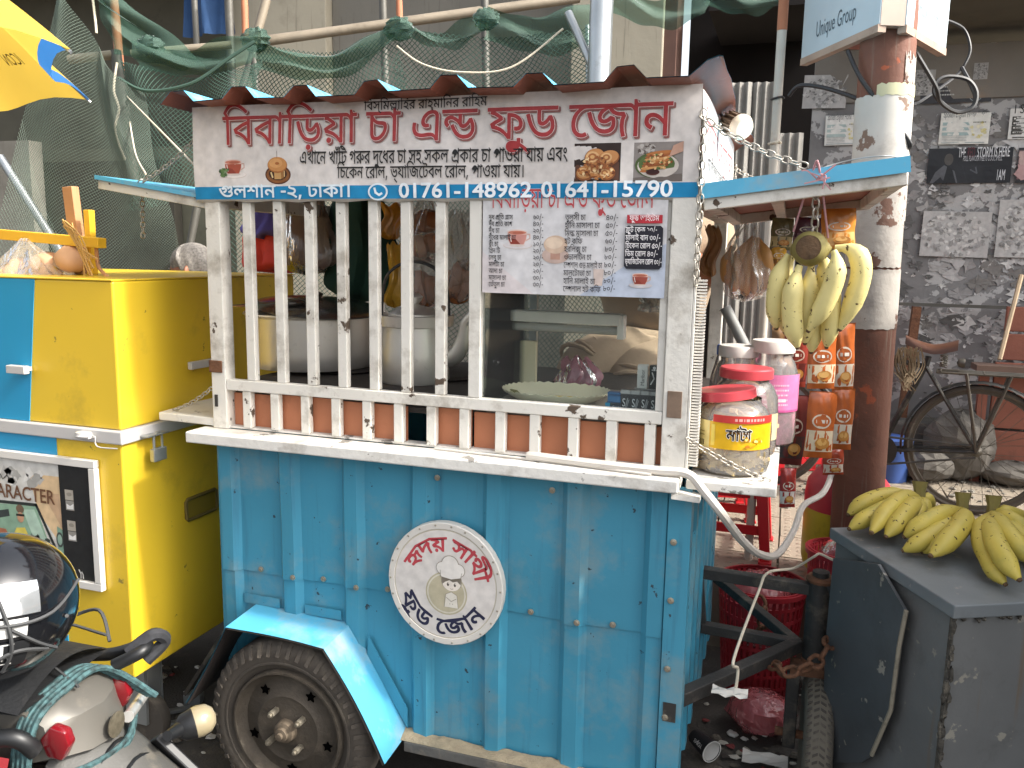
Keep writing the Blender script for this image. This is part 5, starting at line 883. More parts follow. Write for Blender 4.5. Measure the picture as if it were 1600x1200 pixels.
# tow frame, head tube, fork and front wheel
AP = V(1.685, 0.50, 0.475)
for a, sz in (((1.352, 0.03, 0.488), .036), ((1.37, 0.50, 0.485), .032), ((1.365, 0.94, 0.490), .030)):
    t = MB(); t.beam(a, AP+V(-0.03, 0, 0), sz, sz); obj('tow_bar', t, STEEL, cart, smooth=False, bevel=0.003)
t = MB(); t.beam((1.36, 0.50, 0.662), (1.70, 0.50, 0.655), 0.034, 0.034); obj('tow_bar', t, STEEL, cart, smooth=False, bevel=0.003)
t = MB(); t.beam((1.36, 0.50, 0.64), (1.375, 0.50, 0.50), 0.02, 0.02); obj('bracket', t, STEEL, cart, smooth=False); t = MB(); t.box(1.33, 1.362, -0.03, -0.0275, 0.46, 0.51); obj('bracket', t, STEEL, cart, smooth=False)
t = MB(); t.cyl((1.705, 0.50, 0.44), (1.705, 0.50, 0.685), 0.036, 18); t.cyl((1.705, 0.50, 0.6855), (1.705, 0.50, 0.712), 0.024, 14); obj('head_tube', t, STEEL, cart)
t = MB(); t.lathe([(.040, 0), (.042, .008), (.036, .016)], (1.705, 0.5, 0.682), (0, 0, 1), 18); obj('collar', t, RUST, cart); t = MB(); t.lathe([(.042, 0), (.040, .01)], (1.705, .5, .432), (0, 0, 1), 18); obj('collar', t, RUST, cart)
fk = holder('fork', cart); WX, WY, WZ, WR = 1.722, 0.47, 0.205, 0.205
t = MB(); t.box(WX-.085, WX+.095, WY-.03, WY+.03, 0.405, 0.435); obj('crown_plate', t, RUST, fk, smooth=False, bevel=0.003)
for s_ in (-1, 1): t = MB(); t.box(WX+s_*.074-.018, WX+s_*.074+.018, WY-.02, WY+.02, WZ-.04, 0.404); obj('fork_leg', t, STEEL, fk, smooth=False, bevel=0.003)
t = MB(); t.cyl((WX-.115, WY, WZ), (WX+.125, WY, WZ), .013, 10); obj('axle', t, RUST, fk)
fw_ = holder('front_wheel', cart)
obj('tyre', MB().lathe(tyre_profile(WR, .082, .13), (WX, WY, WZ), (1, 0, 0), 48, cap=False), mat('dusty_front_tyre', '#6a6357', 0.9, var=0.15, dirt=('#8f8674', 0.5, 8), bump=(60, 0.3)), fw_)
tr = MB()
for i in range(64):
    a = 2*PI*i/64; ra = Vector((0, math.cos(a), math.sin(a))); ta = Vector((0, -math.sin(a), math.cos(a)))
    for s_ in (-1, 1):
        for q, w_ in ((.009, .007), (.026, .007)):
            tr.obox(Vector((WX, WY, WZ))+ra*(WR-(.001 if q < .02 else .0045))+Vector((s_*q, 0, 0)), Vector((s_*w_, 0, 0))+ta*.004, ta*.0035, ra*.003)
obj('tread', tr, RUBBER, fw_, smooth=False, kind='stuff')
obj('rim', MB().lathe([(.131, -.02), (.12, -.012), (.03, -.03), (.03, .03), (.12, .012), (.131, .02)], (WX, WY, WZ), (1, 0, 0), 28, cap=False), RIMM, fw_)
# rusty chain round the head tube, string hanging from the bar
big = link_mesh(0.056, 0.0065)
path = smooth_path([at(1210, 1040, d=2.36), at(1225, 1050, d=2.30), at(1255, 1045, d=2.28), at(1280, 1030, d=2.30), at(1295, 1005, d=2.34), at(1296, 990, d=2.40)], 8)
chain(cart, path, big, 0.056, RUST, 'lock_chain', 'thick rusty chain wrapped round the head tube')
big2 = big.copy()
chain(cart, smooth_path([at(1186, 985, d=2.78), at(1196, 960, d=2.74), at(1188, 940, d=2.76)], 6), big, 0.056, RUST, 'lock_chain')
# chains of the flaps and shelves
cm = link_mesh(0.026, 0.0020); cs = link_mesh(0.022, 0.0018)
chain(cart, catenary((1.356, -0.026, 1.925), at(1268, 262, y=-0.02), 0.012), cm, 0.026, CHAINM)
chain(cart, [(1.356, -0.024, 1.935), (1.358, -0.026, 1.70), (1.357, -0.026, 1.545)], cm, 0.026, CHAINM)
chain(cart, catenary((1.358, D, 1.915), (1.62, 0.80, 1.80), 0.012), cm, 0.026, CHAINM)
chain(cart, [(1.358, D, 1.92), (1.358, D-.01, 1.74)], cm, 0.026, CHAINM)
chain(cart, catenary((1.360, -0.02, 1.185), (1.545, 0.02, 1.094), 0.006), cs, 0.022, CHAINM)
chain(cart, catenary((-0.012, -0.012, 1.215), (-0.185, 0.03, 1.132), 0.008), cs, 0.022, CHAINM)
chain(cart, catenary((-0.035, -0.01, 1.915), (-0.235, -0.012, 1.80), 0.012), cs, 0.022, CHAINM)
chain(cart, [at(222, 285, y=0.1), at(224, 372, y=0.1)], cs, 0.022, CHAINM)
# stay wire from the scaffold to the left corner is a thing of its own further down
# menu board
MZ0 = at(900, 462, y=-0.017).z
mf = surf((0.826, -0.0142, MZ0), (1, 0, 0), (0, 0, 1), 0.00007, lambda x, z: 0.0012*math.sin(x*9+z*4))
MW, MH = 1.284-0.826, 1.775-MZ0
g = MB(); g.cur = lin('#d3d1d2'); g.grid(lambda u, v: mf(u*MW, v*MH, 0), 30, 12); menu = obj('menu_board', g, FLEX, cart, recalc=False)
def mp(px, py): q = at(px, py, y=-0.017); return q.x-0.826, q.z-MZ0
p = Print(mf)
p.poly('#bcc4d3', [(MW*.55, 0.0), (MW, 0.0), (MW, MH*.5), (MW*.8, MH*.3)]); p.poly('#d6cdcd', [(0, 0), (MW*.3, 0), (0, MH*.4)])
x, y = mp(808, 372); cup(p, x, y, 0.030, '#c48a80', False, 1, '#d5cfd0'); x, y = mp(868, 385)
p.oval('#c3aba0', x, y-.022, .034, .020); p.rect('#b58d7c', x-.012, y-.032, x+.012, y-.006); p.oval('#cdb29c', x, y+.004, .030, .022); p.oval('#d8c2ac', x-.004, y+.008, .022, .014)
x, y = mp(935, 430); p.poly('#d9d3d3', [(x-.014, y+.028), (x-.010, y-.026), (x+.010, y-.026), (x+.014, y+.028)]); p.poly('#cfbdb4', [(x-.013, y+.014), (x-.010, y-.025), (x+.010, y-.025), (x+.013, y+.014)])
x, y = mp(1000, 437); cup(p, x, y, 0.022, '#9b4a3e', False, 1, '#c5c2c8')
(x0, y0), (x1, y1) = mp(768, 325), mp(1022, 322)
for c, o in (('#e6dcda', 14), ('#b4454a', 3)): p.text(c, 'title', x0, y0, .072, x1-x0, o)
for i in range(11):
    x, y = mp(764, 343+10.45*i); W_ = 0
    hh = .0175; p.text('#26242a', RUNS['menu_left'][i], x, y, hh, (40, 39, 18, 45, 16, 19, 21, 26, 23, 29, 27)[i]/633, 7); x, y = mp(833, 343+10.5*i); p.text('#26242a', RUNS['menu_left_price'][i], x, y, hh, 17/633, 7)
for i in range(10):
    x, y = mp(883.5-.35*i, 344+12.35*i); hh = .0200; p.text('#26242a', RUNS['menu_right'][i], x, y, hh, (32, 54, 52, 28, 35, 43, 60, 43, 50, 59)[i]/633, 7); x, y = mp(947-.5*i, 344+12.3*i); p.text('#26242a', RUNS['menu_right_price'][i], x, y, hh*.92, 19/633, 7)
(x0, y0), (x1, y1) = mp(980, 349), mp(1036, 336); p.rect('#b02f3a', x0, y0, x1, y1); p.text('#f0e6e6', 'f1', x0+.006, y0+.006, .019, (x1-x0)-.014, 10)
(x0, y0), (x1, y1) = mp(975, 420), mp(1037, 353); r_ = .006
p.poly('#23222b', [(x0+r_, y0), (x1-r_, y0), (x1, y0+r_), (x1, y1-r_), (x1-r_, y1), (x0+r_, y1), (x0, y1-r_), (x0, y0+r_)])
for i in range(5): x, y = mp(978-.3*i, 363+12.4*i); hh = .0185; p.text('#eeeaea', 'k%d' % (i+1), x, y, hh, (47, 52, 55, 49, 55)[i]/633, 10)
obj('lettering', p.mb, FLEX, menu, smooth=False, recalc=False)
# ------------------------------------------------------------------ ground, pavement
t = MB()
def road(u, v):
    x = -12+u*24; y = -9+v*(1.44+9)
    return (x, y, 0.004*math.sin(x*7.1)*math.sin(y*6.3)-0.002)
t.grid(road, 90, 50); obj('road', t, ASPH, None, kind='structure', recalc=False)
t = MB(); t.box(-12, 12, 1.46, 16, -0.02, 0.262); pav = obj('pavement', t, TILE, None, smooth=False, kind='structure')
t = MB(); t.box(-12, 12, 1.40, 1.459, -0.02, 0.296); obj('kerb', t, mat('kerb_concrete', '#7b7266', 0.9, var=0.2, dirt=('#4f473d', 0.45, 5), bump=(40, 0.4)), None, smooth=False, kind='structure', bevel=0.01)
tl = MB(); tl.box(-.145, .145, -.145, .145, 0.0, 0.034)
for i in range(5):
    for j in range(5):
        cx, cy = -.112+.056*i, -.112+.056*j
        tl.add([(cx-.017, cy-.009, .034), (cx+.017, cy-.009, .034), (cx+.017, cy+.009, .034), (cx-.017, cy+.009, .034), (cx-.008, cy-.004, .0385), (cx+.008, cy-.004, .0385), (cx+.008, cy+.004, .0385), (cx-.008, cy+.004, .0385)],
               [(4, 5, 6, 7), (0, 1, 5, 4), (1, 2, 6, 5), (2, 3, 7, 6), (3, 0, 4, 7)])
tile0 = obj('paving_tile', tl, TILE, None, smooth=False); first = True
for j in range(8):
    for i in range(14):
        x, y = 0.55+i*0.297, 1.61+j*0.297
        if y > 3.85 or x > 1.9+0.55*(y-0.2): continue
        o = tile0 if first else inst('paving_tile', tile0.data, None, Matrix()); first = False
        o.parent = pav; o.matrix_basis = Matrix.Translation((x+rnd(-.002, .002), y+rnd(-.002, .002), 0.2635+rnd(-.003, .002))) @ Matrix.Rotation(rnd(-.01, .01), 4, 'Z') @ Matrix.Rotation(rnd(-.01, .01), 4, 'X')
# ------------------------------------------------------------------ the wall with torn posters
def wall_box(name, label, x0, x1, y0, y1, z0, z1, m, cat='wall', bevel=0.0, grid=None):
    t = MB()
    if grid: t.grid(lambda u, v: (x0+(x1-x0)*u, y0+grid*(random.random()-.5), z0+(z1-z0)*v), 24, 16); t.box(x0, x1, y0+.02, y1, z0, z1)
    else: t.box(x0, x1, y0, y1, z0, z1)
    return tag(obj(name, t, m, None, smooth=bool(grid), bevel=bevel, recalc=not grid), label, cat)
PW = wall_box('poster_wall', 'grey street wall covered in torn paper scraps behind the bicycle', 1.62, 6.5, 3.9, 4.15, 0.26, 2.92, WALLM)
wall_box('plaster_band', 'bare plaster band along the top of the grey poster wall', 1.62, 6.5, 3.885, 3.90, 2.60, 2.915, mat('patchy_plaster', '#7a746c', 0.9, var=0.15, vs=2, dirt=('#a07c5c', 0.35, 3), bump=(20, 0.4)), 'plaster band')
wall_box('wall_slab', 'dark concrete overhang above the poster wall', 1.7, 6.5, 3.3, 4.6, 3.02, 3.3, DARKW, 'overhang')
# scraps of torn paper that stand off the wall
sc_ = MB(); pal = ['#bdbbb9', '#a8a5a3', '#9a9794', '#8d8a88', '#c2bfbb', '#77736f', '#5d5b59']
for i in range(900):
    x, z = random.choice((rnd(1.7, 3.9), random.gauss(2.1, .15), random.gauss(2.75, .25), random.gauss(3.3, .2))), rnd(0.75, 2.5); s_ = .012+.07*random.random()**2.2; k = random.randint(11, 19); a0 = rnd(0, 6)
    sc_.cur = lin(random.choice(pal)); c = (x, 3.8985-rnd(.0005, .004), z)
    ring_ = [(c[0]+s_*rnd(.25, 1.25)*math.cos(a0+2*PI*q/k), c[1]-rnd(0, .004), c[2]+s_*.8*rnd(.25, 1.2)*math.sin(a0+2*PI*q/k)) for q in range(k)]
    sc_.add([c]+ring_, [(0, q+1, (q+1) % k+1) for q in range(k)])
obj('torn_paper', sc_, PAPER, PW, smooth=False, kind='stuff', recalc=False)
def poster(name, label, pa, pb, base, draw, tilt=0.0, pm=PAPER, group=None, y=3.888, cat='poster'):
    """pa, pb = lower left and upper right corner in the photograph, on the wall"""
    a, b = at(*pa, y=y), at(*pb, y=y); w, h = b.x-a.x, b.z-a.z; c, s_ = math.cos(tilt), math.sin(tilt)
    pr = Print(surf((a.x, y, a.z), (c, 0, s_), (-s_, 0, c), 0.0002, lambda x, z: 0.003*math.sin(x*14+z*9)+0.002))
    pr.rect(base, 0, 0, w, h, 6); draw(pr, w, h)
    return tag(obj(name, pr.mb, pm, None, smooth=False, recalc=False), label, cat, group)
def leaflet(col):
    def f(pr, w, h):
        pr.text('#5a5d5c', 'Spoken English Home Tutor', .05*w, .86*h, .055, .86*w, 0, True)
        for i in range(3): pr.poly(col, [(.05*w, (.60-.16*i)*h), (.60*w, (.60-.16*i)*h), (.56*w, (.70-.16*i)*h), (.05*w, (.70-.16*i)*h)])
        for i in range(4): pr.scribble('#8f9492', .06*w, (.10+.05*i)*h, .5*w, .018*h)
        pr.blobs(['#d8cf9f', '#cfc38a', '#e2dcc0'], .78*w, .45*h, .16*w, .26*h, 16, .05*w); pr.scribble('#6e6b60', .66*w, .68*h, .26*w, .03*h); pr.rect('#a3a9a8', .05*w, .03*h, .92*w, .06*h)
    return f
poster('tutor_leaflet', 'white leaflet left of the pole with a pale green band', (1288, 228), (1348, 180), '#d8d6d0', leaflet('#a9b8b4'), 0.01)
poster('tutor_leaflet', 'white and yellow leaflet above the black storm poster', (1466, 226), (1549, 175), '#d9d7cf', leaflet('#a0b4b2'), -0.01)
def bw(pr, w, h):
    pr.text('#33322f', 'I Sree Sh', .08*w, .84*h, .075, .84*w, 0, True)
    for i in range(4): pr.line('#45443f', [(.08*w, (.72-.15*i)*h), (.9*w, (.72-.15*i)*h), (.9*w, (.62-.15*i)*h), (.08*w, (.62-.15*i)*h), (.08*w, (.72-.15*i)*h)], .008); pr.scribble('#3a3935', .14*w, (.65-.15*i)*h, .7*w, .035*h)
    pr.rect('#55534f', .1*w, .03*h, .9*w, .07*h)
poster('notice', 'white notice with boxed black lines at the right edge of the photo', (1574, 218), (1650, 168), '#d6d4cf', bw)
def storm(pr, w, h):
    pr.poly('#2b2c30', [(0, 0), (.5*w, 0), (.35*w, h), (0, h)]); pr.poly('#55565a', [(.04*w, 0), (.10*w, .32*h), (.2*w, .52*h), (.33*w, .35*h), (.38*w, 0)]); pr.oval('#4a4642', .25*w, .68*h, .055*w, .17*h); pr.poly('#1c1d20', [(.2*w, 0), (.24*w, .5*h), (.3*w, .4*h), (.36*w, 0)])
    pr.text('#d9d9db', 'THE', .36*w, .74*h, .085, .085*w, 8, True); pr.text('#5e2d33', 'RED', .465*w, .74*h, .085, .09*w, 8, True); pr.text('#d9d9db', 'STORM IS HERE', .58*w, .74*h, .085, .38*w, 8, True); pr.text('#b9b9bd', 'FULL FLAVOUR MEETS COOL SMELL', .42*w, .63*h, .045, .46*w, 0, True)
    pr.text('#cfcfd2', '1AM', .83*w, .08*h, .09, .10*w, 6, True); pr.line('#4f5055', [(.52*w, .38*h), (.6*w, .28*h), (.58*w, .45*h)], .008)
poster('storm_poster', 'black poster reading STORM IS HERE with a dim figure', (1447, 287), (1584, 230), '#232428', storm, 0.0, FLEX)
poster('dark_poster', 'small dark poster with two pinkish pictures right of the storm poster', (1586, 286), (1660, 230), '#29282b', lambda pr, w, h: (pr.rect('#8d7270', .02*w, .55*h, .9*w, .92*h), pr.blobs(['#b59a94', '#6b4f50', '#54474a'], .4*w, .72*h, .35*w, .12*h, 14, .05), pr.rect('#7a5a5c', .02*w, .1*h, .9*w, .42*h), pr.blobs(['#b08e8c', '#4c3c40'], .4*w, .26*h, .35*w, .1*h, 14, .05)), 0, FLEX)
def banglaset(pr, w, h):
    for i in range(3): pr.scribble('#b9b9b5', .12*w, (.78-.2*i)*h, .5*w, .07*h)
    for a, b in ((.80, .68), (.70, .66), (.78, .25)): pr.oval('#8f979b', a*w, b*h, .085*w, .2*h); pr.oval('#4a4c4f', a*w, b*h, .07*w, .165*h); pr.oval('#8a8f92', a*w, b*h, .035*w, .10*h)
poster('torn_black_poster', 'dark worn poster with round grey emblems under the coiled cable', (1437, 163), (1552, 127), '#424245', banglaset)
for (pa, pb, lab) in (((1418, 150), (1462, 108), 'blank torn white sheet below the sign box, high on the wall'), ((1520, 125), (1545, 98), 'blank white scrap right of the hanging cable'), ((1553, 402), (1640, 312), 'large faded white sheet at the right edge beside the rickshaw bench'), ((1436, 400), (1550, 330), 'wide faded sheet stuck above the bicycle saddle'), ((1253, 170), (1325, 115), 'row of peeling white sheets at the left end of the wall')):
    poster('blank_sheet', lab, pa, pb, '#aeaba8', lambda pr, w, h: pr.blobs(['#8b8986', '#c4c1bd', '#757371', '#b9b6b2', '#9b9896'], .5*w, .5*h, .47*w, .47*h, 130, .06*min(w, h)), rnd(-.03, .03), PAPER, y=3.885, cat='paper sheet')
# ledges, rail and rubble along the foot of the wall
t = MB(); t.beam((1.95, 3.80, 1.345), (4.6, 3.80, 1.335), .02, .02); tag(obj('wall_rail', t, PIPE_D, None, smooth=False), 'thin dark rail running along the poster wall above the bicycle', 'rail')
a = at(1415, 560, y=3.78); t = MB(); t.beam((a.x, 3.80, 0.30), (a.x+.04, 3.80, 1.33), .07, .05, (1, 0, 0)); tag(obj('rusty_post', t, RUST, None, smooth=False), 'rusty flat post under the rail left of the bicycle saddle', 'post')
random.seed(21)
for i, (px, py, s_, lab) in enumerate([(1505, 640, .20, 'flat concrete block under the bicycle, nearest the wall'), (1450, 700, .15, 'broken dark block behind the bicycle pedal'), (1585, 720, .2, 'dark concrete lump at the right edge under the bench')]):
    q = at(px, py, y=3.55-.1*(i % 2)); z0 = 0.298
    t = MB(); t.ball((q.x, q.y, (z0+q.z)/2), (s_, .15, max(.06, (q.z-z0)/2)), 14, 10, .07); tag(obj('concrete_block', t, mat('damp_rubble', '#5b5751', 0.95, var=0.25, vs=5, dirt=('#3a3733', 0.5, 8), bump=(30, 0.5)), None, smooth=False), lab, 'rubble', 'broken concrete along the wall foot')
t = MB(); t.box(1.7, 5.2, 3.62, 3.88, 0.262, 0.62); tag(obj('wall_footing', t, mat('damp_footing', '#4d4a45', 0.95, var=0.25, vs=4, dirt=('#2d2b28', 0.5, 6), bump=(16, 0.6)), None, smooth=False, bevel=0.02), 'rough dark footing along the base of the poster wall', 'footing')
t = MB()
for i in range(260):
    x, y = rnd(1.2, 4.4), rnd(2.5, 3.6); s_ = rnd(.006, .03); t.ball((x, y, .302), (s_, s_*rnd(.5, 1), s_*.5), 5, 3, .25)
obj('pavement_rubble', t, CONC, None, smooth=False, kind='stuff')

# ------------------------------------------------------------------ building under construction on the left
BY = 4.6
wall_box('concrete_pier', 'pale concrete pier standing behind the scaffold, upper left', *(at(370, 100, y=BY).x, at(520, 100, y=BY).x), BY-.1, BY+.5, 0.26, 4.2, CONCL, 'pier', .01)
wall_box('concrete_wall', 'grey concrete wall behind the net, left of the silver pole', at(521, 100, y=BY).x, at(960, 100, y=BY).x, BY, BY+.2, 0.26, 4.2, CONC)
wall_box('concrete_column', 'pale concrete column between the silver pole and the dark opening', at(900, 100, y=BY-.3).x, at(1040, 100, y=BY-.3).x, BY-.45, BY-.05, 0.26, 4.2, CONCL, 'column', .01)
wall_box('door_jamb', 'brown door jamb beside the dark opening', at(1041, 80, y=BY-.3).x, at(1060, 80, y=BY-.3).x, BY-.42, BY-.1, 0.26, 4.2, mat('brown_jamb', '#5d4238', 0.8, var=0.15), 'jamb')
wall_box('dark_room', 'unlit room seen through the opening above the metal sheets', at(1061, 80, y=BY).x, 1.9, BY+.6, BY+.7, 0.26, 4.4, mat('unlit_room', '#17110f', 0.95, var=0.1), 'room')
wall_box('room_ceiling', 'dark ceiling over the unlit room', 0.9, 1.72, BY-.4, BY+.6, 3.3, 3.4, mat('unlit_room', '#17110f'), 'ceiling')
wall_box('lower_wall', 'mossy grey wall at the far left behind the yellow cart', -14, at(369, 200, y=BY).x, BY, BY+.2, 0.26, 2.55, mat('mossy_wall', '#5d5c4e', 0.95, var=0.2, vs=2, dirt=('#3c3e33', 0.5, 3), bump=(14, 0.3)))
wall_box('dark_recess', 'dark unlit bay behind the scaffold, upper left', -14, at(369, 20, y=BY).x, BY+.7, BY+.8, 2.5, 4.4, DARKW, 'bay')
wall_box('concrete_slab', 'light grey concrete panel at the far left edge', at(-60, 200, y=BY-.3).x, at(50, 200, y=BY-.3).x, BY-.35, BY-.2, 0.26, 2.6, CONC, 'panel')
wall_box('dark_doorway', 'dark boarded doorway behind the pale net at left', at(58, 300, y=BY-.2).x, at(262, 300, y=BY-.2).x, BY-.12, BY-.02, 0.5, 2.42, mat('dark_board', '#3b3830', 0.9, var=0.25, vs=3, dirt=('#47443a', 0.4, 4)), 'doorway')
wall_box('upper_storey', 'shaded upper storey of the unfinished building', -14, 2.2, BY-.3, BY+1.5, 4.41, 4.9, CONC, 'storey')
q0, q1 = at(292, 60, y=BY-.2), at(372, 0, y=BY-.2)
t = MB(); t.grid(lambda u, v: (q0.x+(q1.x-q0.x)*u, BY-.25+.04*math.sin(u*9+v*4)+.02*math.sin(u*23), q0.z+1.2*v), 24, 10); tag(obj('blue_tarpaulin', t, cloth_mat('tarp_blue', '#1f3f66'), None, recalc=False), 'dark blue tarpaulin hung in the upper bay', 'tarpaulin')
# corrugated metal sheets behind the bananas
for i, (pa, pb, lab) in enumerate([(1128, 1166, 'grey corrugated metal sheet behind the cart end post'), (1167, 1206, 'grey corrugated metal sheet next to the white pipe'), (1206, 1250, 'dull corrugated metal sheet behind the hanging snack packets')]):
    x0, x1 = at(pa, 300, y=3.3).x, at(pb, 300, y=3.3).x; zt = at(1180, 128+i*40*(i > 1), y=3.3).z
    mb = MB(); mb.grid(lambda u, v: (x0+(x1-x0)*u, 3.3+.012*math.cos(u*6*PI)+.02*i, .27+(zt-.27)*v), 36, 2); tag(obj('metal_sheet', mb, mat('weathered_zinc', '#8c8983', 0.6, 0.3, var=0.15, dirt=('#5e5750', 0.4, 4), streak=('#6b5a4a', 0.3)), None, recalc=False), lab, 'metal sheet', 'metal sheets closing the site')
# scaffold pipes: (label, from, to, radius, material) with picture spots at depth d
PIPES = [
 ('thick silver pole rising behind the middle of the cart roof', (943, -60, 3.9), (928, 330, 3.9), .055, GALV),
 ('slanting galvanised pipe clamped beside the silver pole', (888, 20, 4.0), (928, 110, 3.95), .020, GALV),
 ('bamboo ledger running across behind the roof, right part', (400, 66, 4.3), (905, -3, 4.6), .026, PIPE_G),
 ('bamboo ledger behind the net, left of the pale pier', (205, 84, 4.2), (362, 70, 4.3), .020, PIPE_G),
 ('short ledger pipe at left meeting the dark upright', (108, 93, 4.1), (182, 85, 4.1), .022, PIPE_G),
 ('orange upright pipe at upper left', (175, -40, 4.4), (188, 110, 4.4), .022, PIPE_R),
 ('dark upright with rope coils, left of the cart roof', (181, 80, 4.1), (212, 300, 4.1), .026, PIPE_D),
 ('thin brown upright in front of the blue tarpaulin', (302, -40, 4.5), (308, 75, 4.5), .016, PIPE_D),
 ('black upright left of the orange one over the roof', (356, -40, 4.4), (364, 150, 4.4), .022, PIPE_D),
 ('orange upright pipe beside the pale pier', (381, -40, 4.4), (384, 60, 4.4), .018, PIPE_R),
 ('leaning bamboo pole crossing the pale pier', (425, -30, 4.2), (397, 70, 4.2), .022, PIPE_G),
 ('splayed dark prop below the ledger, left leg', (400, 70, 4.25), (372, 160, 4.25), .020, PIPE_D),
 ('splayed dark prop below the ledger, right leg', (396, 75, 4.25), (402, 160, 4.25), .018, PIPE_D),
 ('brown upright behind the third roof ridge', (597, -40, 4.5), (603, 145, 4.5), .022, PIPE_D),
 ('orange upright with the net knotted at its foot', (623, -40, 4.5), (625, 40, 4.5), .018, PIPE_R),
 ('dark upright behind the fifth roof ridge', (757, -40, 4.5), (760, 140, 4.5), .022, PIPE_D),
 ('slanting steel prop low at the far left', (0, 245, 4.0), (112, 420, 4.0), .020, GALV),
 ('pale upright strip beside the silver pole', (918, 40, 4.4), (919, 130, 4.4), .012, GALV),
 ('dark leaning prop seen between cart post and yellow cart', (308, 325, 4.0), (290, 420, 4.0), .018, PIPE_D),
]
for lab, a, b, r, m in PIPES:
    t = MB(); A_, B_ = at(a[0], a[1], d=a[2]), at(b[0], b[1], d=b[2]); t.tube([A_.lerp(B_, i/4) for i in range(5)], [r*(1+rnd(-.05, .05)) for _ in range(5)], 10)
    tag(obj('scaffold_pipe', t, m, None), lab, 'scaffold pipe', 'scaffold pipes of the building site')
# safety nets: diamond lattice of cords on a sagging sheet
def net(label, fn, nu, nv, r, m, seg=3):
    t = MB()
    for fam in (1, -1):
        for k in range(-nv, nu+1):
            pts = []
            for j in range(nv*seg+1):
                v = j/(nv*seg); u = (k+(v*nv if fam > 0 else nv-v*nv))/nu
                if -1e-6 <= u <= 1+1e-6: pts.append(Vector(fn(u, v)))
            if len(pts) > 1: t.tube(pts, r, 3, cap=False)
    return tag(obj('safety_net', t, m, None, recalc=False), label, 'net', 'nets on the scaffold')
def quad_fn(c00, c10, c01, c11, d, sag=0.0, ripple=0.02, dv=0.0):
    A, B, C_, E_ = [at(*q, d=dd) for q, dd in zip((c00, c10, c01, c11), (d if isinstance(d, tuple) else (d,)*4))]
    def f(u, v):
        p_ = (A*(1-u)+B*u)*(1-v)+(C_*(1-u)+E_*u)*v
        return p_+Vector((ripple*.6*math.sin(v*9+u*5), ripple*math.sin(u*11+v*3), -sag*4*u*(1-u)*(1-.35*v)+ripple*.5*math.sin(u*7)))
    return f
net('pale fishing net hanging at left in front of the dark doorway', quad_fn((-40, 440), (300, 450), (90, -30), (215, 150), (3.7, 3.9, 3.9, 3.9), .04, .03), 62, 72, .0011, NETL)
net('green net strung below the ledger between left upright and pier', quad_fn((200, 330), (410, 200), (185, 95), (400, 95), 3.95, .10, .03), 36, 26, .0020, NETM)
net('green net bulging behind the second and third roof ridges', quad_fn((380, 175), (640, 170), (400, 70), (620, 45), 4.05, .10, .02), 32, 14, .0022, NETM)
net('loose net behind the middle of the roof, left of the silver pole', quad_fn((610, 165), (930, 140), (620, 50), (930, 40), 4.1, .05, .02), 34, 13, .0022, NETM)
net('dark green net seen through the cart window bars', quad_fn((340, 660), (1060, 660), (340, 290), (1060, 260), (3.6, 3.9, 3.6, 3.9), .02, .05), 90, 46, .0015, NETM, 1)
def scrim(label, c00, c10, c01, c11, d, sag, folds, m=SCRIM):
    f = quad_fn(c00, c10, c01, c11, d, sag, .015); t = MB()
    t.grid(lambda u, v: Vector(f(u, v))+Vector((0, .03*math.sin(folds*.6*PI*v+u*4)*(0.3+math.sin(u*PI)), .006*math.sin(u*17+v*8)+.02*math.sin(u*7+2*v)*v)), 36, 16)
    return tag(obj('green_cloth', t, m, None, recalc=False), label, 'green cloth', 'green scrim bundled along the scaffold')
scrim('green scrim falling from the upper left corner to the ledger', (178, 85), (330, 105), (140, -20), (172, -10), 4.0, .02, 5)
scrim('green scrim rolled over the ledger left of the pier', (215, 110), (400, 100), (200, 70), (400, 58), 3.95, .035, 4)
scrim('wide green scrim sagging across the pale pier', (395, 105), (625, 60), (400, 68), (620, 36), 4.0, .115, 6)
scrim('green scrim looped between orange upright and fifth ridge', (622, 52), (760, 50), (622, 36), (760, 24), 4.1, .07, 4)
scrim('green scrim bunched left of the silver pole', (755, 62), (930, 70), (760, 18), (935, 5), 4.1, .05, 5)
scrim('green scrim draped right of the silver pole over the column', (955, 20), (1105, 22), (950, -20), (1110, -20), 3.95, .06, 4)
scrim('green scrim corner hanging over the dark opening', (1100, 8), (1235, 0), (1100, -25), (1240, -30), 3.95, .05, 3)
for (px, py, s_, lab) in ((400, 62, .10, 'knot of green scrim where ledger meets pier'), (624, 45, .10, 'knot of green scrim under the orange upright'), (760, 30, .09, 'knot of green scrim on the upright behind the fifth ridge'), (235, 72, .09, 'wad of green scrim on the left ledger')):
    q = at(px, py, d=4.0); t = MB(); t.ball(q, (s_*.75, .05, s_*.5), 16, 12, .22); tag(obj('green_cloth', t, SCRIMD, None), lab, 'green cloth', 'green scrim bundled along the scaffold')
q0 = at(470, 540, d=4.2)
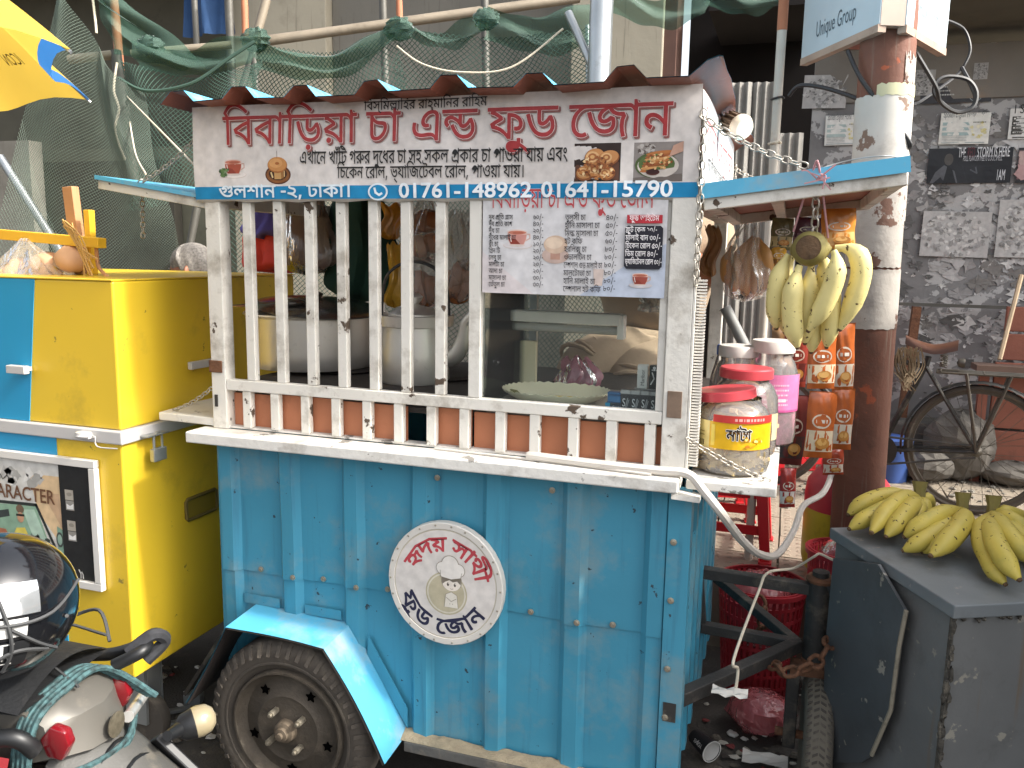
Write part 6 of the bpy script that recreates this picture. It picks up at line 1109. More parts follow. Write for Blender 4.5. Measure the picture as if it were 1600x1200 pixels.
# ropes and wires
def rope(name, label, pts, r, m, cat, n=6, k=8):
    t = MB(); t.tube(smooth_path(pts, k) if len(pts) > 2 else pts, r, n); return tag(obj(name, t, m, None), label, cat)
rope('stay_wire', 'taut white wire from the left upright down to the banner corner', [at(198, 150, d=4.0), V(-0.03, -0.012, 1.84)], .003, ROPE, 'wire')
rope('slack_string', 'slack pale cord curving down beside the dark upright', [at(203, 190, d=3.9), at(212, 240, d=3.7), at(228, 272, y=0.4)], .0035, ROPE, 'cord')
rope('knotted_rope', 'short knotted rope hanging at upper left', [at(143, -20, d=4.0), at(149, 30, d=4.0), at(151, 52, d=4.0)], .006, ROPE, 'rope')
rope('net_edge_rope', 'pale edge rope of the loose net beside the fifth ridge', [at(620, 72, d=4.0), at(660, 100, d=4.0), at(720, 113, d=4.0), at(800, 105, d=4.0), at(880, 45, d=4.0)], .005, ROPE, 'rope')
rope('net_edge_rope', 'green edge rope sagging from the upright to the pier knot', [at(186, 122, d=3.9), at(230, 142, d=3.9), at(300, 130, d=3.9), at(360, 90, d=3.9), at(398, 65, d=3.9)], .008, NETM, 'rope')
rope('upright_rope', 'frayed rope tied down the dark upright', [at(183, 98, d=4.0), at(178, 140, d=4.0), at(186, 170, d=4.0), at(180, 205, d=4.0), at(196, 250, d=4.0)], .006, ROPE, 'rope')
# ------------------------------------------------------------------ right side: pole, sign box, pipe, cables
pc = V(1.872, 1.40, 0.25)
pole = thing('street_pole', 'rusty round street pole with pasted white paper bands beside the bananas', 'pole', (pc.x, pc.y, 0.26))
PR = 0.094
t = MB(); t.lathe([(PR, 0), (PR, 4.2)], (pc.x, pc.y, 0.26), (0, 0, 1), 36); obj('shaft', t, POLE, pole)
def band(name, z0, z1, a0, a1, m, k, jag=0.0):
    t = MB(); random.seed(k); n = 30
    lo = [z0+jag*rnd(-1, 1) for _ in range(n+1)]; hi = [z1+jag*rnd(-1, 1) for _ in range(n+1)]
    t.grid(lambda u, v: (pc.x+(PR+.002+.0015*k % .004)*math.cos(a0+(a1-a0)*u), pc.y+(PR+.002+.0015*k % .004)*math.sin(a0+(a1-a0)*u), lo[round(u*n)]*(1-v)+hi[round(u*n)]*v), n, 8); return obj(name, t, m, pole, recalc=False)
zz = lambda py: at(1365, py, y=1.31).z
band('pasted_sheet', zz(258), zz(148), math.radians(-200), math.radians(20), mat('fresh_paper', '#bdb9b1', 0.8, var=0.08, dirt=('#97908a', 0.6, 7), chips=('#7a6558', 0.5, 9)), 1, .003)
band('pasted_sheet', zz(150), zz(132), math.radians(-110), math.radians(20), mat('yellowed_paper', '#b7b493', 0.8), 2, .004)
band('pasted_sheet', zz(132), zz(88), math.radians(-55), math.radians(20), PASTE, 3, .02)
band('pasted_sheet', zz(345), zz(259), math.radians(-200), math.radians(10), PASTE, 4, .006)
band('pasted_sheet', zz(418), zz(343), math.radians(-200), math.radians(-25), PASTE, 5, .003)
band('pasted_sheet', zz(515), zz(421), math.radians(-200), math.radians(-15), PASTE, 6, .003)
pole.rotation_euler = (0, -0.016, 0); random.seed(7)
# three-sided sign box on the pole
SBx = thing('sign_box', 'white boxed street sign on the pole reading Unique Group', 'sign', (pc.x, pc.y, 2.2))
zb = at(1395, 37, d=2.84).z; top = 3.3; eL = at(1252, 92, z=zb); eR = at(1478, 76, z=zb)
def sign_face(nm, a, b, txt, size, lead, col):
    a = Vector((a.x, a.y, zb)); b = Vector((b.x, b.y, zb)); ux = (b-a).normalized(); w = (b-a).length; n = ux.cross(V(0, 0, 1))
    t = MB(); t.add([a, b, b+V(0, 0, top-zb), a+V(0, 0, top-zb), a-n*.03, b-n*.03, b-n*.03+V(0, 0, top-zb), a-n*.03+V(0, 0, top-zb)], [(0, 1, 2, 3), (7, 6, 5, 4), (0, 4, 5, 1), (1, 5, 6, 2), (3, 2, 6, 7), (0, 3, 7, 4)])
    o = obj(nm, t, mat('sign_enamel', '#b9c6cc', 0.35, var=0.04, dirt=('#8f8f88', 0.15, 6)), SBx, smooth=False)
    pr = Print(surf(a+n*.001, ux, (0, 0, 1), .0002)); pr.text(col, txt, lead*w, .055, size, .52*w, 0, True); obj('lettering', pr.mb, FLEX, o, smooth=False, recalc=False)
    t = MB(); t.beam(a-V(0, 0, .014)-n*.012, b-V(0, 0, .014)-n*.012, .03, .026); obj('edge_frame', t, mat('sign_frame', '#a9917f', 0.6, dirt=('#7a4f3d', 0.5, 8)), SBx, smooth=False)
fl_, fr_ = at(1374, 37, z=zb), at(1416, 38, z=zb)
sign_face('sign_panel', Vector((eL.x, eL.y, zb)), Vector((fl_.x, fl_.y, zb)), 'Unique Group', .085, .20, '#4d5d66')
sign_face('sign_panel', Vector((fr_.x, fr_.y, zb)), Vector((eR.x, eR.y, zb)), 'Unique Group', .075, .22, '#9aa5aa')
t = MB(); t.extrude([(fl_.x+.004, fl_.y, zb-.005), (fr_.x-.004, fr_.y, zb-.005), (fr_.x, fr_.y+.04, zb-.005), (fl_.x, fl_.y+.04, zb-.005)], (0, 0, top-zb)); obj('corner_cover', t, mat('sign_corner', '#b8a394', 0.5, dirt=('#8a5a45', 0.5, 6)), SBx, smooth=False)
t = MB(); t.extrude([Vector((eL.x+.02, eL.y+.02, zb+.05)), Vector((fl_.x, fl_.y+.03, zb+.05)), Vector((fr_.x, fr_.y+.03, zb+.05)), Vector((eR.x-.02, eR.y+.02, zb+.05)), Vector((pc.x, pc.y+.5, zb+.05))], (0, 0, .02)); obj('box_floor', t, BROWN, SBx, smooth=False)
a, b = at(1229, -60, d=3.3), at(1222, 330, d=3.3)
pp = thing('drain_pipe', 'slim white and rust pipe standing left of the street pole', 'pipe', (a.x, a.y, .3))
t = MB(); t.tube([V(a.x, a.y, .29), V(a.x, a.y, 3.4)], .019, 12); obj('tube', t, mat('pale_pipe', '#bdb6aa', 0.6, var=0.1, dirt=('#8a5a40', 0.45, 5)), pp)
t = MB(); q = at(1229, 20, d=3.3); t.tube([V(a.x, a.y, q.z-.06), V(a.x, a.y, 3.42)], .0205, 12); obj('rusty_sleeve', t, PIPE_R, pp)
for py in (148, 218):
    z = at(1224, py, d=3.3).z; t = MB(); t.tube([(a.x+.024*math.cos(i*PI/4), a.y+.024*math.sin(i*PI/4), z+.004*math.sin(i)) for i in range(8)], .005, 5, closed=True); obj('wire_tie', t, CABLE if py < 200 else ROPE, pp)
def cable(label, pts, r=.008): return rope('cable', label, pts, r, CABLE, 'cable')
cable('black cable running from the drain pipe to the street pole', [at(1233, 150, d=3.25), at(1250, 134, d=3.2), at(1290, 138, d=3.15), at(1345, 156, d=3.06)])
cable('straight black cable crossing the pole from the sign box', [at(1325, 80, d=3.0), at(1350, 130, d=2.95), at(1417, 216, d=2.95), at(1419, 235, d=2.98), at(1418, 270, d=3.05)])
cable('black cable hanging from the sign box into the loose coil', [at(1430, 80, d=3.05), at(1462, 135, d=3.1), at(1470, 160, d=3.15), at(1495, 175, d=3.2), at(1520, 168, d=3.2), at(1526, 145, d=3.2), at(1512, 125, d=3.2), at(1480, 120, d=3.2), at(1463, 130, d=3.2), at(1462, 150, d=3.2), at(1490, 174, d=3.22), at(1515, 170, d=3.22), at(1524, 150, d=3.22), at(1503, 106, d=3.3)])
cable('thin black cable bowing from behind the sign to the wall', [at(1475, 30, d=3.3), at(1505, 45, d=3.4), at(1516, 75, d=3.4), at(1508, 100, d=3.4), at(1490, 122, d=3.4), at(1440, 158, d=3.3), at(1425, 164, d=3.1)], .006)
rope('guy_wire', 'pair of thin wires looped round the pole over the side flap', [V(1.36, .9, 1.80), at(1300, 258, d=2.9), at(1385, 244, d=2.85), at(1420, 256, d=2.95)], .0022, GALV, 'wire')

# ------------------------------------------------------------------ gas cylinder, hose, stools, baskets
gc = at(1322, 800, d=3.42); gz = 0.298
gas = thing('gas_cylinder', 'red and yellow gas cylinder with a handle collar behind the street pole', 'gas cylinder', (gc.x, gc.y, gz))
R_ = .165; c = (gc.x, gc.y, gz)
t = MB(); t.lathe([(R_*.8, 0.0), (R_*.8, .03)], c, (0, 0, 1), 28); obj('foot_ring', t, CYLY, gas)
t = MB(); t.lathe([(R_*.6, .03), (R_*.93, .055), (R_, .10), (R_, .315)], c, (0, 0, 1), 36, cap=False); obj('body', t, CYLY, gas)
t = MB(); t.lathe([(R_+.0005, .314), (R_+.0005, .36), (R_*.95, .42), (R_*.75, .465), (R_*.4, .485), (0, .49)], c, (0, 0, 1), 36, cap=False); obj('shoulder', t, CYLR, gas)
ch = MB()
for i in range(36):
    a0, a1 = 2*PI*i/36, 2*PI*(i+1)/36; hole = (i % 12) in (3, 4, 5, 6)
    for z0, z1 in (((.45, .50), (.575, .62)) if hole else ((.45, .62),)):
        ch.add([(c[0]+r*math.cos(a), c[1]+r*math.sin(a), gz+z) for r in (R_*.62, R_*.66) for a in (a0, a1) for z in (z0, z1)], [(0, 1, 3, 2), (4, 6, 7, 5), (1, 5, 7, 3), (0, 2, 6, 4)])
ch.lathe([(R_*.62, .618), (R_*.72, .622), (R_*.75, .632), (R_*.70, .642), (R_*.62, .636)], c, (0, 0, 1), 36, cap=False); obj('collar', ch, CYLR, gas)
t = MB(); t.cyl((c[0], c[1], gz+.49), (c[0], c[1], gz+.56), .022, 10); t.cyl((c[0]-.05, c[1], gz+.55), (c[0]+.03, c[1], gz+.55), .012, 8); obj('valve', t, mat('brass', '#a58a4a', 0.4, 0.8), gas)
pr = Print(lambda x, y, l: Vector((c[0]+(R_+.001+l*.0002)*math.cos(-1.9+x/R_), c[1]+(R_+.001+l*.0002)*math.sin(-1.9+x/R_), gz+y)))
pr.line('#2d2c22', [(.0, .20), (.05, .26), (.07, .21)], .012); pr.line('#2d2c22', [(.01, .15), (.06, .19), (.09, .14)], .010); pr.line('#2d2c22', [(.045, .27), (.035, .12)], .008); obj('lettering', pr.mb, PAPER, gas, smooth=False, recalc=False)
hs = [at(830, 713, y=-0.03), V(0.98, -0.035, 1.113), V(1.15, -0.05, 1.112), V(1.29, -0.055, 1.112), at(1075, 741, y=-0.055), at(1100, 768, y=-.06), at(1128, 803, y=-.05), at(1160, 845, y=.1), at(1187, 866, y=.3), at(1215, 866, y=.5), at(1240, 830, y=.75), at(1256, 790, y=1.0), at(1290, 765, y=1.2), V(c[0]-.05, c[1], gz+.55)]
rope('gas_hose', 'thick pale hose looping from the counter down to the gas cylinder', hs, .011, HOSE, 'hose', 8, 8)
rope('thin_tube', 'thin clear tube lying beside the hose on the counter', [V(0.70, -0.02, 1.104), V(0.86, -0.03, 1.1045), V(1.05, -0.042, 1.1045), V(1.20, -0.06, 1.1045), V(1.28, -0.068, 1.104)], .004, HOSE, 'tube')
rope('white_string', 'white string tied to the tow bar and strung to the grey cabinet', [at(1150, 1075, d=2.15), at(1153, 1045, d=2.15), at(1147, 1028, d=2.13), at(1185, 925, d=2.4), at(1200, 895, d=2.45), at(1240, 888, d=2.5), at(1272, 870, d=2.45), at(1282, 866, d=2.45), at(1310, 877, d=2.4), at(1340, 868, d=2.4), at(1385, 842, d=2.5)], .004, ROPE, 'string')
rope('brake_cable', 'black cable curving down from the tow head tube', [at(1285, 905, d=2.42), at(1300, 930, d=2.4), at(1298, 985, d=2.38)], .007, CABLE, 'cable')
def stool(x, y, rz, label):
    s = thing('plastic_stool', label, 'stool', (x, y, 0.298), 'red plastic stools'); H = .44; lo, hi = .165, .125
    t = MB(); t.box(x-.145, x+.145, y-.145, y+.145, .298+H-.03, .298+H); obj('seat', t, RED, s, smooth=False, bevel=.01)
    for sx in (-1, 1):
        for sy in (-1, 1):
            t = MB(); a, b = V(x+sx*hi, y+sy*hi, .298+H-.031), V(x+sx*lo, y+sy*lo, .31)
            t.add([a+V(-.026*i, -.026*j, 0) for i, j in ((-1, -1), (1, -1), (1, 1), (-1, 1))]+[b+V(-.021*i, -.021*j, 0) for i, j in ((-1, -1), (1, -1), (1, 1), (-1, 1))], [(0, 1, 2, 3), (7, 6, 5, 4), (0, 4, 5, 1), (1, 5, 6, 2), (2, 6, 7, 3), (3, 7, 4, 0)])
            t.box(b.x-.028, b.x+.028, b.y-.028, b.y+.028, .2985, .311); obj('leg', t, RED, s, smooth=False, bevel=.004)
    for z, e in ((.30, .14), (.14, .153)):
        for k in range(4):
            t = MB(); q = [(-e, -e), (e, -e), (e, e), (-e, e)]; a, b = q[k], q[(k+1) % 4]
            d_ = V(b[0]-a[0], b[1]-a[1], 0).normalized()*.021; t.beam(V(x+a[0], y+a[1], .298+z)+d_, V(x+b[0], y+b[1], .298+z)-d_, .012, .04); obj('rung', t, RED, s, smooth=False)
    s.rotation_euler = (0, 0, rz); return s
q = at(1195, 880, z=.298)
st1 = stool(q.x-.165, q.y+.16, 0.0, 'red plastic stool under the side shelf with the jars')
q = at(1278, 755, z=.298)
dup(st1, (q.x-.13, q.y+.1, .298), .35, 1.0, 'red plastic stool standing behind the gas cylinder')
dup(st1, (1.25, 2.35, .298), .2, 1.0, 'red plastic stool behind the cart, mostly hidden by its corner')
def basket(x, y, r, h, label):
    b = thing('plastic_basket', label, 'basket', (x, y, 0.0), 'red plastic baskets under the tow frame')
    t = MB(); nA, nH = 40, 8
    for k in range(nH+1):
        z = .006+h*k/nH; rr = r*(.8+.2*k/nH); t.lathe([(rr-.003, z-.006), (rr+.003, z-.006), (rr+.003, z+.006), (rr-.003, z+.006)], (x, y, 0), (0, 0, 1), nA, cap=False)
    for i in range(nA):
        a = 2*PI*i/nA; t.beam((x+.8*r*math.cos(a), y+.8*r*math.sin(a), .006), (x+r*math.cos(a), y+r*math.sin(a), h), .012, .004, (math.cos(a), math.sin(a), 0))
    obj('lattice', t, REDB, b, smooth=False, kind='stuff')
    t = MB(); t.lathe([(r*.79, 0), (r*.79, h*.35)], (x, y, .002), (0, 0, 1), nA); obj('solid_base', t, REDB, b)
    t = MB(); t.lathe([(r-.004, h-.012), (r+.012, h-.010), (r+.012, h+.008), (r-.004, h+.008)], (x, y, 0), (0, 0, 1), nA, cap=False); obj('rim', t, REDB, b)
    t = MB(); t.ball((x, y, h*.75), (r*.85, r*.85, h*.35), 14, 8, .08); obj('bagged_rubbish', t, clear_mat('red_film', (1, .75, .75), .35, .2, (.5, .12, .13), .3, 25), b)
    return b
basket(1.535, 1.10, .155, .42, 'red lattice basket behind the tow frame, nearest the cart')
basket(1.80, 1.16, .11, .56, 'narrow red basket half hidden by the head tube')
t = MB(); q = at(1190, 1130, z=.03); t.ball((q.x, q.y, .07), (.12, .1, .07), 14, 9, .1); tag(obj('red_bag', t, clear_mat('red_film', (1, .75, .75), .35), None), 'crumpled red plastic bag on the road under the tow frame', 'bag')
# litter on the road and a paper cup
cp = thing('paper_cup', 'black paper cup lying on the road, reading ENJOY', 'cup', tuple(at(1105, 1165, z=.04)))
A_, B_ = at(1085, 1150, z=.05), at(1118, 1180, z=.045); B_ = A_+(B_-A_).normalized()*.085; ax = (B_-A_).normalized()
t = MB(); t.lathe([(.024, 0), (.034, .085), (.0365, .087), (.0365, .090)], A_, ax, 22, cap=False); t.lathe([(.0, .001), (.024, .001)], A_, ax, 22, cap=False); obj('sleeve', t, mat('cup_black', '#1b1b1d', 0.6), cp)
t = MB(); t.lathe([(.033, .0875), (.024, .004), (0, .004)], A_, ax, 22, cap=False); t.lathe([(.0335, .0905), (.0372, .0905)], A_, ax, 22, cap=False); obj('lining', t, mat('cup_white', '#d8d5cf', 0.6), cp)
nx = (CAM-A_); nx = (nx-ax*nx.dot(ax)).normalized(); ny = ax.cross(nx)
def cupfn(x, y, l):
    a = y/.03; rr = .0275+.12*(x-.01)+.0012+l*.0002; return A_+ax*(x+.022)+(nx*math.cos(a)+ny*math.sin(a))*rr
pr = Print(cupfn); pr.text('#e0ddd8', 'ENJOY', .008, .004, .018, .045, 0, True); obj('lettering', pr.mb, PAPER, cp, smooth=False, recalc=False)
random.seed(33); t = MB()
for i in range(150):
    q = at(rnd(1090, 1330), rnd(1060, 1200), z=.01) if i % 3 else at(rnd(200, 340), rnd(1040, 1200), z=.01)
    s_ = rnd(.006, .022); t.cur = lin(random.choice(['#b8b2a6', '#8d8678', '#5a544a', '#6d655a', '#d0ccc4', '#3d3833', '#7a3a38'])); t.ball((q.x, q.y, .008), (s_, s_*rnd(.4, 1), s_*rnd(.2, .5)), 6, 4, .3)
obj('litter', t, PAPER, None, smooth=False, kind='stuff')
for (px, py, w_, lab) in ((1195, 1188, .07, 'torn white paper scrap on the road below the fork'), (1330, 1180, .05, 'white paper flake beside the front wheel'), (1140, 1085, .045, 'crumpled foil dangling under the white string')):
    q = at(px, py, z=.02) if 'foil' not in lab else at(px, py, d=2.15); t = MB(); t.grid(lambda u, v: (q.x+w_*(u-.5)*2, q.y+w_*(v-.5), q.z+.012*random.random()), 5, 4); tag(obj('paper_scrap', t, mat('scrap_paper', '#c6c2ba', 0.7), None, smooth=False, recalc=False), lab, 'litter')

# ------------------------------------------------------------------ bananas
def banana(mb, p0, p1, p2, r, n=9):
    """curved five-sided fruit from stem p0 over p1 to tip p2"""
    p0, p1, p2 = map(Vector, (p0, p1, p2)); pts = []; rs = []
    for i in range(n+4):
        t_ = i/(n+3); pts.append(p0*(1-t_)**2+p1*2*t_*(1-t_)+p2*t_*t_)
        rs.append(r*min(1, .32+2.6*max(0, t_-.06))*(1 if t_ < .8 else max(.28, 1-((t_-.8)/.2)**1.6*.75)))
    mb.tube(pts, rs, 10, cap=True); return pts[-1], (pts[-1]-pts[-2]).normalized(), rs[-1]
def bunch(label, loc, fruits, stem, m, group, crown=None):
    b = thing('banana_bunch', label, 'bananas', tuple(loc), group)
    for p0, p1, p2, r in fruits:
        mb = MB(); e, d_, re_ = banana(mb, p0, p1, p2, r*1.36); mb.m = 1; mb.cyl(e-d_*.002, e+d_*.006, re_*1.02, 10, re_*.7); obj('banana', mb, [m, BEND], b)
    s_ = MB()
    if crown:
        c_, nrm, r = crown; s_.lathe([(r*1.25, -.035), (r*1.5, -.012), (r*1.35, .012), (r*1.02, .022)], c_, nrm, 20, cap=False); obj('crown', s_, BSTEM, b)
        s_ = MB(); s_.lathe([(r*1.02, .021), (r*.8, .0225), (0, .024)], c_, nrm, 20, cap=False); obj('cut_face', s_, BEND, b)
        s_ = MB(); s_.ball(Vector(c_)-Vector(nrm)*.02, (r*1.75, r*1.2, r*1.05), 14, 8, .06); obj('stem_base', s_, BSTEM, b)
    else: s_.tube([stem[0], (Vector(stem[0])+Vector(stem[1]))/2, stem[1]], [.022, .016, .017], 8); obj('stem', s_, BSTEM, b)
    return b
y_ = .06
def hb(a, b, c_, r, dy=0.0): return (at(*a, y=y_+dy), at(*b, y=y_+dy-.015), at(*c_, y=y_+dy+.01), r)
cw = at(1265, 388, y=y_-.03)
hang = bunch('ripe banana bunch hanging by pink twine from the side flap', at(1268, 270, y=.02), [
  hb((1232, 398), (1207, 440), (1213, 512), .0165), hb((1250, 415), (1228, 470), (1246, 542), .0175, -.03), hb((1268, 412), (1262, 470), (1258, 535), .016, 0.0),
  hb((1303, 392), (1322, 430), (1264, 516), .0165, -.045), hb((1305, 388), (1385, 380), (1313, 514), .0175, -.01), hb((1296, 420), (1305, 480), (1292, 541), .0155, .01),
  hb((1272, 430), (1275, 500), (1268, 549), .0145, .03), hb((1285, 400), (1298, 420), (1280, 500), .0150, .03), hb((1240, 400), (1212, 450), (1226, 518), .014, .04)], None, BANANA, 'banana bunches on sale', (cw, Vector((-.12, -1, .06)).normalized(), .027))
rope('pink_twine', 'pink twine holding the banana bunch under the flap', [at(1240, 362, y=.05), at(1270, 268, y=-.012), at(1280, 262, y=-.018), at(1294, 372, y=.05)], .0025, mat('pink_cord', '#b98a8e', 0.7), 'twine')
ribbon = MB()
for k in range(7): a = at(1278, 282, y=-.025); ribbon.tube(smooth_path([a, a+V(rnd(-.03, .03), -.008, rnd(.0, .02)), a+V(rnd(-.04, .04), -.01, rnd(-.03, .035))], 4), .002, 4)
tag(obj('twine_knot', ribbon, mat('pink_cord', '#b98a8e'), None), 'pink twine knot tied round the flap rail', 'twine')
chh = thing('hanging_chain', 'steel chain hanging from the flap rail above the bananas', 'chain', tuple(at(1275, 285, y=.0)))
chain(chh, [at(1276, 288, y=0.0), at(1273, 365, y=.03)], link_mesh(.03, .0024), .03, CHAINM, 'link_row')
# grey cabinet with bananas on top
CZ = .86; A_ = at(1493, 945, z=CZ); Lc = at(1303, 826, z=CZ); e1 = (Lc-A_); dl = e1.length; e1.normalize(); e2 = Vector((-e1.y, e1.x, 0))*-1
if e2.x < 0: e2 = -e2
cab = thing('metal_cabinet', 'battered grey metal cabinet carrying bananas, lower right corner', 'cabinet', (A_.x, A_.y, 0))
def cpt(s, t_, z): return A_+e1*s+e2*t_+V(0, 0, z-CZ)
CW, CD = dl, .62
def cslab(nm, s0, s1, t0, t1, z0, z1, m, bv=0.0, par=None):
    mb = MB(); mb.add([cpt(s, t_, z) for s in (s0, s1) for t_ in (t0, t1) for z in (z0, z1)], [(0, 1, 3, 2), (4, 6, 7, 5), (0, 4, 5, 1), (2, 3, 7, 6), (0, 2, 6, 4), (1, 5, 7, 3)]); return obj(nm, mb, m, par or cab, smooth=False, bevel=bv)
cslab('top_sheet', -.006, CW+.01, -.006, CD, CZ-.032, CZ, GREYTOP, .003)
cslab('body', .006, CW-.004, .006, CD-.01, .05, CZ-.0325, GREYP, .004)
cslab('base_frame', .01, CW-.01, .01, CD-.02, .005, .0495, SOOT)
for nm, s0, s1, t0, t1 in (('seam_strip', -.0, .012, -.001, .003),): cslab(nm, s0, s1, t0, t1, .05, CZ-.033, mat('rough_seam', '#47433c', 0.9, var=0.4, vs=60, dirt=('#8d8474', 0.5, 40), bump=(80, 0.8)))
# bent door leaf standing open along the left side
def on_left(px, py, out=.022):
    r = (at(px, py, d=1.0)-CAM); return CAM+r*((A_-e2*out-CAM).dot(e2)/r.dot(e2))
lf = [on_left(*q) for q in ((1372, 882), (1413, 953), (1405, 1010), (1392, 1110), (1362, 1180), (1345, 1192), (1283, 1192), (1290, 1000), (1302, 872))]
mb = MB(); mb.extrude(lf, e2*.008); obj('door_leaf', mb, mat('leaf_paint', '#4f5254', 0.55, var=0.2, vs=3, dirt=('#3b3b39', 0.5, 5), chips=('#8f8b80', 0.4, 20)), cab, smooth=False)
mb = MB(); mb.tube([lf[1]+V(.004, -.004, 0), lf[2], lf[3], lf[4]], .006, 5); obj('leaf_edge', mb, mat('bare_edge', '#8d8574', 0.7, dirt=('#5b5347', 0.5, 30)), cab)
wl = MB()
for i in range(60): z = rnd(.1, CZ-.05); wl.ball(cpt(rnd(-.004, .004), rnd(-.004, .006), z), (.006, .006, rnd(.006, .02)), 6, 4, .4)
for i in range(40): wl.ball(cpt(rnd(-.005, .004), rnd(0, CD), CZ-.036+rnd(-.004, .004)), (.005, .008, .005), 6, 4, .4)
obj('weld_bead', wl, mat('rough_seam', '#47433c'), cab, kind='stuff')
sp = MB(); sp.cur = lin('#b9b6ae')
for (u, z, l_) in ((.15, .17, .025), (.17, .155, .03), (.30, .15, .02), (.34, .13, .035), (.38, .10, .03), (.21, .09, .02), (.24, .33, .008), (.18, .42, .006), (.40, .25, .010), (.27, .20, .006), (.12, .33, .006)):
    c0 = cpt(.0045, u, z); sp.poly([c0+e2*(l_*k[0])+V(0, 0, l_*k[1])-e1*0.0 for k in ((0, 0), (.25, -.05), (.62, -.55), (.55, -.62), (.15, -.3))])
obj('paint_splash', sp, PAPER, cab, smooth=False, kind='stuff', recalc=False)
def fan(label, stem_px, fruits, m, hz=.028):
    s0 = at(*stem_px, z=CZ+.085); fr = []
    for (mx, my), (tx, ty), r, lift in fruits:
        tip = at(tx, ty, z=CZ+r+lift*.5); mid = at(mx, my, z=CZ+r+.055+lift); fr.append((s0+V(0, 0, -.012), mid, tip, r))
    return bunch(label, (s0.x, s0.y, CZ), fr, (s0+V(.0, .01, .035), s0+V(0, -.004, -.02)), m, 'banana bunches on sale')
fan('banana hand at the left end of the grey cabinet top', (1437, 772), [((1370, 762), (1326, 804), .0185, .03), ((1380, 790), (1328, 826), .018, .01), ((1405, 765), (1362, 832), .019, .045), ((1425, 790), (1385, 838), .0185, .03), ((1440, 800), (1422, 826), .016, .01), ((1452, 790), (1440, 815), .015, .0), ((1458, 775), (1448, 800), .0145, .01)], BANANA2)
fan('banana hand in the middle of the grey cabinet top', (1504, 790), [((1465, 800), (1414, 838), .0195, .035), ((1470, 835), (1412, 860), .017, .0), ((1522, 815), (1455, 868), .020, .03), ((1500, 840), (1442, 862), .016, .0)], BANANA2)
fan('banana hand at the right edge of the grey cabinet top', (1552, 795), [((1512, 830), (1556, 890), .018, .02), ((1535, 835), (1592, 905), .019, .04), ((1560, 820), (1612, 880), .019, .05), ((1585, 810), (1625, 850), .0185, .03), ((1600, 840), (1640, 890), .018, .0), ((1575, 800), (1608, 815), .018, .02), ((1520, 860), (1570, 912), .017, -.005)], BANANA2)
# ------------------------------------------------------------------ bicycle against the wall
wc = at(1528, 676, d=4.33); wc.z = .298+.345
bk = thing('bicycle', 'old dusty black bicycle with brown saddle leaning by the poster wall', 'bicycle', (wc.x, wc.y, .298))
fx = Vector((-.985, .17, 0)).normalized(); bx = Vector((fx.y, -fx.x, 0)); R2 = .345
def B(f, z, s=0.0): return wc+fx*f+bx*s+V(0, 0, z)
BF = mat('bicycle_black', '#232221', 0.55, 0.2, var=0.25, dirt=('#6e6557', 0.5, 14)); CHR = mat('dull_chrome', '#55514a', 0.45, 0.6, var=0.2, dirt=('#54493d', 0.5, 20))
def bike_wheel(f, nm):
    h = holder('wheel', bk); c0 = B(f, 0)
    obj('tyre', MB().lathe([(R2-.034, -.012), (R2-.02, -.019), (R2-.005, -.013), (R2, 0), (R2-.005, .013), (R2-.02, .019), (R2-.034, .012)], c0, bx, 48, cap=False), RUBBER, h)
    obj('rim', MB().lathe([(R2-.032, -.014), (R2-.045, -.013), (R2-.048, 0), (R2-.045, .013), (R2-.032, .014)], c0, bx, 48, cap=False), CHR, h)
    obj('hub', MB().lathe([(.012, -.055), (.03, -.035), (.03, -.030), (.018, -.025), (.018, .025), (.03, .03), (.03, .035), (.012, .055)], c0, bx, 14), CHR, h)
    for k in range(32):
        a = 2*PI*k/32; q = a+(.55 if k % 4 < 2 else -.55); s_ = .03 if k % 2 else -.03
        m_ = MB(); m_.tube([c0+fx*.028*math.cos(q)+V(0, 0, .028*math.sin(q))+bx*s_, c0+(fx*math.cos(a)+V(0, 0, math.sin(a)))*(R2-.046)], .0016, 4, cap=False); obj('spoke', m_, CHR, h)
bike_wheel(0, 'rear'); bike_wheel(1.08, 'front')
def btube(nm, pts, r, m=BF, n=8): t = MB(); t.tube(pts, r, n); return obj(nm, t, m, bk)
bb, st_, hd = B(.46, -.05), B(.27, .43), B(.92, .52)
btube('seat_tube', [bb, st_, B(.262, .475)], .016); btube('down_tube', [bb, B(.95, .42)], .016); btube('top_tube', [B(.28, .42), hd], .014); btube('head_tube', [B(.93, .36), B(.90, .58)], .018); btube('front_fork', [B(.93, .38), B(1.0, .15), B(1.08, 0)], .012)
for s_ in (-.055, .055): btube('chain_stay', [bb+bx*s_*.5, B(0, 0, s_)], .011); btube('seat_stay', [B(.27, .42, s_*.4), B(0, 0, s_)], .009)
btube('handlebar', [B(.78, .66, -.28), B(.90, .66, -.2), B(.90, .64, 0), B(.90, .66, .2), B(.78, .66, .28)], .011, CHR)
t = MB(); t.lathe([(.09, -.003), (.09, .003)], bb-bx*.05, bx, 24); obj('chainring', t, BF, bk)
btube('crank', [bb-bx*.06, bb-bx*.06+fx*.16+V(0, 0, -.02)], .009, CHR); btube('pedal', [bb-bx*.04+fx*.16+V(0, 0, -.02), bb-bx*.15+fx*.16+V(0, 0, -.02)], .016, BF); btube('chain_run', [B(.46, .03, -.055), B(0, .03, -.055)], .006, STEEL); btube('chain_run', [B(.46, -.13, -.055), B(0, -.03, -.055)], .006, STEEL)
t = MB(); pts = [B(R2*1.06*math.cos(a), R2*1.06*math.sin(a)) for a in [math.radians(k*10-10) for k in range(18)]]
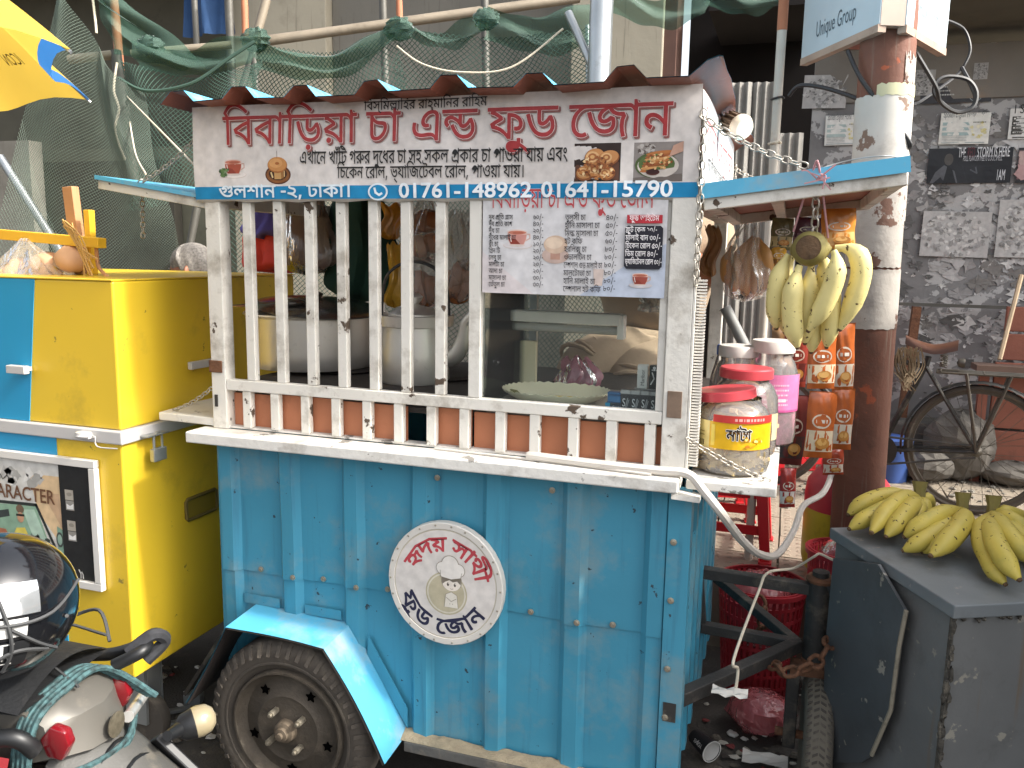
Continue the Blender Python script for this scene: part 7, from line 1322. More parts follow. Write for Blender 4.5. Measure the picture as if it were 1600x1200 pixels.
for s_ in (0,): t.grid(lambda u, v: pts[min(17, round(u*17))]+bx*(v-.5)*.06+(pts[min(17, round(u*17))]-wc).normalized()*(-.012*(2*v-1)**2), 17, 4)
mg = obj('mudguard', t, BF, bk, recalc=False)
rk = MB()
for s_ in (-.06, 0, .06): rk.tube([B(.22, .40, s_), B(-.34, .41, s_)], .007, 6)
for f in (.2, 0, -.2, -.33): rk.tube([B(f, .405, -.065), B(f, .405, .065)], .006, 6)
for s_ in (-.065, .065): rk.tube([B(0, 0, s_), B(-.12, .405, s_)], .008, 6); rk.tube([B(0, 0, s_), B(.08, .405, s_)], .008, 6)
obj('carrier', rk, CHR, bk)
sd_ = MB(); sc0 = B(.25, .515)
def saddle(u, v):
    f = -.12+.25*u; w_ = .095*(1-u)**.6*(1-.2*u)+.022; a = PI*(v-.5); z = .035*abs(2*u-.9)**1.5
    return sc0+fx*f+bx*w_*math.sin(a)+V(0, 0, z+.045*math.cos(a)-.02)
sd_.grid(saddle, 14, 10); obj('saddle', sd_, mat('brown_leather', '#50301f', 0.5, var=0.15, dirt=('#3d2a22', 0.35, 12)), bk, recalc=False)
for k in range(2):
    t = MB(); c0 = B(.19, .46, -.05+.1*k)
    t.tube([c0+V(.018*math.cos(i*1.1), .018*math.sin(i*1.1), .05*(i/22-.5)*1.4) for i in range(23)], .003, 4); obj('saddle_spring', t, CHR, bk)
lamp = MB(); lamp.lathe([(.0, 0), (.022, .01), (.026, .03), (.024, .04)], B(.13, .45), fx*-1, 12); obj('rear_lamp', lamp, CHR, bk)
# tangle of twine on the handle side, leaning bamboo, bench behind the bicycle
tw = MB(); random.seed(9)
for k in range(46): a = at(rnd(1402, 1440), 546+rnd(-4, 4), d=4.2); tw.tube(smooth_path([a, a+V(rnd(-.03, .03), 0, -.09), at(rnd(1412, 1432), rnd(585, 612), d=4.2)], 4), .003, 4)
tag(obj('twine_bundle', tw, mat('jute', '#6a5a44', 0.9, var=0.3), None), 'brown tangle of twine hanging left of the bicycle saddle', 'twine')
rope('bamboo_stick', 'thin pale bamboo stick leaning right of the saddle', [at(1596, 430, d=4.6), at(1578, 500, d=4.55), at(1562, 562, d=4.5)], .012, mat('bamboo', '#97836a', 0.7, var=0.2, dirt=('#5f5141', 0.4, 20)), 'stick')
bn = thing('wooden_bench', 'brick red painted wooden bench front at the right edge behind the bicycle', 'bench', tuple(at(1590, 700, y=3.55)))
BR = mat('brick_red_board', '#7d4a3a', 0.75, var=0.12, dirt=('#4a342b', 0.45, 6), bump=(30, 0.3)); x0 = at(1552, 600, y=3.55).x
for i, (za, zb_) in enumerate(((.42, .62), (.635, .84), (.855, 1.03), (1.045, 1.20), (1.215, 1.36))): t = MB(); t.box(x0+.03*(i > 2), x0+1.5, 3.55, 3.58, za, zb_); obj('plank', t, BR, bn, smooth=False, bevel=.006)
t = MB(); t.box(x0-.12, x0+1.5, 3.42, 3.60, .985, 1.02); obj('ledge', t, mat('ledge_board', '#5e4a40', 0.8), bn, smooth=False)
t = MB(); t.beam((x0-.05, 3.56, .30), (x0-.05, 3.56, .99), .05, .05); obj('leg', t, BR, bn, smooth=False)
t = MB(); q = at(1398, 640, y=3.4); t.lathe([(.10, 0), (.12, .25), (.125, .26)], (q.x, q.y, .298), (0, 0, 1), 20); tag(obj('blue_bucket', t, mat('bucket_blue', '#34508c', 0.5), None), 'blue plastic bucket behind the street pole', 'bucket')
# ------------------------------------------------------------------ yellow cart beside the food cart
YF = -0.11                                  # its front stands a little nearer the street
yx, yl, yb = at(190, 690, y=YF).x, -1.45, 0.80
zt1, zt0, zb1, zb0 = at(178, 437, y=YF).z, at(215, 1061, y=YF).z, at(186, 673, y=YF).z, at(189, 694, y=YF).z
yc = thing('yellow_cart', 'yellow and blue box cart with a framed poster, left of the food cart', 'cart', (-0.95, 0.45, 0))
def ybox(nm, x0, x1, y0, y1, z0, z1, m, bevel=0.004, par=None):
    t = MB(); t.box(x0, x1, y0, y1, z0, z1); return obj(nm, t, m, par or yc, smooth=False, bevel=bevel)
ybox('upper_box', yl, yx, YF, yb, zb1+.001, zt1-.005, YEL, .006)
ybox('lower_box', yl, yx, YF, yb, zt0, zb0-.001, YEL, .006)
ybox('band', yl-.01, yx+.014, YF-.014, yb+.01, zb0, zb1, LGREY)
xs = at(50, 540, y=YF).x; xs2 = at(88, 700, y=YF).x
t = MB(); t.extrude([(yl+.02, YF-.0025, zb1+.002), (at(47, 655, y=YF).x, YF-.0025, zb1+.002), (at(55, 440, y=YF).x, YF-.0025, zt1-.006), (yl+.02, YF-.0025, zt1-.006)], (0, .002, 0)); obj('blue_panel', t, YBL, yc, smooth=False)
t = MB(); t.extrude([(yl+.02, YF-.0025, zt0+.01), (at(88, 720, y=YF).x, YF-.0025, zt0+.01), (at(89, 690, y=YF).x, YF-.0025, zb0-.002), (yl+.02, YF-.0025, zb0-.002)], (0, .002, 0)); obj('blue_panel', t, YBL, yc, smooth=False)
ybox('lid_edge', yl, yx, YF-.004, yb, zt1-.0045, zt1, YEL, .001)
for (px, py) in ((30, 577),):
    q = at(px, py, y=YF-.03); h = holder('handle', yc); t = MB(); t.box(q.x-.035, q.x+.035, YF-.045, YF-.025, q.z-.012, q.z+.012); obj('grip', t, LGREY, h, smooth=False, bevel=.002); t = MB(); t.box(q.x-.02, q.x+.02, YF-.0245, YF-.003, q.z-.006, q.z+.006); obj('mount', t, LGREY, h, smooth=False)
q = at(292, 570, x=yx); h = holder('handle', yc); t = MB(); t.box(yx+.02, yx+.036, q.y-.02, q.y+.18, q.z-.012, q.z+.012); obj('grip', t, LGREY, h, smooth=False, bevel=.002); t = MB(); t.box(yx+.002, yx+.0198, q.y+.02, q.y+.04, q.z-.006, q.z+.006); obj('mount', t, LGREY, h, smooth=False)
q = at(136, 681, y=YF-.015); t = MB(); t.lathe([(.022, 0), (.024, .004), (.022, .008), (.022, .014)], (q.x-.0, YF-.026, q.z), (0, 0, 1), 14); t.box(q.x-.024, q.x+.024, YF-.034, YF-.015, q.z-.004, q.z+.004); obj('toggle_catch', t, LGREY, yc)
t = MB(); t.tube(smooth_path([(q.x+.02, YF-.02, q.z+.002), (q.x+.035, YF-.02, q.z), (q.x+.04, YF-.018, q.z-.028), (yx, YF-.018, q.z-.028)], 5), .002, 5); obj('catch_wire', t, LGREY, yc)
q = at(240, 676, x=yx+.02); h = holder('hasp', yc); t = MB(); t.box(yx+.015, yx+.045, q.y-.05, q.y+.04, q.z-.005, q.z); obj('hasp_plate', t, GALV, h, smooth=False, bevel=.001)
pl = thing('padlock', 'steel padlock hanging from the hasp on the yellow cart band', 'padlock', (yx+.035, q.y, q.z-.07)); zc = q.z-.045
t = MB(); t.box(yx+.026, yx+.044, q.y-.027, q.y+.027, zc-.04, zc); obj('lock_body', t, GALV, pl, smooth=False, bevel=.003)
t = MB(); t.tube([(yx+.035, q.y-.017, zc)]+[(yx+.035, q.y-.017*math.cos(a), zc+.03+.017*math.sin(a)) for a in [PI*i/8 for i in range(9)]]+[(yx+.035, q.y+.017, zc)], .004, 8); obj('shackle', t, GALV, pl)
q = at(314, 788, x=yx); t = MB(); t.tube([(yx+.004, q.y+a*.075, q.z+b*.035) for a, b in ((-1, -.8), (-.9, -1), (.9, -1), (1, -.8), (1, .8), (.9, 1), (-.9, 1), (-1, .8))], .006, 6, closed=True); obj('pull_ring', t, mat('dull_bronze', '#7a6a3a', 0.5, 0.4), yc)
t = MB(); t.box(yx+.0005, yx+.002, q.y-.07, q.y+.07, q.z-.03, q.z+.03); obj('pull_recess', t, mat('recess_olive', '#8a7622', 0.6), yc, smooth=False)
for x, y in ((yx-.1, .03), (yx-.1, .68), (yl+.1, .03), (yl+.1, .68)):
    h = holder('caster', yc); t = MB(); t.lathe([(.06, -.025), (.085, -.02), (.09, -.012), (.09, .012), (.085, .02), (.06, .025)], (x, y, .092), (0, 1, 0), 20); obj('wheel', t, RUBBER, h); t = MB(); t.box(x-.04, x+.04, y-.04, y-.028, .09, zt0-.001); t.box(x-.04, x+.04, y+.028, y+.04, .09, zt0-.001); obj('bracket', t, GALV, h, smooth=False)
# framed poster
fr = holder('poster_frame', yc); fx1 = at(152, 800, y=YF-.02).x; fz1, fz0 = at(100, 715, y=YF-.02).z, at(158, 925, y=YF-.02).z; fx0 = fx1-.62
for (a, b, c_, d_) in ((fx0, fx1, fz1-.024, fz1), (fx0, fx1, fz0, fz0+.024), (fx1-.024, fx1, fz0+.0245, fz1-.0245), (fx0, fx0+.024, fz0+.0245, fz1-.0245)):
    t = MB(); t.box(a, b, YF-.022, YF-.003, c_, d_); obj('frame_side', t, mat('white_frame', '#d3d0ca', 0.4, var=.03), fr, smooth=False, bevel=.002)
w, hgt = fx1-fx0-.05, fz1-fz0-.05
pr = Print(surf((fx0+.025, YF-.008, fz0+.025), (1, 0, 0), (0, 0, 1), .00012))
def pq(px, py): q = at(px, py, y=YF-.008); return q.x-fx0-.025, q.z-fz0-.025
pr.rect('#cfcdc6', 0, 0, w, hgt); pr.poly('#d8bb93', [pq(45, 740), pq(92, 745), pq(102, 860), pq(60, 800)]); pr.poly('#c9a887', [pq(66, 770), pq(92, 772), pq(100, 830)]); pr.blobs(['#b9b7b2', '#dcdad4', '#a7a59f'], *pq(30, 745), .1, .02, 18, .02)
pr.poly('#86a58e', [pq(-20, 785), pq(56, 790), pq(84, 868), pq(60, 880), pq(-20, 870)]); pr.poly('#a9c2b0', [pq(36, 796), pq(54, 796), pq(78, 855), pq(60, 858)]); pr.line('#2c3230', [pq(-20, 781), pq(57, 789), pq(90, 862), pq(104, 873)], .010); pr.poly('#3a4140', [pq(-20, 800), pq(14, 795), pq(16, 806), pq(-20, 812)]); pr.poly('#bcae5a', [pq(58, 875), pq(104, 868), pq(108, 930), pq(85, 930), pq(60, 900)]); pr.poly('#7fa08d', [pq(90, 822), pq(101, 830), pq(103, 866), pq(92, 862)])
pr.oval('#6d5a48', *pq(32, 795), .016, .014); pr.oval('#b98f72', *pq(33, 808), .0135, .017); pr.line('#2a2624', [pq(27, 804), pq(38, 805)], .007); pr.poly('#d3c25a', [pq(20, 840), pq(27, 824), pq(40, 824), pq(48, 842), pq(50, 862), pq(18, 862)]); pr.poly('#a76a4e', [pq(-10, 822), pq(10, 826), pq(30, 860), pq(-10, 850)]); pr.blobs(['#4f5a52', '#c3cfc6', '#6d7a70', '#36403a'], *pq(60, 850), .05, .03, 22, .012); pr.oval('#454c4a', *pq(95, 843), .014, .024); pr.oval('#8aa595', *pq(95, 843), .009, .017)
(ax_, ay_), (bx_, by_) = pq(-32, 768), pq(87, 788); pr.text('#6d4c36', 'CHARACTER', ax_, ay_-.004, .062, bx_-ax_, 14, True, math.atan2(by_-ay_, bx_-ax_)*.4)
pr.line('#4c4a46', [pq(-5, 745), pq(2, 740), pq(6, 748), pq(12, 742), pq(17, 748)], .003)
bx0, by0 = pq(93, 740)[0], 0
pr.poly('#232425', [(bx0, 0), (w, 0), (w, hgt), (bx0, hgt)])
for (px, py) in ((110, 780), (114, 828)):
    x, y = pq(px, py); pr.rect('#a9a296', x-.016, y-.002, x+.016, y+.03); pr.oval('#8d877c', x, y+.016, .010, .006); pr.rect('#8f8c86', x-.015, y-.034, x+.017, y-.004); pr.poly('#e2e0dc', [(x-.012, y-.03), (x-.012, y-.014), (x+.002, y-.02), (x+.015, y-.012), (x+.014, y-.03)])
x, y = pq(129, 895); pr.line('#d7d5d0', [(x-.008, y+.010), (x-.002, y), (x+.003, y+.004), (x+.007, y-.004), (x+.007, y-.016)], .004); pr.line('#d7d5d0', [(x-.001, y), (x-.002, y-.016)], .003)
obj('poster_print', pr.mb, FLEX, fr, smooth=False, recalc=False)
# timber on top of the yellow cart, clear bag, lying stick
t = MB(); t.beam(at(-90, 358, y=.12), at(160, 380, y=.12), .035, .032); tag(obj('yellow_crossbar', t, YWOOD, None, smooth=False, bevel=.002), 'yellow timber crossbar tied over the yellow cart', 'crossbar')
t = MB(); A_, B_ = at(110, 292, y=.17), at(128, 436, y=.17); t.beam(A_, V(B_.x, .17, zt1+.001), .04, .03, (0, 1, 0)); tag(obj('timber_upright', t, WOOD, None, smooth=False, bevel=.002), 'bare timber plank standing behind the yellow crossbar', 'plank')
t = MB(); A_ = at(139, 328, y=.16); t.beam(A_, V(A_.x, .16, zt1+.001), .024, .024); tag(obj('yellow_upright', t, YWOOD, None, smooth=False, bevel=.002), 'short yellow upright at the right end of the crossbar', 'upright')
random.seed(12)
lash = MB(); q = at(136, 372, y=.10)
for k in range(9): lash.tube(smooth_path([q+V(rnd(-.07, -.03), -.025, rnd(.02, .06)), q+V(rnd(-.02, .03), -.035, rnd(-.03, .02)), q+V(rnd(.0, .06), -.02, rnd(-.16, -.06))], 5), .0025, 4)
tag(obj('lashing', lash, mat('tan_cord', '#b8945a', 0.8), None), 'loose tan cords lashing the yellow timber joint', 'cord')
t = MB(); t.tube(smooth_path([at(150, 380, y=.12), at(152, 405, y=.13), at(156, 420, y=.12), at(172, 436, y=.08)], 5), .006, 6); tag(obj('bent_cane', t, WOOD, None), 'bent piece of cane by the right end of the crossbar', 'cane')
t = MB(); top = at(38, 372, y=.10)
def bagf(u, v):
    a = 2*PI*u; r = .012+.21*v**1.15; k = 1+.12*math.sin(a*7+v*3)+.06*math.sin(a*17)
    return top+V(.02*v+r*k*math.cos(a)*1.0, r*.45*k*math.sin(a), -.155*v+.012*math.sin(a*9)*v)
t.grid(bagf, 60, 12); bgd = tag(obj('clear_bag', t, CLEAR, None, recalc=False), 'clear plastic bag tied to the yellow crossbar', 'bag')
for (px, py, s_) in ((30, 424, .05), (75, 415, .055), (112, 405, .05)):
    q = at(px, py, y=.12); t = MB(); t.ball(q, (s_, .05, .045), 12, 8, .04); tag(obj('bread_bun', t, mat('pale_bun', '#c9a183', 0.7, var=.15), None), {30: 'pale bun at the left inside the clear bag', 75: 'pale bun in the middle of the clear bag', 112: 'tan bun beside the timber plank under the crossbar'}[px], 'bun')
# ------------------------------------------------------------------ yellow parasol at the top left
um = thing('parasol', 'yellow parasol with a blue panel reaching in at the top left', 'parasol', (-1.6, 0.1, 0))
N_, F_, Cc = at(112, 92, d=1.80), at(141, 146, d=2.45), at(-330, 55, d=2.15); ap = Cc+V(-.05, 0, .42); c8, s8 = math.cos(PI/8), math.sin(PI/8)
P_ = ((N_+F_)/2-Cc)/c8; Q_ = (F_-N_)/(2*s8); Q_.z -= .05
rim_ = [Cc+P_*math.cos(PI/8+k*PI/4)+Q_*math.sin(PI/8+k*PI/4) for k in range(8)]
UY = mat('parasol_yellow', '#cfb04a', 0.6, var=.04); UB = mat('parasol_blue', '#2f6fb0', 0.6, var=.05)
for m_ in (UY, UB):
    nt_ = m_.node_tree; b_ = nt_.nodes['Principled BSDF']; tr_ = nt_.nodes.new('ShaderNodeBsdfTranslucent'); mx = nt_.nodes.new('ShaderNodeMixShader'); mx.inputs[0].default_value = .45
    nt_.links.new(b_.inputs['Base Color'].links[0].from_socket, tr_.inputs[0]); nt_.links.new(b_.outputs[0], mx.inputs[1]); nt_.links.new(tr_.outputs[0], mx.inputs[2]); nt_.links.new(mx.outputs[0], nt_.nodes['Material Output'].inputs[0])
rim_[1].z -= .07; rim_[7].z += .0
for k in range(8):
    a, b = rim_[k-1], rim_[k]; t = MB()
    def pan(u, v, a=a, b=b):
        e = a.lerp(b, u); e = e+(Cc-e)*(.10*4*u*(1-u)*v)+V(0, 0, .012*math.sin(u*PI*3)*v)
        return ap.lerp(e, v)+V(0, 0, .05*4*v*(1-v)*1.0)
    t.grid((lambda u, v: pan(u, v*.95)) if k == 0 else pan, 12, 12); obj('canopy_panel', t, UY, um, recalc=False)
    if k == 0: t = MB(); t.grid(lambda u, v: pan(u, .95+.05*v), 12, 3); obj('blue_hem', t, UB, um, recalc=False)
    t = MB(); t.tube([ap.lerp(b, i/8)+V(0, 0, .05*4*(i/8)*(1-i/8)-.006) for i in range(9)], .004, 5); obj('rib', t, GALV, um)
t = MB(); t.cyl((ap.x, ap.y, 0), ap, .018, 10); obj('pole', t, GALV, um)
# faded lettering on the far inside panel, read from behind
a, b = rim_[0], rim_[1]
def inn(x, y, l):
    u, v = .13+x, .86+y*.9; e = a.lerp(b, u); e = e+(Cc-e)*(.10*4*u*(1-u)*v); p_ = ap.lerp(e, v)+V(0, 0, .05*4*v*(1-v)); return p_+(CAM-p_).normalized()*.004
pr = Print(inn); pr.text('#7d6a2a', 'ICON', 0, 0, -.07, .11, 6, True); obj('lettering', pr.mb, FLEX, um, smooth=False, recalc=False)

# ------------------------------------------------------------------ motorcycle tail, lower left
mo = thing('motorcycle', 'parked motorcycle seen from its silver tail with red lamps, lower left corner', 'motorcycle', (.05, -.80, 0))
Fm = Vector((-.985, -.17, 0)).normalized(); Rm = Vector((-Fm.y, Fm.x, 0))*-1
T0 = V(.335, -.780, .70)
def mp_(f, s, z): return T0+Fm*f+Rm*s+V(0, 0, z)
SILV = mat('silver_plastic', '#65625c', 0.45, 0.4, var=.06, dirt=('#8a8273', .3, 9)); SEATM = mat('black_seat', '#141517', .65, var=.15, dirt=('#4d4a46', .35, 14), bump=(120, .3))
t = MB()
prof = [(.00, -.055), (.012, -.02), (.02, .018), (.06, .045), (.16, .05), (.30, .04), (.34, -.02), (.20, -.07), (.05, -.075)]
ss = [-.10, -.085, -.05, 0, .05, .085, .10]; n = len(prof)
vs = [mp_(f+.055*(abs(s)/.10)**2, s*1.02, z*(1-.18*(abs(s)/.10)**3)) for s in ss for f, z in prof]
t.add(vs, [(i*n+j, i*n+(j+1) % n, (i+1)*n+(j+1) % n, (i+1)*n+j) for i in range(len(ss)-1) for j in range(n)]+[list(range(n)), [(len(ss)-1)*n+j for j in range(n)][::-1]]); obj('tail_cowl', t, SILV, mo)
LENS = mat('red_lens', '#70121a', .18, var=.08, coat=.6)
for s_ in (-1, 1):
    t = MB(); t.extrude([mp_(f, s_*.082, z) for f, z in ((.040, -.050), (.022, -.015), (.030, .012), (.060, .020), (.085, -.01), (.072, -.045))], Rm*(s_*.024)); obj('tail_lamp', t, LENS, mo, bevel=.006)
t = MB(); c0 = mp_(-.001, 0, -.03); t.lathe([(.024, 0), (.026, .004), (.020, .005), (0, .005)], c0, -Fm, 20); obj('tail_emblem', t, mat('emblem_dark', '#6b6455', .4, .5, var=.3, vs=80), mo)
t = MB(); t.grid(lambda u, v: mp_(.10+.78*v, (u-.5)*.27*(1-.1*v), .055+.045*math.cos((u-.5)*PI*.98)+.02*math.sin(v*4)), 14, 16); t.grid(lambda u, v: mp_(.10+.78*v, (.5-u)*.27, .055), 4, 8)
obj('seat', t, SEATM, mo, recalc=False)
t = MB(); t.tube(smooth_path([mp_(.30, .15, .02), mp_(.12, .155, .03), mp_(.02, .14, .07), mp_(.00, .10, .075), mp_(.05, .08, .05)], 6), .014, 10); obj('grab_rail', t, BLACKP, mo)
t = MB(); t.tube(smooth_path([mp_(.45, -.15, .0), mp_(.25, -.155, -.01), mp_(.12, -.135, .01), mp_(.09, -.11, -.03)], 6), .017, 10); obj('grab_rail', t, BLACKP, mo)
t = MB()                                   # rear mudguard flap with ribs
t.grid(lambda u, v: mp_(.08-.30*v, (u-.5)*(.20-.03*v), -.07-.20*v-.035*v*v+.045*math.cos((u-.5)*PI)), 12, 12); mgd = obj('mudguard', t, mat('mudguard_black', '#4b4a47', .6, var=.15, dirt=('#8a8170', .5, 7), bump=(50, .2)), mo, recalc=False); md = mgd.modifiers.new('thick', 'SOLIDIFY'); md.thickness = .006
for k in range(5):
    v = .12+.14*k; t = MB(); t.tube([mp_(.08-.30*v, (u-.5)*(.17-.03*v), -.062-.20*v-.035*v*v+.045*math.cos((u-.5)*PI)) for u in [i/8 for i in range(9)]], .004, 5); obj('mudguard_rib', t, BLACKP, mo)
t = MB(); t.beam(mp_(-.02, .10, -.12), mp_(-.16, .12, -.27), .05, .02, (0, 1, .5)); obj('plate_bracket', t, BLACKP, mo, smooth=False, bevel=.004)
def indicator(px, py, d, root):
    h = holder('indicator', mo); c0 = at(px, py, d=d); ax = (at(px+30, py-12, d=d+.02)-c0).normalized()
    t = MB(); t.tube([root, c0-ax*.03], [.011, .017], 10); obj('stalk', t, BLACKP, h)
    t = MB(); t.lathe([(.012, -.046), (.028, -.03), (.033, -.006)], c0, ax, 18); obj('shell', t, BLACKP, h)
    t = MB(); t.lathe([(.033, -.006), (.034, .006), (.030, .024), (.018, .036), (0, .040)], c0, ax, 18, cap=False); obj('lens', t, mat('cream_lens', '#8a7f66', .3, var=.05, coat=.4, dirt=('#a0937a', .25, 12)), h)
indicator(308, 1128, 1.80, at(262, 1150, d=1.72)); indicator(40, 1290, 1.45, at(70, 1250, d=1.5))
t = MB(); t.tube([at(200, 1120, d=1.72), at(224, 1087, d=1.86)], .012, 12); obj('foot_peg', t, mat('bright_alloy', '#cfcdc8', .3, .6), mo)
t = MB(); t.grid(lambda u, v: mp_(.12+.6*u, -.14-.03*math.sin(v*PI), -.03-.22*v+.04*u), 10, 8); obj('side_panel', t, mat('red_panel', '#8e1d22', .3, var=.06, coat=.4), mo, recalc=False)
t = MB(); t.lathe(tyre_profile(.29, .11, .20), (.10, -.82, .29), Rm, 40, cap=False); obj('rear_tyre', t, RUBBER, mo)
t = MB(); t.lathe([(.20, -.03), (.17, -.01), (.04, -.03), (.04, .03), (.17, .01), (.20, .03)], (.10, -.82, .29), Rm, 30, cap=False); obj('rear_rim', t, RIMM, mo)
t = MB(); t.grid(lambda u, v: mp_(.85+.42*u, .12*math.cos(v*PI), .0+.16*math.sin(v*PI)*(.8+.4*math.sin(u*3))), 10, 12); obj('fuel_tank', t, mat('red_panel', '#8e1d22'), mo, recalc=False)
t = MB(); t.tube([mp_(.1, 0, -.10), mp_(.6, 0, -.12), mp_(1.2, 0, -.05), mp_(1.3, 0, -.35)], .03, 8); t.tube([mp_(.25, .12, -.42), mp_(.5, .0, -.3), mp_(.6, 0, -.12)], .02, 8); obj('frame', t, BLACKP, mo)
# rope wound over the tail
rp = MB(); MR = mat('green_white_rope', '#2f494b', .8, var=.9, vs=70)
for k in range(4): rp.tube(smooth_path([mp_(-.02+.006*k, .115, -.03), mp_(.055+.012*k, .06, .055), mp_(.075+.012*k, -.03, .056), mp_(.09+.010*k, -.105, .02), mp_(.10+.010*k, -.125, -.10), mp_(.10+.01*k, -.12, -.25)], 6), .0065, 6)
for k in range(2): rp.tube(smooth_path([mp_(.10, -.12, -.10+.012*k), mp_(.02, -.07, -.092+.01*k), mp_(-.01, .02, -.085+.01*k), mp_(.02, .10, -.06+.01*k)], 6), .006, 6)
tag(obj('tie_rope', rp, MR, None), 'green and white rope wound round the motorcycle tail', 'rope')
tag(obj('folded_strap', MB().tube(smooth_path([mp_(.03, .10, .07), mp_(-.01, .13, .10), mp_(-.02, .155, .075), mp_(.01, .13, .04)], 6), .014, 8), mat('black_strap', '#25262a', .7, var=.4, vs=60), None), 'black strap folded over the grab rail of the motorcycle', 'strap')
# helmet on the seat
hc = at(-2, 946, d=1.56); he = thing('helmet', 'black helmet with a glossy silver visor band, resting on the motorcycle seat', 'helmet', (hc.x, hc.y, hc.z-.14))
HB = mat('helmet_black', '#121316', .12, var=.1, coat=.7, dirt=('#55544f', .12, 30))
fw2 = Vector((.30, -.93, .18)).normalized(); rt2 = Vector((.95, .31, 0)).normalized(); up2 = fw2.cross(rt2).normalized()
def hp(a, e, r=1.0): return hc+(rt2*math.sin(a)*math.cos(e)*.132+fw2*math.cos(a)*math.cos(e)*.150+up2*math.sin(e)*.135)*r
t = MB(); t.grid(lambda u, v: hp(2*PI*u, -PI*.40+PI*.90*v), 40, 24); obj('shell', t, HB, he, recalc=False)
t = MB(); t.grid(lambda u, v: hp(-1.2+2.3*u, .06+.42*v, 1.012), 24, 8); obj('visor', t, mat('visor_silver', '#bfc3c6', .12, .75, var=.3, vs=5, coat=.6), he, recalc=False)
t = MB(); t.grid(lambda u, v: hp(-1.15+2.1*u, -.22+.24*v, 1.008), 24, 6); obj('chrome_band', t, mat('chin_white', '#c9c9c6', .25, .2, coat=.5), he, recalc=False)
t = MB(); t.grid(lambda u, v: hp(-1.1+2.1*u, -.68+.40*v, 1.010), 24, 6); obj('chin_plate', t, mat('chin_black', '#1c1d1f', .7, var=.1, spec=.2), he, recalc=False)
lfn = lambda x, y, l: hp(x, y, 1.0145+l*.0004)
pr = Print(lfn); pr.line('#cfcfcc', [(-1.0+.1*i, -.31) for i in range(19)], .02); pr.line('#cfcfcc', [(-1.0+.1*i, -.62) for i in range(19)], .02); pr.text('#d5d5d2', "ST'M", -.28, -.49, .24, .95, 30, True); pr.scribble('#bdbdb9', -.2, -.565, .9, .03); pr.rect('#4a4d50', .15, -.12, .30, -.02); obj('lettering', pr.mb, FLEX, he, smooth=False, recalc=False)
co = MB(); rr_ = 1.035
for pts in ([(-1.4, .42), (-.6, .12), (.2, .05), (.72, -.05), (1.25, .02), (1.9, .3)], [(.35, .95), (.55, .45), (.72, -.05), (.78, -.40), (.70, -.75)], [(.75, -.10), (1.1, -.35), (1.5, -.55)], [(-.3, -.8), (.3, -.72), (.8, -.42), (1.3, -.5)]):
    co.tube(smooth_path([hp(a, e, rr_) for a, e in pts], 6), .0035, 5)
co.tube(smooth_path([hp(.75, -.5, 1.03), mp_(.26, .12, .12), mp_(.10, .13, .09)], 6), .0035, 5); co.tube(smooth_path([hp(.70, -.75, 1.03), mp_(.2, .02, .10), mp_(.06, -.02, .055)], 6), .0035, 5); co.tube(smooth_path([hp(1.5, -.1, 1.03), mp_(.22, .17, .10), mp_(.15, .18, .12), mp_(.10, .14, .07)], 6), .004, 5); co.tube(smooth_path([hp(.1, -.9, 1.05), mp_(.35, -.1, .10), mp_(.5, -.14, .06)], 6), .004, 5)
tag(obj('elastic_net', co, mat('elastic_grey', '#3a3b3c', .7), None), 'stretched dark elastic cords holding the helmet on the seat', 'elastic cord')
for i, (px, py) in enumerate(((240, 1118), (246, 1136))): t = MB(); t.beam(at(px-10, py, z=.02), at(px+58, py-12, z=.02), .02, .012); tag(obj('steel_offcut', t, GALV, None, smooth=False), ('upper', 'lower')[i]+' of two pale steel strips on the road beside the indicator', 'steel strip')
t = MB(); q = at(303, 1090, z=.03); t.obox(q, (.028, .01, 0), (-.007, .02, 0), (0, 0, .02)); tag(obj('tube_offcut', t, GALV, None, smooth=False, bevel=.002), 'short square tube offcut on the road under the fender stay', 'tube offcut')
# ------------------------------------------------------------------ people
def skin_body(name, nodes, edges, m, parent, root=0, sub=2, k=1.0):
    me = bpy.data.meshes.new(name); o_ = ORG[parent.name]; me.from_pydata([Vector(p)-o_ for p, r in nodes], edges, []); tmp = bpy.data.objects.new('tmp', me); COL.objects.link(tmp)
    tmp.modifiers.new('skin', 'SKIN'); sk = me.skin_vertices[0] if me.skin_vertices else None
    if not me.skin_vertices:
        bm = bmesh.new(); bm.from_mesh(me); bm.verts.layers.skin.verify(); bm.to_mesh(me); bm.free(); sk = me.skin_vertices[0]
    for i, (p, r) in enumerate(nodes): sk.data[i].radius = (r[0]*k, r[1]*k) if isinstance(r, tuple) else (r*k, r*k); sk.data[i].use_root = (i == root)
    s_ = tmp.modifiers.new('sub', 'SUBSURF'); s_.levels = sub; s_.render_levels = sub
    dg = bpy.context.evaluated_depsgraph_get(); m2 = bpy.data.meshes.new_from_object(tmp.evaluated_get(dg)); bpy.data.objects.remove(tmp)
    m2.materials.clear(); m2.materials.append(m); m2.shade_smooth(); ob = bpy.data.objects.new(name, m2); COL.objects.link(ob); ob.parent = parent; ORG[ob.name] = o_; return ob
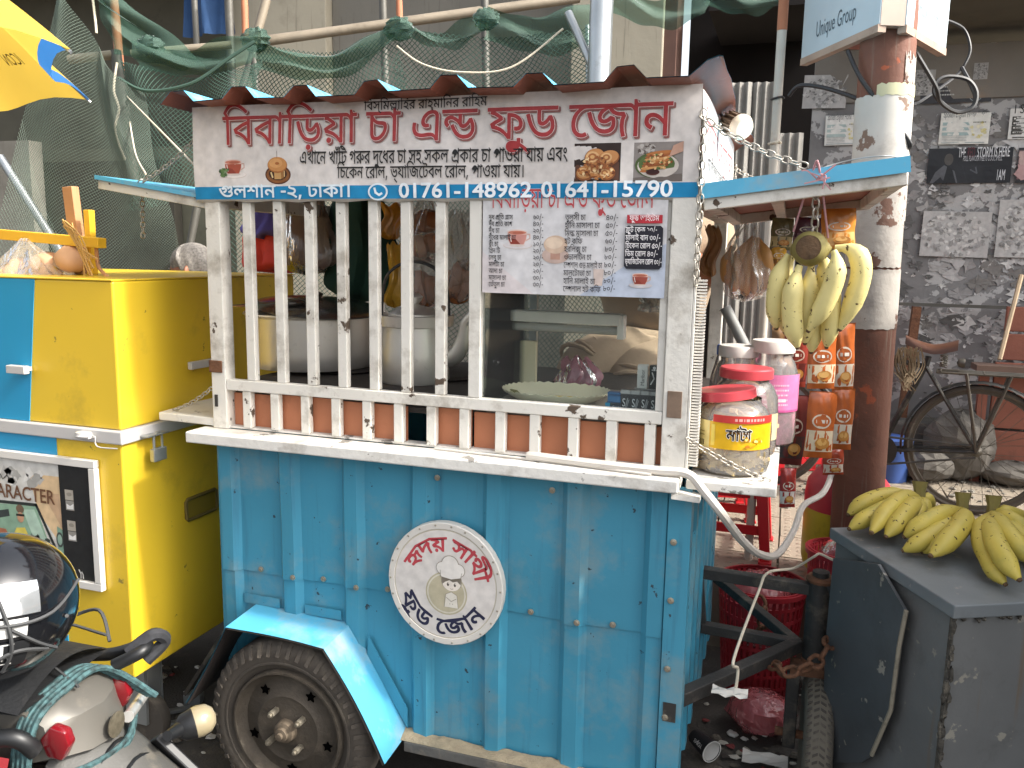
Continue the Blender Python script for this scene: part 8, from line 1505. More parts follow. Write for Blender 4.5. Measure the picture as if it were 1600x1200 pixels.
def head(parent, c, fwd, hair_m, skin=SKIN, s=1.0):
    """face and hair on a head centred at c, looking along fwd"""
    c = Vector(c); f = Vector(fwd).normalized(); r = f.cross(V(0, 0, 1)).normalized(); u = r.cross(f)
    P = lambda a, b, z: c+(r*a+f*b+u*z)*s
    t = MB(); t.grid(lambda U_, v: P(.080*math.sin(PI*v)*math.sin(2*PI*U_), .100*math.sin(PI*v)*math.cos(2*PI*U_)*(1.0 if v < .6 else 1-.25*(v-.6)), .118*math.cos(PI*v)), 28, 20); obj('face', t, skin, parent, recalc=False)
    for a in (-1, 1):
        t = MB(); t.ball(P(a*.083, -.008, -.005), (.012, .022, .032), 10, 8); obj('ear', t, skin, parent)
        t = MB(); t.ball(P(a*.032, .082, .012), .012, 10, 8); obj('eye', t, mat('eye_white', '#cfc8be', .3), parent); t = MB(); t.ball(P(a*.032, .0905, .012), .0055, 8, 6); obj('iris', t, mat('eye_dark', '#1c120c', .3), parent)
        t = MB(); t.tube([P(a*.050, .082, .034), P(a*.030, .092, .038), P(a*.014, .094, .033)], .004, 5); obj('eyebrow', t, hair_m, parent)
    t = MB(); t.tube([P(0, .092, .020), P(0, .108, -.012), P(0, .110, -.022)], [.008, .013, .015], 8); obj('nose', t, skin, parent)
    t = MB(); t.tube([P(-.024, .086, -.055), P(0, .095, -.053), P(.024, .086, -.055)], .006, 6); obj('mouth', t, mat('lips', '#6d3a30', .5), parent)
    t = MB(); t.grid(lambda U_, v: P((.088+.003*math.sin(U_*80))*math.sin(PI*.62*v)*math.sin(2*PI*U_), -.012+(.105+.003*math.sin(U_*60+v*20))*math.sin(PI*.62*v*(.78 if math.cos(2*PI*U_) > .3 else 1))*math.cos(2*PI*U_), .012+.118*math.cos(PI*.62*v*(.72 if math.cos(2*PI*U_) > .3 else 1))), 48, 14); obj('hair', t, hair_m, parent, recalc=False)
BEIGE = cloth_mat('beige_cotton', '#a8937c'); BEIGE2 = cloth_mat('beige_shirt', '#a48f78')
p1 = thing('person', 'person in beige clothes sitting behind the cart, knees turned to the left', 'person', (1.08, 1.28, .298))
hip = at(1010, 548, d=3.25); hx, hy, hz = hip
kn1, kn2 = at(900, 574, d=3.05), at(985, 612, d=2.98)
body = [((hx, hy+.02, hz), (.10, .08)), ((hx+.02, hy+.03, hz+.20), (.10, .075)), ((hx+.02, hy+.03, hz+.42), (.12, .08)), ((hx+.02, hy+.02, hz+.54), .055), ((hx, hy, hz+.63), .06),
        ((hx-.20, hy+.01, hz+.44), .055), ((hx-.24, hy-.02, hz+.27), .042), ((hx-.10, hy-.16, hz+.40), .032), ((hx+.24, hy+.03, hz+.44), .055), ((hx+.26, hy-.02, hz+.27), .042), ((hx+.14, hy-.16, hz+.40), .032),
        (kn1, .062), ((kn1.x-.01, kn1.y+.03, kn1.z-.44), .038), ((kn1.x-.10, kn1.y-.02, kn1.z-.47), .03), (kn2, .062), ((kn2.x, kn2.y+.05, kn2.z-.42), .038), ((kn2.x-.08, kn2.y, kn2.z-.45), .03), ((hx-.05, hy-.19, hz+.45), .022), ((hx+.09, hy-.19, hz+.45), .022)]
edg = [(0, 1), (1, 2), (2, 3), (3, 4), (2, 5), (5, 6), (6, 7), (2, 8), (8, 9), (9, 10), (0, 11), (11, 12), (12, 13), (0, 14), (14, 15), (15, 16), (7, 17), (10, 18)]
skin_body('body', body, edg, SKIN, p1)
skin_body('trousers', [((hx, hy, hz), (.165, .135)), (Vector((hx, hy, hz)).lerp(kn1, .45), (.098, .098)), (kn1, .080), ((kn1.x-.005, kn1.y+.02, kn1.z-.2), .062), ((kn1.x-.01, kn1.y+.03, kn1.z-.38), .056), (Vector((hx, hy, hz)).lerp(kn2, .45), (.098, .098)), (kn2, .080), ((kn2.x, kn2.y+.03, kn2.z-.2), .062), ((kn2.x, kn2.y+.05, kn2.z-.36), .056), ((hx+.01, hy+.01, hz+.10), (.155, .115))], [(0, 1), (1, 2), (2, 3), (3, 4), (0, 5), (5, 6), (6, 7), (7, 8), (0, 9)], BEIGE, p1, 0, 3, 1.42)
skin_body('shirt', [((hx+.01, hy+.01, hz+.02), (.175, .140)), ((hx+.02, hy+.02, hz+.20), (.155, .118)), ((hx+.02, hy+.03, hz+.43), (.165, .11)), ((hx+.02, hy+.02, hz+.52), .07), ((hx-.20, hy+.01, hz+.44), .068), ((hx-.245, hy-.06, hz+.28), .062), ((hx+.24, hy+.03, hz+.44), .068), ((hx+.275, hy-.02, hz+.28), .062)], [(0, 1), (1, 2), (2, 3), (2, 4), (4, 5), (2, 6), (6, 7)], BEIGE2, p1, 0, 2, 1.42)
fo_ = MB()                                  # creases across the thighs
for k_, kn in ((0, kn1), (1, kn2)):
    for i in range(7):
        c_ = Vector((hx, hy, hz)).lerp(kn, .25+.12*i); d_ = (kn-Vector((hx, hy, hz))).normalized(); s1 = d_.cross(V(0, 0, 1)).normalized(); u1 = s1.cross(d_); rr = .106 if i < 3 else .106-.004*(i-2)
        fo_.tube([c_+d_*(.03*math.sin(a*1.5+i))+(s1*math.cos(a)+u1*math.sin(a))*rr*.985 for a in [-.4+3.6*j/10 for j in range(11)]], [.002+.007*math.sin(PI*j/10) for j in range(11)], 6)
obj('trouser_creases', fo_, BEIGE, p1)
head(p1, (hx, hy-.01, hz+.70), (-.4, -1, -.2), mat('black_hair', '#15110e', .6, var=.3, vs=60))
t = MB()
for i in range(16): t.ball(Vector((hx-.09+.012*i, hy-.150+.002*abs(i-8), hz+.075-.03*math.sin(i/15*PI))), .008, 8, 6)
obj('bead_string', t, mat('beads', '#8d7a63', .4, .3), p1)
sb_ = thing('bar_stool', 'tall wooden stool under the person in beige', 'stool', (hx, hy, .298)); t = MB(); t.box(hx-.16, hx+.16, hy-.14, hy+.16, hz-.165, hz-.135); obj('seat', t, WOOD, sb_, smooth=False, bevel=.005)
for sx in (-1, 1):
    for sy in (-1, 1): t = MB(); t.beam((hx+sx*.16, hy+.01+sy*.14, .298), (hx+sx*.13, hy+.01+sy*.11, hz-.166), .03, .03); obj('leg', t, WOOD, sb_, smooth=False)
hd_ = at(302, 414, d=3.8); p2 = thing('person', 'grey haired person sitting behind the yellow cart, only the crown showing', 'person', (hd_.x, hd_.y, .298)); x, y, z = hd_.x, hd_.y, hd_.z-.03
skin_body('body', [((x, y+.02, z-.78), (.15, .12)), ((x, y+.03, z-.5), (.14, .10)), ((x, y+.02, z-.27), (.16, .10)), ((x, y, z-.15), .055), ((x, y, z-.06), .06), ((x-.21, y, z-.28), .055), ((x-.27, y-.08, z-.52), .042), ((x-.15, y-.28, z-.66), .03), ((x+.21, y, z-.28), .055), ((x+.27, y-.08, z-.52), .042), ((x+.15, y-.28, z-.66), .03), ((x-.10, y-.38, z-.74), .07), ((x-.10, y-.40, z-1.15), .045), ((x-.10, y-.52, z-1.2), .035), ((x+.10, y-.38, z-.74), .07), ((x+.10, y-.40, z-1.15), .045), ((x+.10, y-.52, z-1.2), .035)], [(0, 1), (1, 2), (2, 3), (3, 4), (2, 5), (5, 6), (6, 7), (2, 8), (8, 9), (9, 10), (0, 11), (11, 12), (12, 13), (0, 14), (14, 15), (15, 16)], SKIN, p2)
skin_body('shirt', [((x, y+.02, z-.76), (.17, .14)), ((x, y+.03, z-.5), (.155, .115)), ((x, y+.02, z-.27), (.17, .11)), ((x, y, z-.17), .07), ((x-.21, y, z-.28), .07), ((x-.25, y-.05, z-.45), .06), ((x+.21, y, z-.28), .07), ((x+.25, y-.05, z-.45), .06)], [(0, 1), (1, 2), (2, 3), (2, 4), (4, 5), (2, 6), (6, 7)], cloth_mat('grey_shirt', '#6b6a66'), p2, 0, 2, 1.4)
head(p2, (x, y, z), (-.9, -.25, -.25), mat('grey_hair', '#75706a', .7, var=.45, vs=90))
t = MB(); t.box(x-.3, x+.3, y-.12, y+.22, .298, z-.93); tag(obj('seat_block', t, CONC, None, smooth=False, bevel=.01), 'concrete block seat under the grey haired person', 'block')

# ------------------------------------------------------------------ inside the cart
sv = thing('stove', 'low black stove slab under the pot and kettle', 'stove', (.40, .35, 1.2005)); t = MB(); t.box(.04, .775, .07, .62, 1.2005, 1.236); obj('slab', t, SOOT, sv, smooth=False, bevel=.004)
for x in (.21, .56): t = MB(); t.lathe([(.11, 0), (.12, .006), (.10, .012), (.05, .006), (0, .006)], (x, .36, 1.236), (0, 0, 1), 24); obj('burner', t, SOOT, sv)
pa, pb = at(393, 560, y=.36).x, at(582, 560, y=.36).x; px_, pr_ = (pa+pb)/2+.012, (pb-pa)/2*.90; zt = at(480, 489, y=.36).z
pot = thing('cooking_pot', 'wide aluminium cooking pot standing on the stove behind the bars', 'pot', (px_, .36, 1.249))
t = MB(); t.lathe([(0, 0), (pr_*.94, 0), (pr_*.98, .015), (pr_, .05), (pr_, zt-1.249-.008), (pr_+.012, zt-1.249), (pr_+.010, zt-1.249+.005), (pr_-.006, zt-1.249), (pr_-.008, .05), (0, .02)], (px_, .36, 1.249), (0, 0, 1), 48, cap=False); obj('body', t, ALU, pot)
t = MB(); t.lathe([(pr_-.01, zt-1.285), (0, zt-1.285)], (px_, .36, 1.249), (0, 0, 1), 32, cap=False); obj('milk_tea', t, mat('dark_tea', '#4a3226', .2), pot)
t = MB(); q = V(px_+.03, .34, zt+.022); ax = V(.10, -.06, 1).normalized(); t.lathe([(.20, -.004), (.205, 0), (.19, .008), (.12, .020), (.05, .028), (.0, .030)], q, ax, 40); t.lathe([(.012, .03), (.018, .045), (0, .052)], q, ax, 12); obj('lid', t, mat('steel_lid', '#8f8b86', .2, .9, var=.15), pot)
ld = thing('ladle', 'long steel ladle lying across the pot rim', 'ladle', (px_-.1, .22, zt)); t = MB(); A_, B_ = at(385, 478, y=.20), at(455, 472, y=.22); t.ball(B_, (.045, .04, .014), 16, 8); t.tube([at(345, 480, y=.20), B_], .005, 6); obj('bowl', t, mat('steel_lid', '#8f8b86'), ld)
ka, kb = at(601, 575, y=.24).x, at(697, 575, y=.24).x; kx, kr = (ka+kb)/2, (kb-ka)/2; kz = 1.237; kt = at(650, 503, y=.24).z
ke = thing('kettle', 'tall aluminium tea kettle with a curved spout behind the bars', 'kettle', (kx, .24, kz))
t = MB(); h_ = kt-kz; t.lathe([(0, 0), (kr*.98, 0), (kr*1.03, .01), (kr, h_*.5), (kr*.93, h_*.93), (kr*1.14, h_*.95), (kr*1.17, h_*1.12), (kr*1.10, h_*1.13), (kr*1.05, h_), (0, h_)], (kx, .24, kz), (0, 0, 1), 40, cap=False); obj('body', t, ALU, ke)
t = MB(); t.lathe([(kr*.80, h_*1.0), (kr*.78, h_*1.14), (kr*.55, h_*1.23), (kr*.2, h_*1.27), (kr*.10, h_*1.30), (kr*.2, h_*1.36), (kr*.24, h_*1.42), (kr*.12, h_*1.48), (0, h_*1.49)], (kx, .24, kz), (0, 0, 1), 28, cap=False); obj('lid', t, ALU, ke)
t = MB(); t.tube(smooth_path([at(692, 560, y=.24), at(712, 555, y=.22), at(724, 530, y=.21), at(728, 505, y=.20), at(742, 490, y=.19)], 6), [.030-.016*min(1, i/20) for i in range(25)], 14); obj('spout', t, ALU, ke)
t = MB(); t.tube(smooth_path([V(kx-kr*1.1, .24, kz+h_*1.05), V(kx-kr*.9, .24, kz+h_*1.75), V(kx, .24, kz+h_*2.0), V(kx+kr*.9, .24, kz+h_*1.75), V(kx+kr*1.1, .24, kz+h_*1.05)], 6), .005, 6); obj('bail', t, STEEL, ke)
def drape(name, label, cat, cx, cy, z0, z1, w0, w1, dep, m, folds=5, seed=1, group=None):
    """hanging soft thing: gathered at the top z1, swelling to the bottom z0"""
    random.seed(seed); ph = [rnd(0, 6) for _ in range(4)]; t = MB()
    def f(u, v):
        a = 2*PI*u; w = w1+(w0-w1)*math.sin(min(1, v*1.02)*PI/2)**.8; e = 1 if v < .82 else math.sqrt(max(0.0, 1-((v-.82)/.18)**2))
        k = 1+.14*math.sin(a*folds+ph[0]+v*2)+.07*math.sin(a*(folds*2+1)+ph[1]+v*5)
        return V(cx+w*e*k*math.cos(a)+.01*math.sin(v*7+ph[2]), cy+dep*e*k*math.sin(a)*(w/max(w0, w1)), z1+(z0-z1)*v+.008*math.sin(a*4+ph[3]))
    t.grid(f, 44, 22); return tag(obj(name, t, m, None, recalc=False), label, cat, group)
def hang(name, label, cat, c, tp, bt, w, m, y=.5, dep=.07, folds=5, seed=1, w1=.02, group=None):
    a, b, l, r = at(*tp, y=y), at(*bt, y=y), at(c-w, bt[1], y=y), at(c+w, bt[1], y=y); return drape(name, label, cat, at(c, (tp[1]+bt[1])/2, y=y).x, y, b.z, a.z, (r.x-l.x)/2, w1, dep, m, folds, seed, group)
hang('red_cloth', 'crumpled red cloth bundle behind the first bars', 'cloth', 438, (430, 345), (440, 425), 58, cloth_mat('red_cloth', '#c23a32'), .86, .10, 6, 4, .10)
hang('purple_cloth', 'violet striped cloth behind the left post', 'cloth', 418, (410, 318), (418, 372), 34, cloth_mat('violet_cloth', '#4d48a0'), .80, .06, 4, 5, .05)
hang('brown_bag', 'smoky brown plastic bag hanging behind the second bar', 'bag', 482, (470, 305), (485, 428), 44, clear_mat('smoky_film', (.8, .7, .62), .30, .2, (.25, .19, .15), .3, 20), .55, .06, 6, 6, .05)
hang('green_cloth_bag', 'dark green cloth hanging in the middle of the bars', 'cloth', 565, (560, 300), (570, 470), 52, cloth_mat('bottle_green', '#173a2c'), .60, .08, 5, 7, .07)
BREAD = mat('bread_crust', '#a8683c', .6, var=.2, vs=8, dirt=('#6e3d22', .35, 7))
def bread_bag(label, c, tp, bt, w, y, seed, loaves, w1=.012):
    b = hang('bread_bag', label, 'bread bag', c, tp, bt, w, CLEAR, y, .065, 7, seed, w1, 'clear bags of bread hanging in the cart'); random.seed(seed+50)
    for i, (px, py, s_) in enumerate(loaves): q = at(px, py, y=y); t = MB(); t.ball(q, (s_, s_*.6, s_*.8), 14, 10, .03); obj('bread_roll', t, BREAD, b)
bread_bag('tall clear bag of brown bread behind the sixth bar', 660, (668, 306), (662, 408), 28, .45, 8, [(648, 350, .04), (668, 345, .045), (655, 385, .045), (676, 380, .04)])
bread_bag('low clear bag of bread touching the kettle lid', 662, (655, 350), (664, 480), 26, .50, 9, [(655, 440, .045), (672, 448, .045), (662, 466, .04)])
bread_bag('clear bag of round buns left of the menu board', 715, (708, 330), (718, 472), 32, .48, 10, [(705, 440, .045), (728, 425, .05), (716, 458, .045), (735, 450, .04)])
def packet(mb_name, label, cat, cx, cy, cz, w, h, base, accent, seed, group, tiltr=0.0, ux=(1, 0, 0), logo=True, paint=None):
    random.seed(seed); ux = Vector(ux).normalized(); n = ux.cross(V(0, 0, 1)); c_ = V(cx, cy, cz); ct, st2 = math.cos(tiltr), math.sin(tiltr); A_ = ux*ct+V(0, 0, st2); U_ = V(0, 0, ct)-ux*st2; ph = rnd(0, 6)
    def sf_(x, y, l=0, sgn=1):
        u, v = x/w, y/h; b = max(0, (1-abs(2*u)**3))*max(0, (1-abs(2*v)**6)); return c_+A_*(x*(1+.03*math.sin(v*9+ph)))+U_*y+n*sgn*(.011*b+.0016*math.sin(u*17+v*11+ph)*b+.001*math.sin(v*60)*(abs(v) > .44)+l*.0005)
    t = MB(); t.cur = lin(base); t.grid(lambda u, v: sf_((u-.5)*w, (v-.5)*h), 12, 16); t.grid(lambda u, v: sf_((.5-u)*w, (v-.5)*h, 0, -1), 8, 8)
    pr = Print(lambda x, y, l: sf_(x, y, l)); pr.mb = t
    if paint: paint(pr, w, h)
    else:
        pr.rect(accent, -w*.48, -h*.40, w*.48, -h*.08, 8); pr.oval('#e7dccb', 0, h*.06, w*.34, h*.11, 18); pr.oval(base, 0, h*.06, w*.29, h*.085, 18); pr.scribble('#f0e8da', -w*.2, h*.035, w*.4, h*.05); pr.oval('#c98d4a', w*.08, -h*.27, w*.26, h*.09, 16); pr.oval('#e0b06a', w*.06, -h*.25, w*.18, h*.055, 14)
    return tag(obj(mb_name, t, GLOSSP, None, recalc=False), label, cat, group)
hang('snack_strip', 'amber packets in a row hanging behind the fifth bar', 'packets', 612, (606, 320), (618, 372), 12, mat('amber_film', '#c98a2c', .3, var=.3, vs=20, coat=.4), .58, .04, 4, 11, .03)
hang('snack_strip', 'yellow chip packet bunch left of the kettle', 'packets', 620, (622, 380), (620, 478), 20, mat('yellow_film', '#d9a436', .3, var=.35, vs=14, coat=.4), .58, .04, 5, 12, .02)
hang('clear_bag', 'empty clear bag hanging beside the menu board edge', 'bag', 738, (742, 330), (738, 420), 18, CLEAR, .44, .04, 6, 13)
hang('clear_bag', 'clear bag fallen over the showcase top right', 'bag', 1022, (1015, 462), (1024, 484), 22, CLEAR, .20, .05, 6, 14)
# showcase: tube lamp, tray, packs
tb = thing('tube_lamp', 'white batten tube lamp fixed inside the showcase', 'lamp', tuple(at(885, 500, y=.30))); a, b = at(798, 492, y=.30), at(972, 500, y=.30)
t = MB(); t.beam(a, b, .05, .032); obj('batten', t, mat('lamp_white', '#e6e3dc', .4), tb, smooth=False, bevel=.004); t = MB(); t.tube([a-V(0, 0, .032), b-V(0, 0, .032)], .012, 12); obj('tube', t, mat('tube_glass', '#aaa9a4', .25), tb)
for q in (a, b): t = MB(); t.obox(q-V(0, 0, .02), (.010, 0, 0), (0, .018, 0), (0, 0, .034)); obj('end_cap', t, mat('lamp_white', '#c9c6be'), tb, smooth=False, bevel=.003)
tr = thing('serving_tray', 'oval cream tray with crimped rim and a green diamond', 'tray', (.97, .18, 1.2225)); a, b = at(762, 618, z=1.24), at(944, 622, z=1.24); cx, cy = (a.x+b.x)/2+.01, .185; rx_ = (b.x-a.x)/2
t = MB(); n = 72
rings = [[(cx+rx_*k*(1+.012*(q and i % 2))*math.cos(2*PI*i/n)*abs(math.cos(2*PI*i/n))**-.25 if abs(math.cos(2*PI*i/n)) > .02 else cx, cy+.115*k*math.sin(2*PI*i/n), z+.004*(q and i % 2)) for i in range(n)] for k, z, q in ((.62, 1.2235, 0), (.74, 1.227, 0), (.95, 1.248, 0), (1.0, 1.250, 1), (.99, 1.246, 1), (.72, 1.2228, 0))]
t.add(sum(rings, []), [(j*n+i, j*n+(i+1) % n, (j+1)*n+(i+1) % n, (j+1)*n+i) for j in range(5) for i in range(n)]+[list(range(n))]); obj('dish', t, mat('cream_melamine', '#e3dcc0', .3, var=.05, coat=.3), tr)
pr = Print(lambda x, y, l: V(cx+x, cy+y, 1.2245+l*.0003)); pr.oval('#d5b65c', .02, .0, rx_*.52, .055, 30); pr.oval('#c99a4a', -.02, .0, rx_*.25, .035, 20); pr.oval('#dccb74', .05, .01, rx_*.22, .03, 20); obj('leftover_sauce', pr.mb, FLEX, tr, recalc=False)
pr = Print(lambda x, y, l: V(cx-rx_*.80+x*.9, cy+y, 1.2365+x*-.35+l*.0003)); pr.poly('#6d6a34', [(-.022, 0), (0, -.022), (.022, 0), (0, .022)]); obj('diamond', pr.mb, FLEX, tr, recalc=False)
def pack(x, y, z, w, d, h, base, label, draw, group='cigarette packs in the showcase', rz=0.0):
    o = thing('cigarette_pack', label, 'cigarette pack', (x, y, z), group); t = MB(); t.box(x-w/2, x+w/2, y-d/2, y+d/2, z, z+h); obj('box', t, mat('card_'+base[1:], base, .35, var=.04), o, smooth=False, bevel=.0015)
    pr = Print(surf((x-w/2, y-d/2-.0006, z), (1, 0, 0), (0, 0, 1), .0002)); draw(pr, w, h); obj('printed_face', pr.mb, FLEX, o, smooth=False, recalc=False); o.rotation_euler = (0, 0, rz); return o
def dark_pack(pr, w, h): pr.rect('#a5a5a4', 0, h*.84, w, h); pr.rect('#34363a', .04*w, .05*h, .96*w, .80*h); pr.text('#c9cacb', 'S', .18*w, .32*h, .030, .3*w, 6, True); pr.line('#8d9093', [(.5*w, .25*h), (.7*w, .65*h)], .003); pr.line('#8d9093', [(.62*w, .25*h), (.82*w, .60*h)], .002)
for i, nm in enumerate(('first from the left', 'second from the left', 'third from the left', 'beside the post')):
    q = at(977+15*i, 646+.6*i, y=.05); pack(q.x, .060, 1.2225, .0265, .022, .062, '#3a3b3e', 'dark grey cigarette pack standing in the front row, '+nm, dark_pack)
q = at(963, 640, y=.045); pack(q.x, .062, 1.2225, .060, .022, .026, '#23303d', 'navy cigarette pack lying flat with white lettering', lambda pr, w, h: (pr.text('#d7dadc', 'CAMEL', .28*w, .30*h, .016, .58*w, 4, True), pr.poly('#2f8fb5', [(0, 0), (.16*w, 0), (.22*w, h), (0, h)])))
pack(q.x+.002, .062, 1.2488, .054, .022, .027, '#2f5a86', 'blue cigarette pack stacked on the navy one', lambda pr, w, h: (pr.rect('#3f6f9c', .06*w, .12*h, .94*w, .6*h), pr.scribble('#27405c', .1*w, .7*h, .7*w, .12*h)))
q = at(1004, 598, y=.09); pack(q.x, .095, 1.285, .026, .022, .060, '#cfcdc8', 'white cigarette pack standing on the grey row', lambda pr, w, h: (pr.text('#55585a', 'Marlboro', .72*w, .12*h, .014, .048, 0, True, PI/2), pr.rect('#d9d7d2', .05*w, .8*h, .95*w, .95*h)))
pack(q.x+.030, .095, 1.285, .026, .022, .060, '#262a2a', 'black cigarette pack with a green curve on the grey row', lambda pr, w, h: (pr.line('#c8c8c8', [(.2*w, .2*h), (.5*w, .45*h), (.3*w, .7*h)], .003), pr.scribble('#d8d8d8', .25*w, .78*h, .5*w, .06*h), pr.oval('#d0d0d0', .5*w, .9*h, .004, .004)))
pack(q.x+.059, .097, 1.285, .024, .022, .060, '#b7b4ae', 'pale grey cigarette pack next to the black one', lambda pr, w, h: pr.rect('#a5a39d', .1*w, .1*h, .9*w, .7*h))
t = MB(); t.box(q.x-.02, q.x+.075, .084, .106, 1.2225, 1.2845); tag(obj('carton', t, mat('card_grey', '#8d8b87', .5), None, smooth=False), 'plain grey carton holding up the second row of packs', 'carton')
q = at(826, 600, y=.40); t = MB(); t.box(q.x-.035, q.x+.03, .37, .39, 1.2225, 1.36); tag(obj('cream_carton', t, mat('cream_card', '#d9cfae', .6, var=.08), None, smooth=False, bevel=.002), 'cream carton at the back left of the showcase', 'carton')
hang('pink_bag', 'pinkish plastic bag behind the tray', 'bag', 905, (900, 560), (890, 612), 34, clear_mat('pink_film', (1, .75, .8), .3, .2, (.5, .2, .26), .3, 20), .55, .05, 6, 15, .03)

# ------------------------------------------------------------------ jars and bottles on the side shelf
SZ = 1.0925
def jar(label, x, y, r, h, lid_m, fill, fill_h, fill_m, lab=None, band=None, tiltx=0.0):
    j = thing('plastic_jar', label, 'jar', (x, y, SZ), 'clear jars on the side shelf'); c_ = (x, y, SZ)
    t = MB(); t.lathe([(r*.80, .0), (r*.95, .008), (r, .03), (r*.985, h*.25), (r, h*.5), (r*.97, h*.68), (r*.82, h*.80), (r*.70, h*.84), (r*.70, h*.90)], c_, (0, 0, 1), 40, cap=False); t.lathe([(0, .002), (r*.80, .002)], c_, (0, 0, 1), 40, cap=False); obj('glass', t, JARM, j)
    t = MB(); t.lathe([(r*.78, h*.885), (r*.80, h*.89), (r*.80, h*.985), (r*.76, h), (0, h)], c_, (tiltx, 0, 1), 40); obj('lid', t, lid_m, j)
    if fill_h:
        t = MB(); random.seed(int(x*1000))
        if fill == 'bits':
            for i in range(240): a = rnd(0, 6.3); q = r*.9*math.sqrt(random.random()); t.obox((x+q*math.cos(a), y+q*math.sin(a), SZ+.012+fill_h*random.random()*(1-.3*random.random())), (rnd(.006, .014), rnd(-.006, .006), rnd(-.006, .006)), (rnd(-.003, .003), .004, 0), (0, 0, rnd(.003, .008)))
        else: t.lathe([(0, .006), (r*.90, .006), (r*.94, .03), (r*.95, fill_h), (0, fill_h+.004)], c_, (0, 0, 1), 30)
        obj('contents', t, fill_m, j, smooth=fill != 'bits', kind='stuff' if fill == 'bits' else None)
    if lab:
        a0, a1, z0, z1, draw = lab; pr = Print(lambda x_, y_, l: V(x+(r+.0012+l*.0002)*math.cos(a0+x_/r), y+(r+.0012+l*.0002)*math.sin(a0+x_/r), SZ+z0+y_)); draw(pr, (a1-a0)*r, z1-z0); obj('wrap_label', pr.mb, GLOSSP, j, smooth=False, recalc=False)
    return j
RLID = mat('red_lid', '#cc4a52', .35, var=.05, coat=.2); WLID = mat('white_lid', '#d6d2cc', .35, var=.05)
def nata(pr, w, h):
    pr.rect('#e3b21f', 0, 0, w, h, 24); pr.rect('#efd98e', 0, 0, w*.30, h, 8); pr.rect('#f0d35c', w*.32, h*.1, w*.36, h*.9, 2); pr.scribble('#8a6a1a', w*.04, h*.55, w*.2, h*.04); pr.scribble('#8a6a1a', w*.04, h*.42, w*.2, h*.04)
    for i in range(9): pr.rect('#33302a', w*(.05+.022*i), h*.06, w*(.05+.022*i+.011), h*.26, up=False)
    pr.oval('#3a2a18', w*.60, h*.80, w*.03, h*.07); pr.text('#f3efe6', 'nata', w*.475, h*.36, h*.60, w*.24, 55); pr.text('#2c241c', 'nata', w*.475, h*.36, h*.60, w*.24, 18); pr.scribble('#5a3c18', w*.5, h*.60, w*.2, h*.08); pr.blobs(['#f3df8a', '#d59b1c', '#b9821a'], w*.72, h*.3, w*.12, h*.2, 18, w*.018); pr.oval('#c07a20', w*.68, h*.14, w*.025, h*.05); pr.rect('#c8403a', w*.34, h*1.0, w*.98, h*1.28, 20); pr.scribble('#e8b0a8', w*.55, h*1.08, w*.3, h*.1)
CRISP = mat('puffed_snack', '#d8c08a', .7, var=.2, vs=30)
jar('wide clear jar with red lid and yellow label at the shelf front', 1.452, .105, .093, .205, RLID, 'bits', .075, CRISP, (-2.9, -.3, .070, .135, nata), None, -.12)
jar('clear jar with red lid just behind the yellow labelled one', 1.468, .300, .088, .235, RLID, 'bits', .10, mat('beige_snack', '#cfae86', .7, var=.2, vs=30), (-2.6, -.2, .05, .12, lambda pr, w, h: (pr.rect('#d9c9a0', 0, 0, w, h, 20), pr.scribble('#8a7a5a', w*.2, h*.5, w*.4, h*.1))))
jar('tall clear jar with white lid and pink label at the shelf edge', 1.530, .47, .075, .295, WLID, 'solid', .09, mat('pink_sweets', '#d67f9a', .5, var=.25, vs=60), (-2.9, .2, .10, .205, lambda pr, w, h: (pr.rect('#dd7fae', 0, 0, w, h, 24), pr.rect('#c95a92', 0, 0, w, h*.06, 20), *[pr.scribble('#f0cfe0', w*.25, h*(.18+.13*i), w*.4, h*.045) for i in range(5)], pr.rect('#f3e3ea', w*.5, h*.28, w*.62, h*.36))))
jar('clear jar with white lid, second in the row by the cart side', 1.435, .475, .070, .275, WLID, 'solid', .10, mat('tan_sweets', '#c79a72', .6, var=.25, vs=50))
def bottle(px, label):
    q = at(px, 545, y=.56); x, y = q.x, .56; b = thing('water_bottle', label, 'bottle', (x, y, SZ), 'water bottles with blue caps'); c_ = (x, y, SZ); zt_ = at(px, 548, y=.56).z-SZ
    t = MB(); t.lathe([(.028, 0), (.033, .01), (.033, zt_*.62), (.030, zt_*.70), (.016, zt_*.92), (.013, zt_*.95), (.013, zt_)], c_, (0, 0, 1), 22, cap=False); obj('shell', t, JARM, b); t = MB(); t.lathe([(.0165, zt_-.012), (.0165, zt_+.014), (.014, zt_+.018), (0, zt_+.018)], c_, (0, 0, 1), 18); obj('cap', t, mat('blue_cap', '#3a63ad', .4), b)
for px, lab in ((1129, 'blue capped water bottle nearest the cart side'), (1141, 'blue capped water bottle in the middle, half hidden'), (1172, 'blue capped water bottle behind the pink labelled jar')): bottle(px, lab)
t = MB(); t.tube([at(1133, 480, y=.75), at(1166, 545, y=.75)], .018, 12); tag(obj('grey_pipe', t, mat('grey_pvc', '#8a8a88', .5), None), 'grey pipe slanting down behind the water bottles', 'pipe')
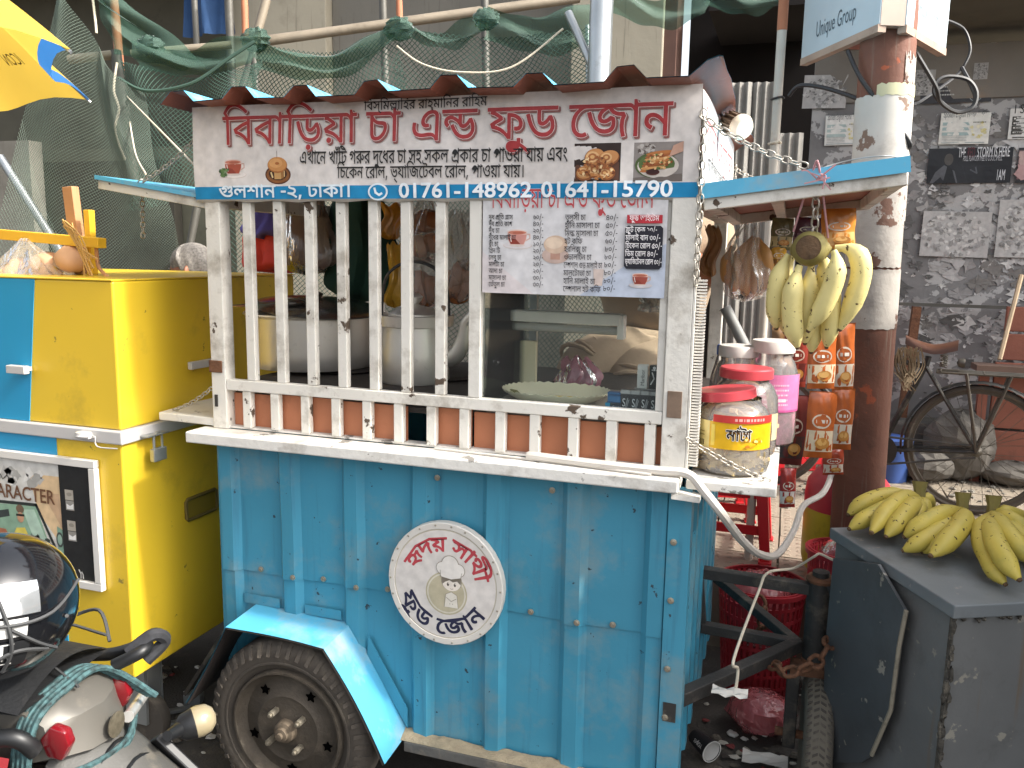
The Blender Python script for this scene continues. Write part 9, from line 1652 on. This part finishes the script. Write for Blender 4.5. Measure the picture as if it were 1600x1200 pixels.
# bananas in a clear bag under the flap
bb_ = hang('fruit_bag', 'clear bag of ripe bananas hanging beside the cart end', 'bag', 1165, (1172, 352), (1165, 468), 34, CLEAR, .42, .07, 7, 16)
for i, (a, b, c_) in enumerate((((1178, 370), (1140, 410), (1150, 462)), ((1180, 372), (1160, 420), (1165, 465)), ((1184, 372), (1185, 420), (1180, 462)), ((1186, 375), (1205, 405), (1194, 452)), ((1145, 385), (1128, 420), (1142, 445)))):
    mb = MB(); banana(mb, at(*a, y=.42), at(*b, y=.40), at(*c_, y=.43), .019); obj('banana', mb, mat('overripe_peel', '#b98a4e', .5, var=.2, vs=8, dirt=('#6b4524', .4, 9)), bb_)
hang('fruit_bag', 'dim brown bag of bananas behind the cart end post', 'bag', 1112, (1112, 355), (1110, 430), 12, mat('dim_peel', '#8a6238', .6, var=.3, vs=9), .70, .05, 4, 17, .02)
# strips of snack packets hanging behind the bananas
k = 0
for (px, py, w_, h_, base, acc, y, lab) in (
  (1284, 562, 46, 92, '#bf6430', '#e3d2b4', .78, 'orange cake packet hanging just under the banana tips'), (1282, 664, 46, 104, '#bf6430', '#e3d2b4', .80, 'orange cake packet in the lowest place of its strip'),
  (1243, 560, 40, 90, '#8d3b30', '#5b2a26', .86, 'maroon packet right of the pink jar, upper one'), (1240, 672, 40, 110, '#6d3330', '#4a3a38', .88, 'maroon packet right of the pink jar, lower one'),
  (1318, 560, 36, 110, '#b5602f', '#d8cdbb', .95, 'orange packet with a white side strip against the pole, upper one'), (1316, 655, 36, 96, '#b5602f', '#d8cdbb', .95, 'orange packet with a white side strip against the pole, lower one'),
  (1222, 366, 36, 50, '#6f6a4a', '#c9b98a', .80, 'olive packet with a round badge beside the banana bag'), (1216, 402, 26, 40, '#d9a63a', '#8a5a2a', .80, 'small yellow packet below the olive one'),
  (1262, 362, 44, 44, '#5d3b4d', '#8a6a78', .84, 'plum coloured packet behind the banana chain'), (1310, 358, 56, 64, '#dd8f3f', '#e9b878', .82, 'large glossy orange packet under the flap end'),
  (1224, 545, 40, 66, '#8a6a48', '#c9b79a', .90, 'tan packet with a round badge above the pink jar'), (1302, 722, 34, 40, '#b04a30', '#d8c8b4', 1.0, 'red packet corner above the gas cylinder'), (1231, 762, 26, 62, '#a3352f', '#d9d0c6', .75, 'red packet hanging below the side shelf')):
    k += 1; q = at(px, py, y=y); w2 = at(px+w_/2, py, y=y).x-at(px-w_/2, py, y=y).x; h2 = at(px, py-h_/2, y=y).z-at(px, py+h_/2, y=y).z
    packet('snack_packet', lab, 'snack packet', q.x, y, q.z, w2, h2, base, acc, 60+k, 'snack packets hanging behind the bananas', rnd(-.06, .06), (.96, .25, 0))
# led bulb under the roof end
lb = thing('led_bulb', 'ribbed lamp bulb with a white dome under the roof end', 'bulb', tuple(at(1160, 195, x=1.40))); c0 = at(1138, 190, y=.42); ax = (at(1172, 205, y=.36)-c0).normalized()
t = MB(); t.lathe([(.012, -.02), (.018, 0), (.022, .002), (.026, .045)], c0, ax, 16)
for i in range(14): a = 2*PI*i/14; n1 = ax.orthogonal().normalized(); n2 = ax.cross(n1); r_ = n1*math.cos(a)+n2*math.sin(a); t.obox(c0+ax*.024+r_*.026, ax*.022, r_*.005, ax.cross(r_)*.0018)
obj('heat_sink', t, mat('bulb_brown', '#7d6a58', .5, .2), lb); t = MB(); t.lathe([(.031, .045), (.034, .05), (.034, .062), (.028, .072), (0, .075)], c0, ax, 20); obj('dome', t, mat('bulb_white', '#d8cbb4', .4), lb)
t = MB(); t.tube([c0-ax*.02, c0-ax*.02+V(-.03, .0, .05)], .004, 6); obj('lead', t, CABLE, lb)
# ------------------------------------------------------------------ unseen kiosk, added right of the view to shade the cabinet and the bicycle
kx0 = 2.95; kk = thing('shade_kiosk', 'plain grey kiosk with a tin roof, added out of view to shade the banana cabinet', 'kiosk', (kx0+.7, .5, 0))
for nm, b_, m_ in (('body', (kx0, kx0+1.4, -.7, 1.35, .05, 1.05), GREYP), ('back_wall', (kx0+1.34, kx0+1.4, -.7, 1.35, 1.051, 2.1), GREYP), ('side_wall', (kx0, kx0+1.339, 1.29, 1.35, 1.051, 2.1), GREYP), ('counter', (kx0-.05, kx0+1.3, -.76, 1.28, 1.052, 1.08), WOOD), ('roof', (kx0-.15, kx0+1.5, -.85, 1.45, 2.101, 2.13), GALV), ('shutter', (kx0+.02, kx0+.05, -.65, 1.28, 1.081, 2.1), GREYP)):
    t = MB(); t.box(*b_); obj(nm, t, m_, kk, smooth=False, bevel=.004)
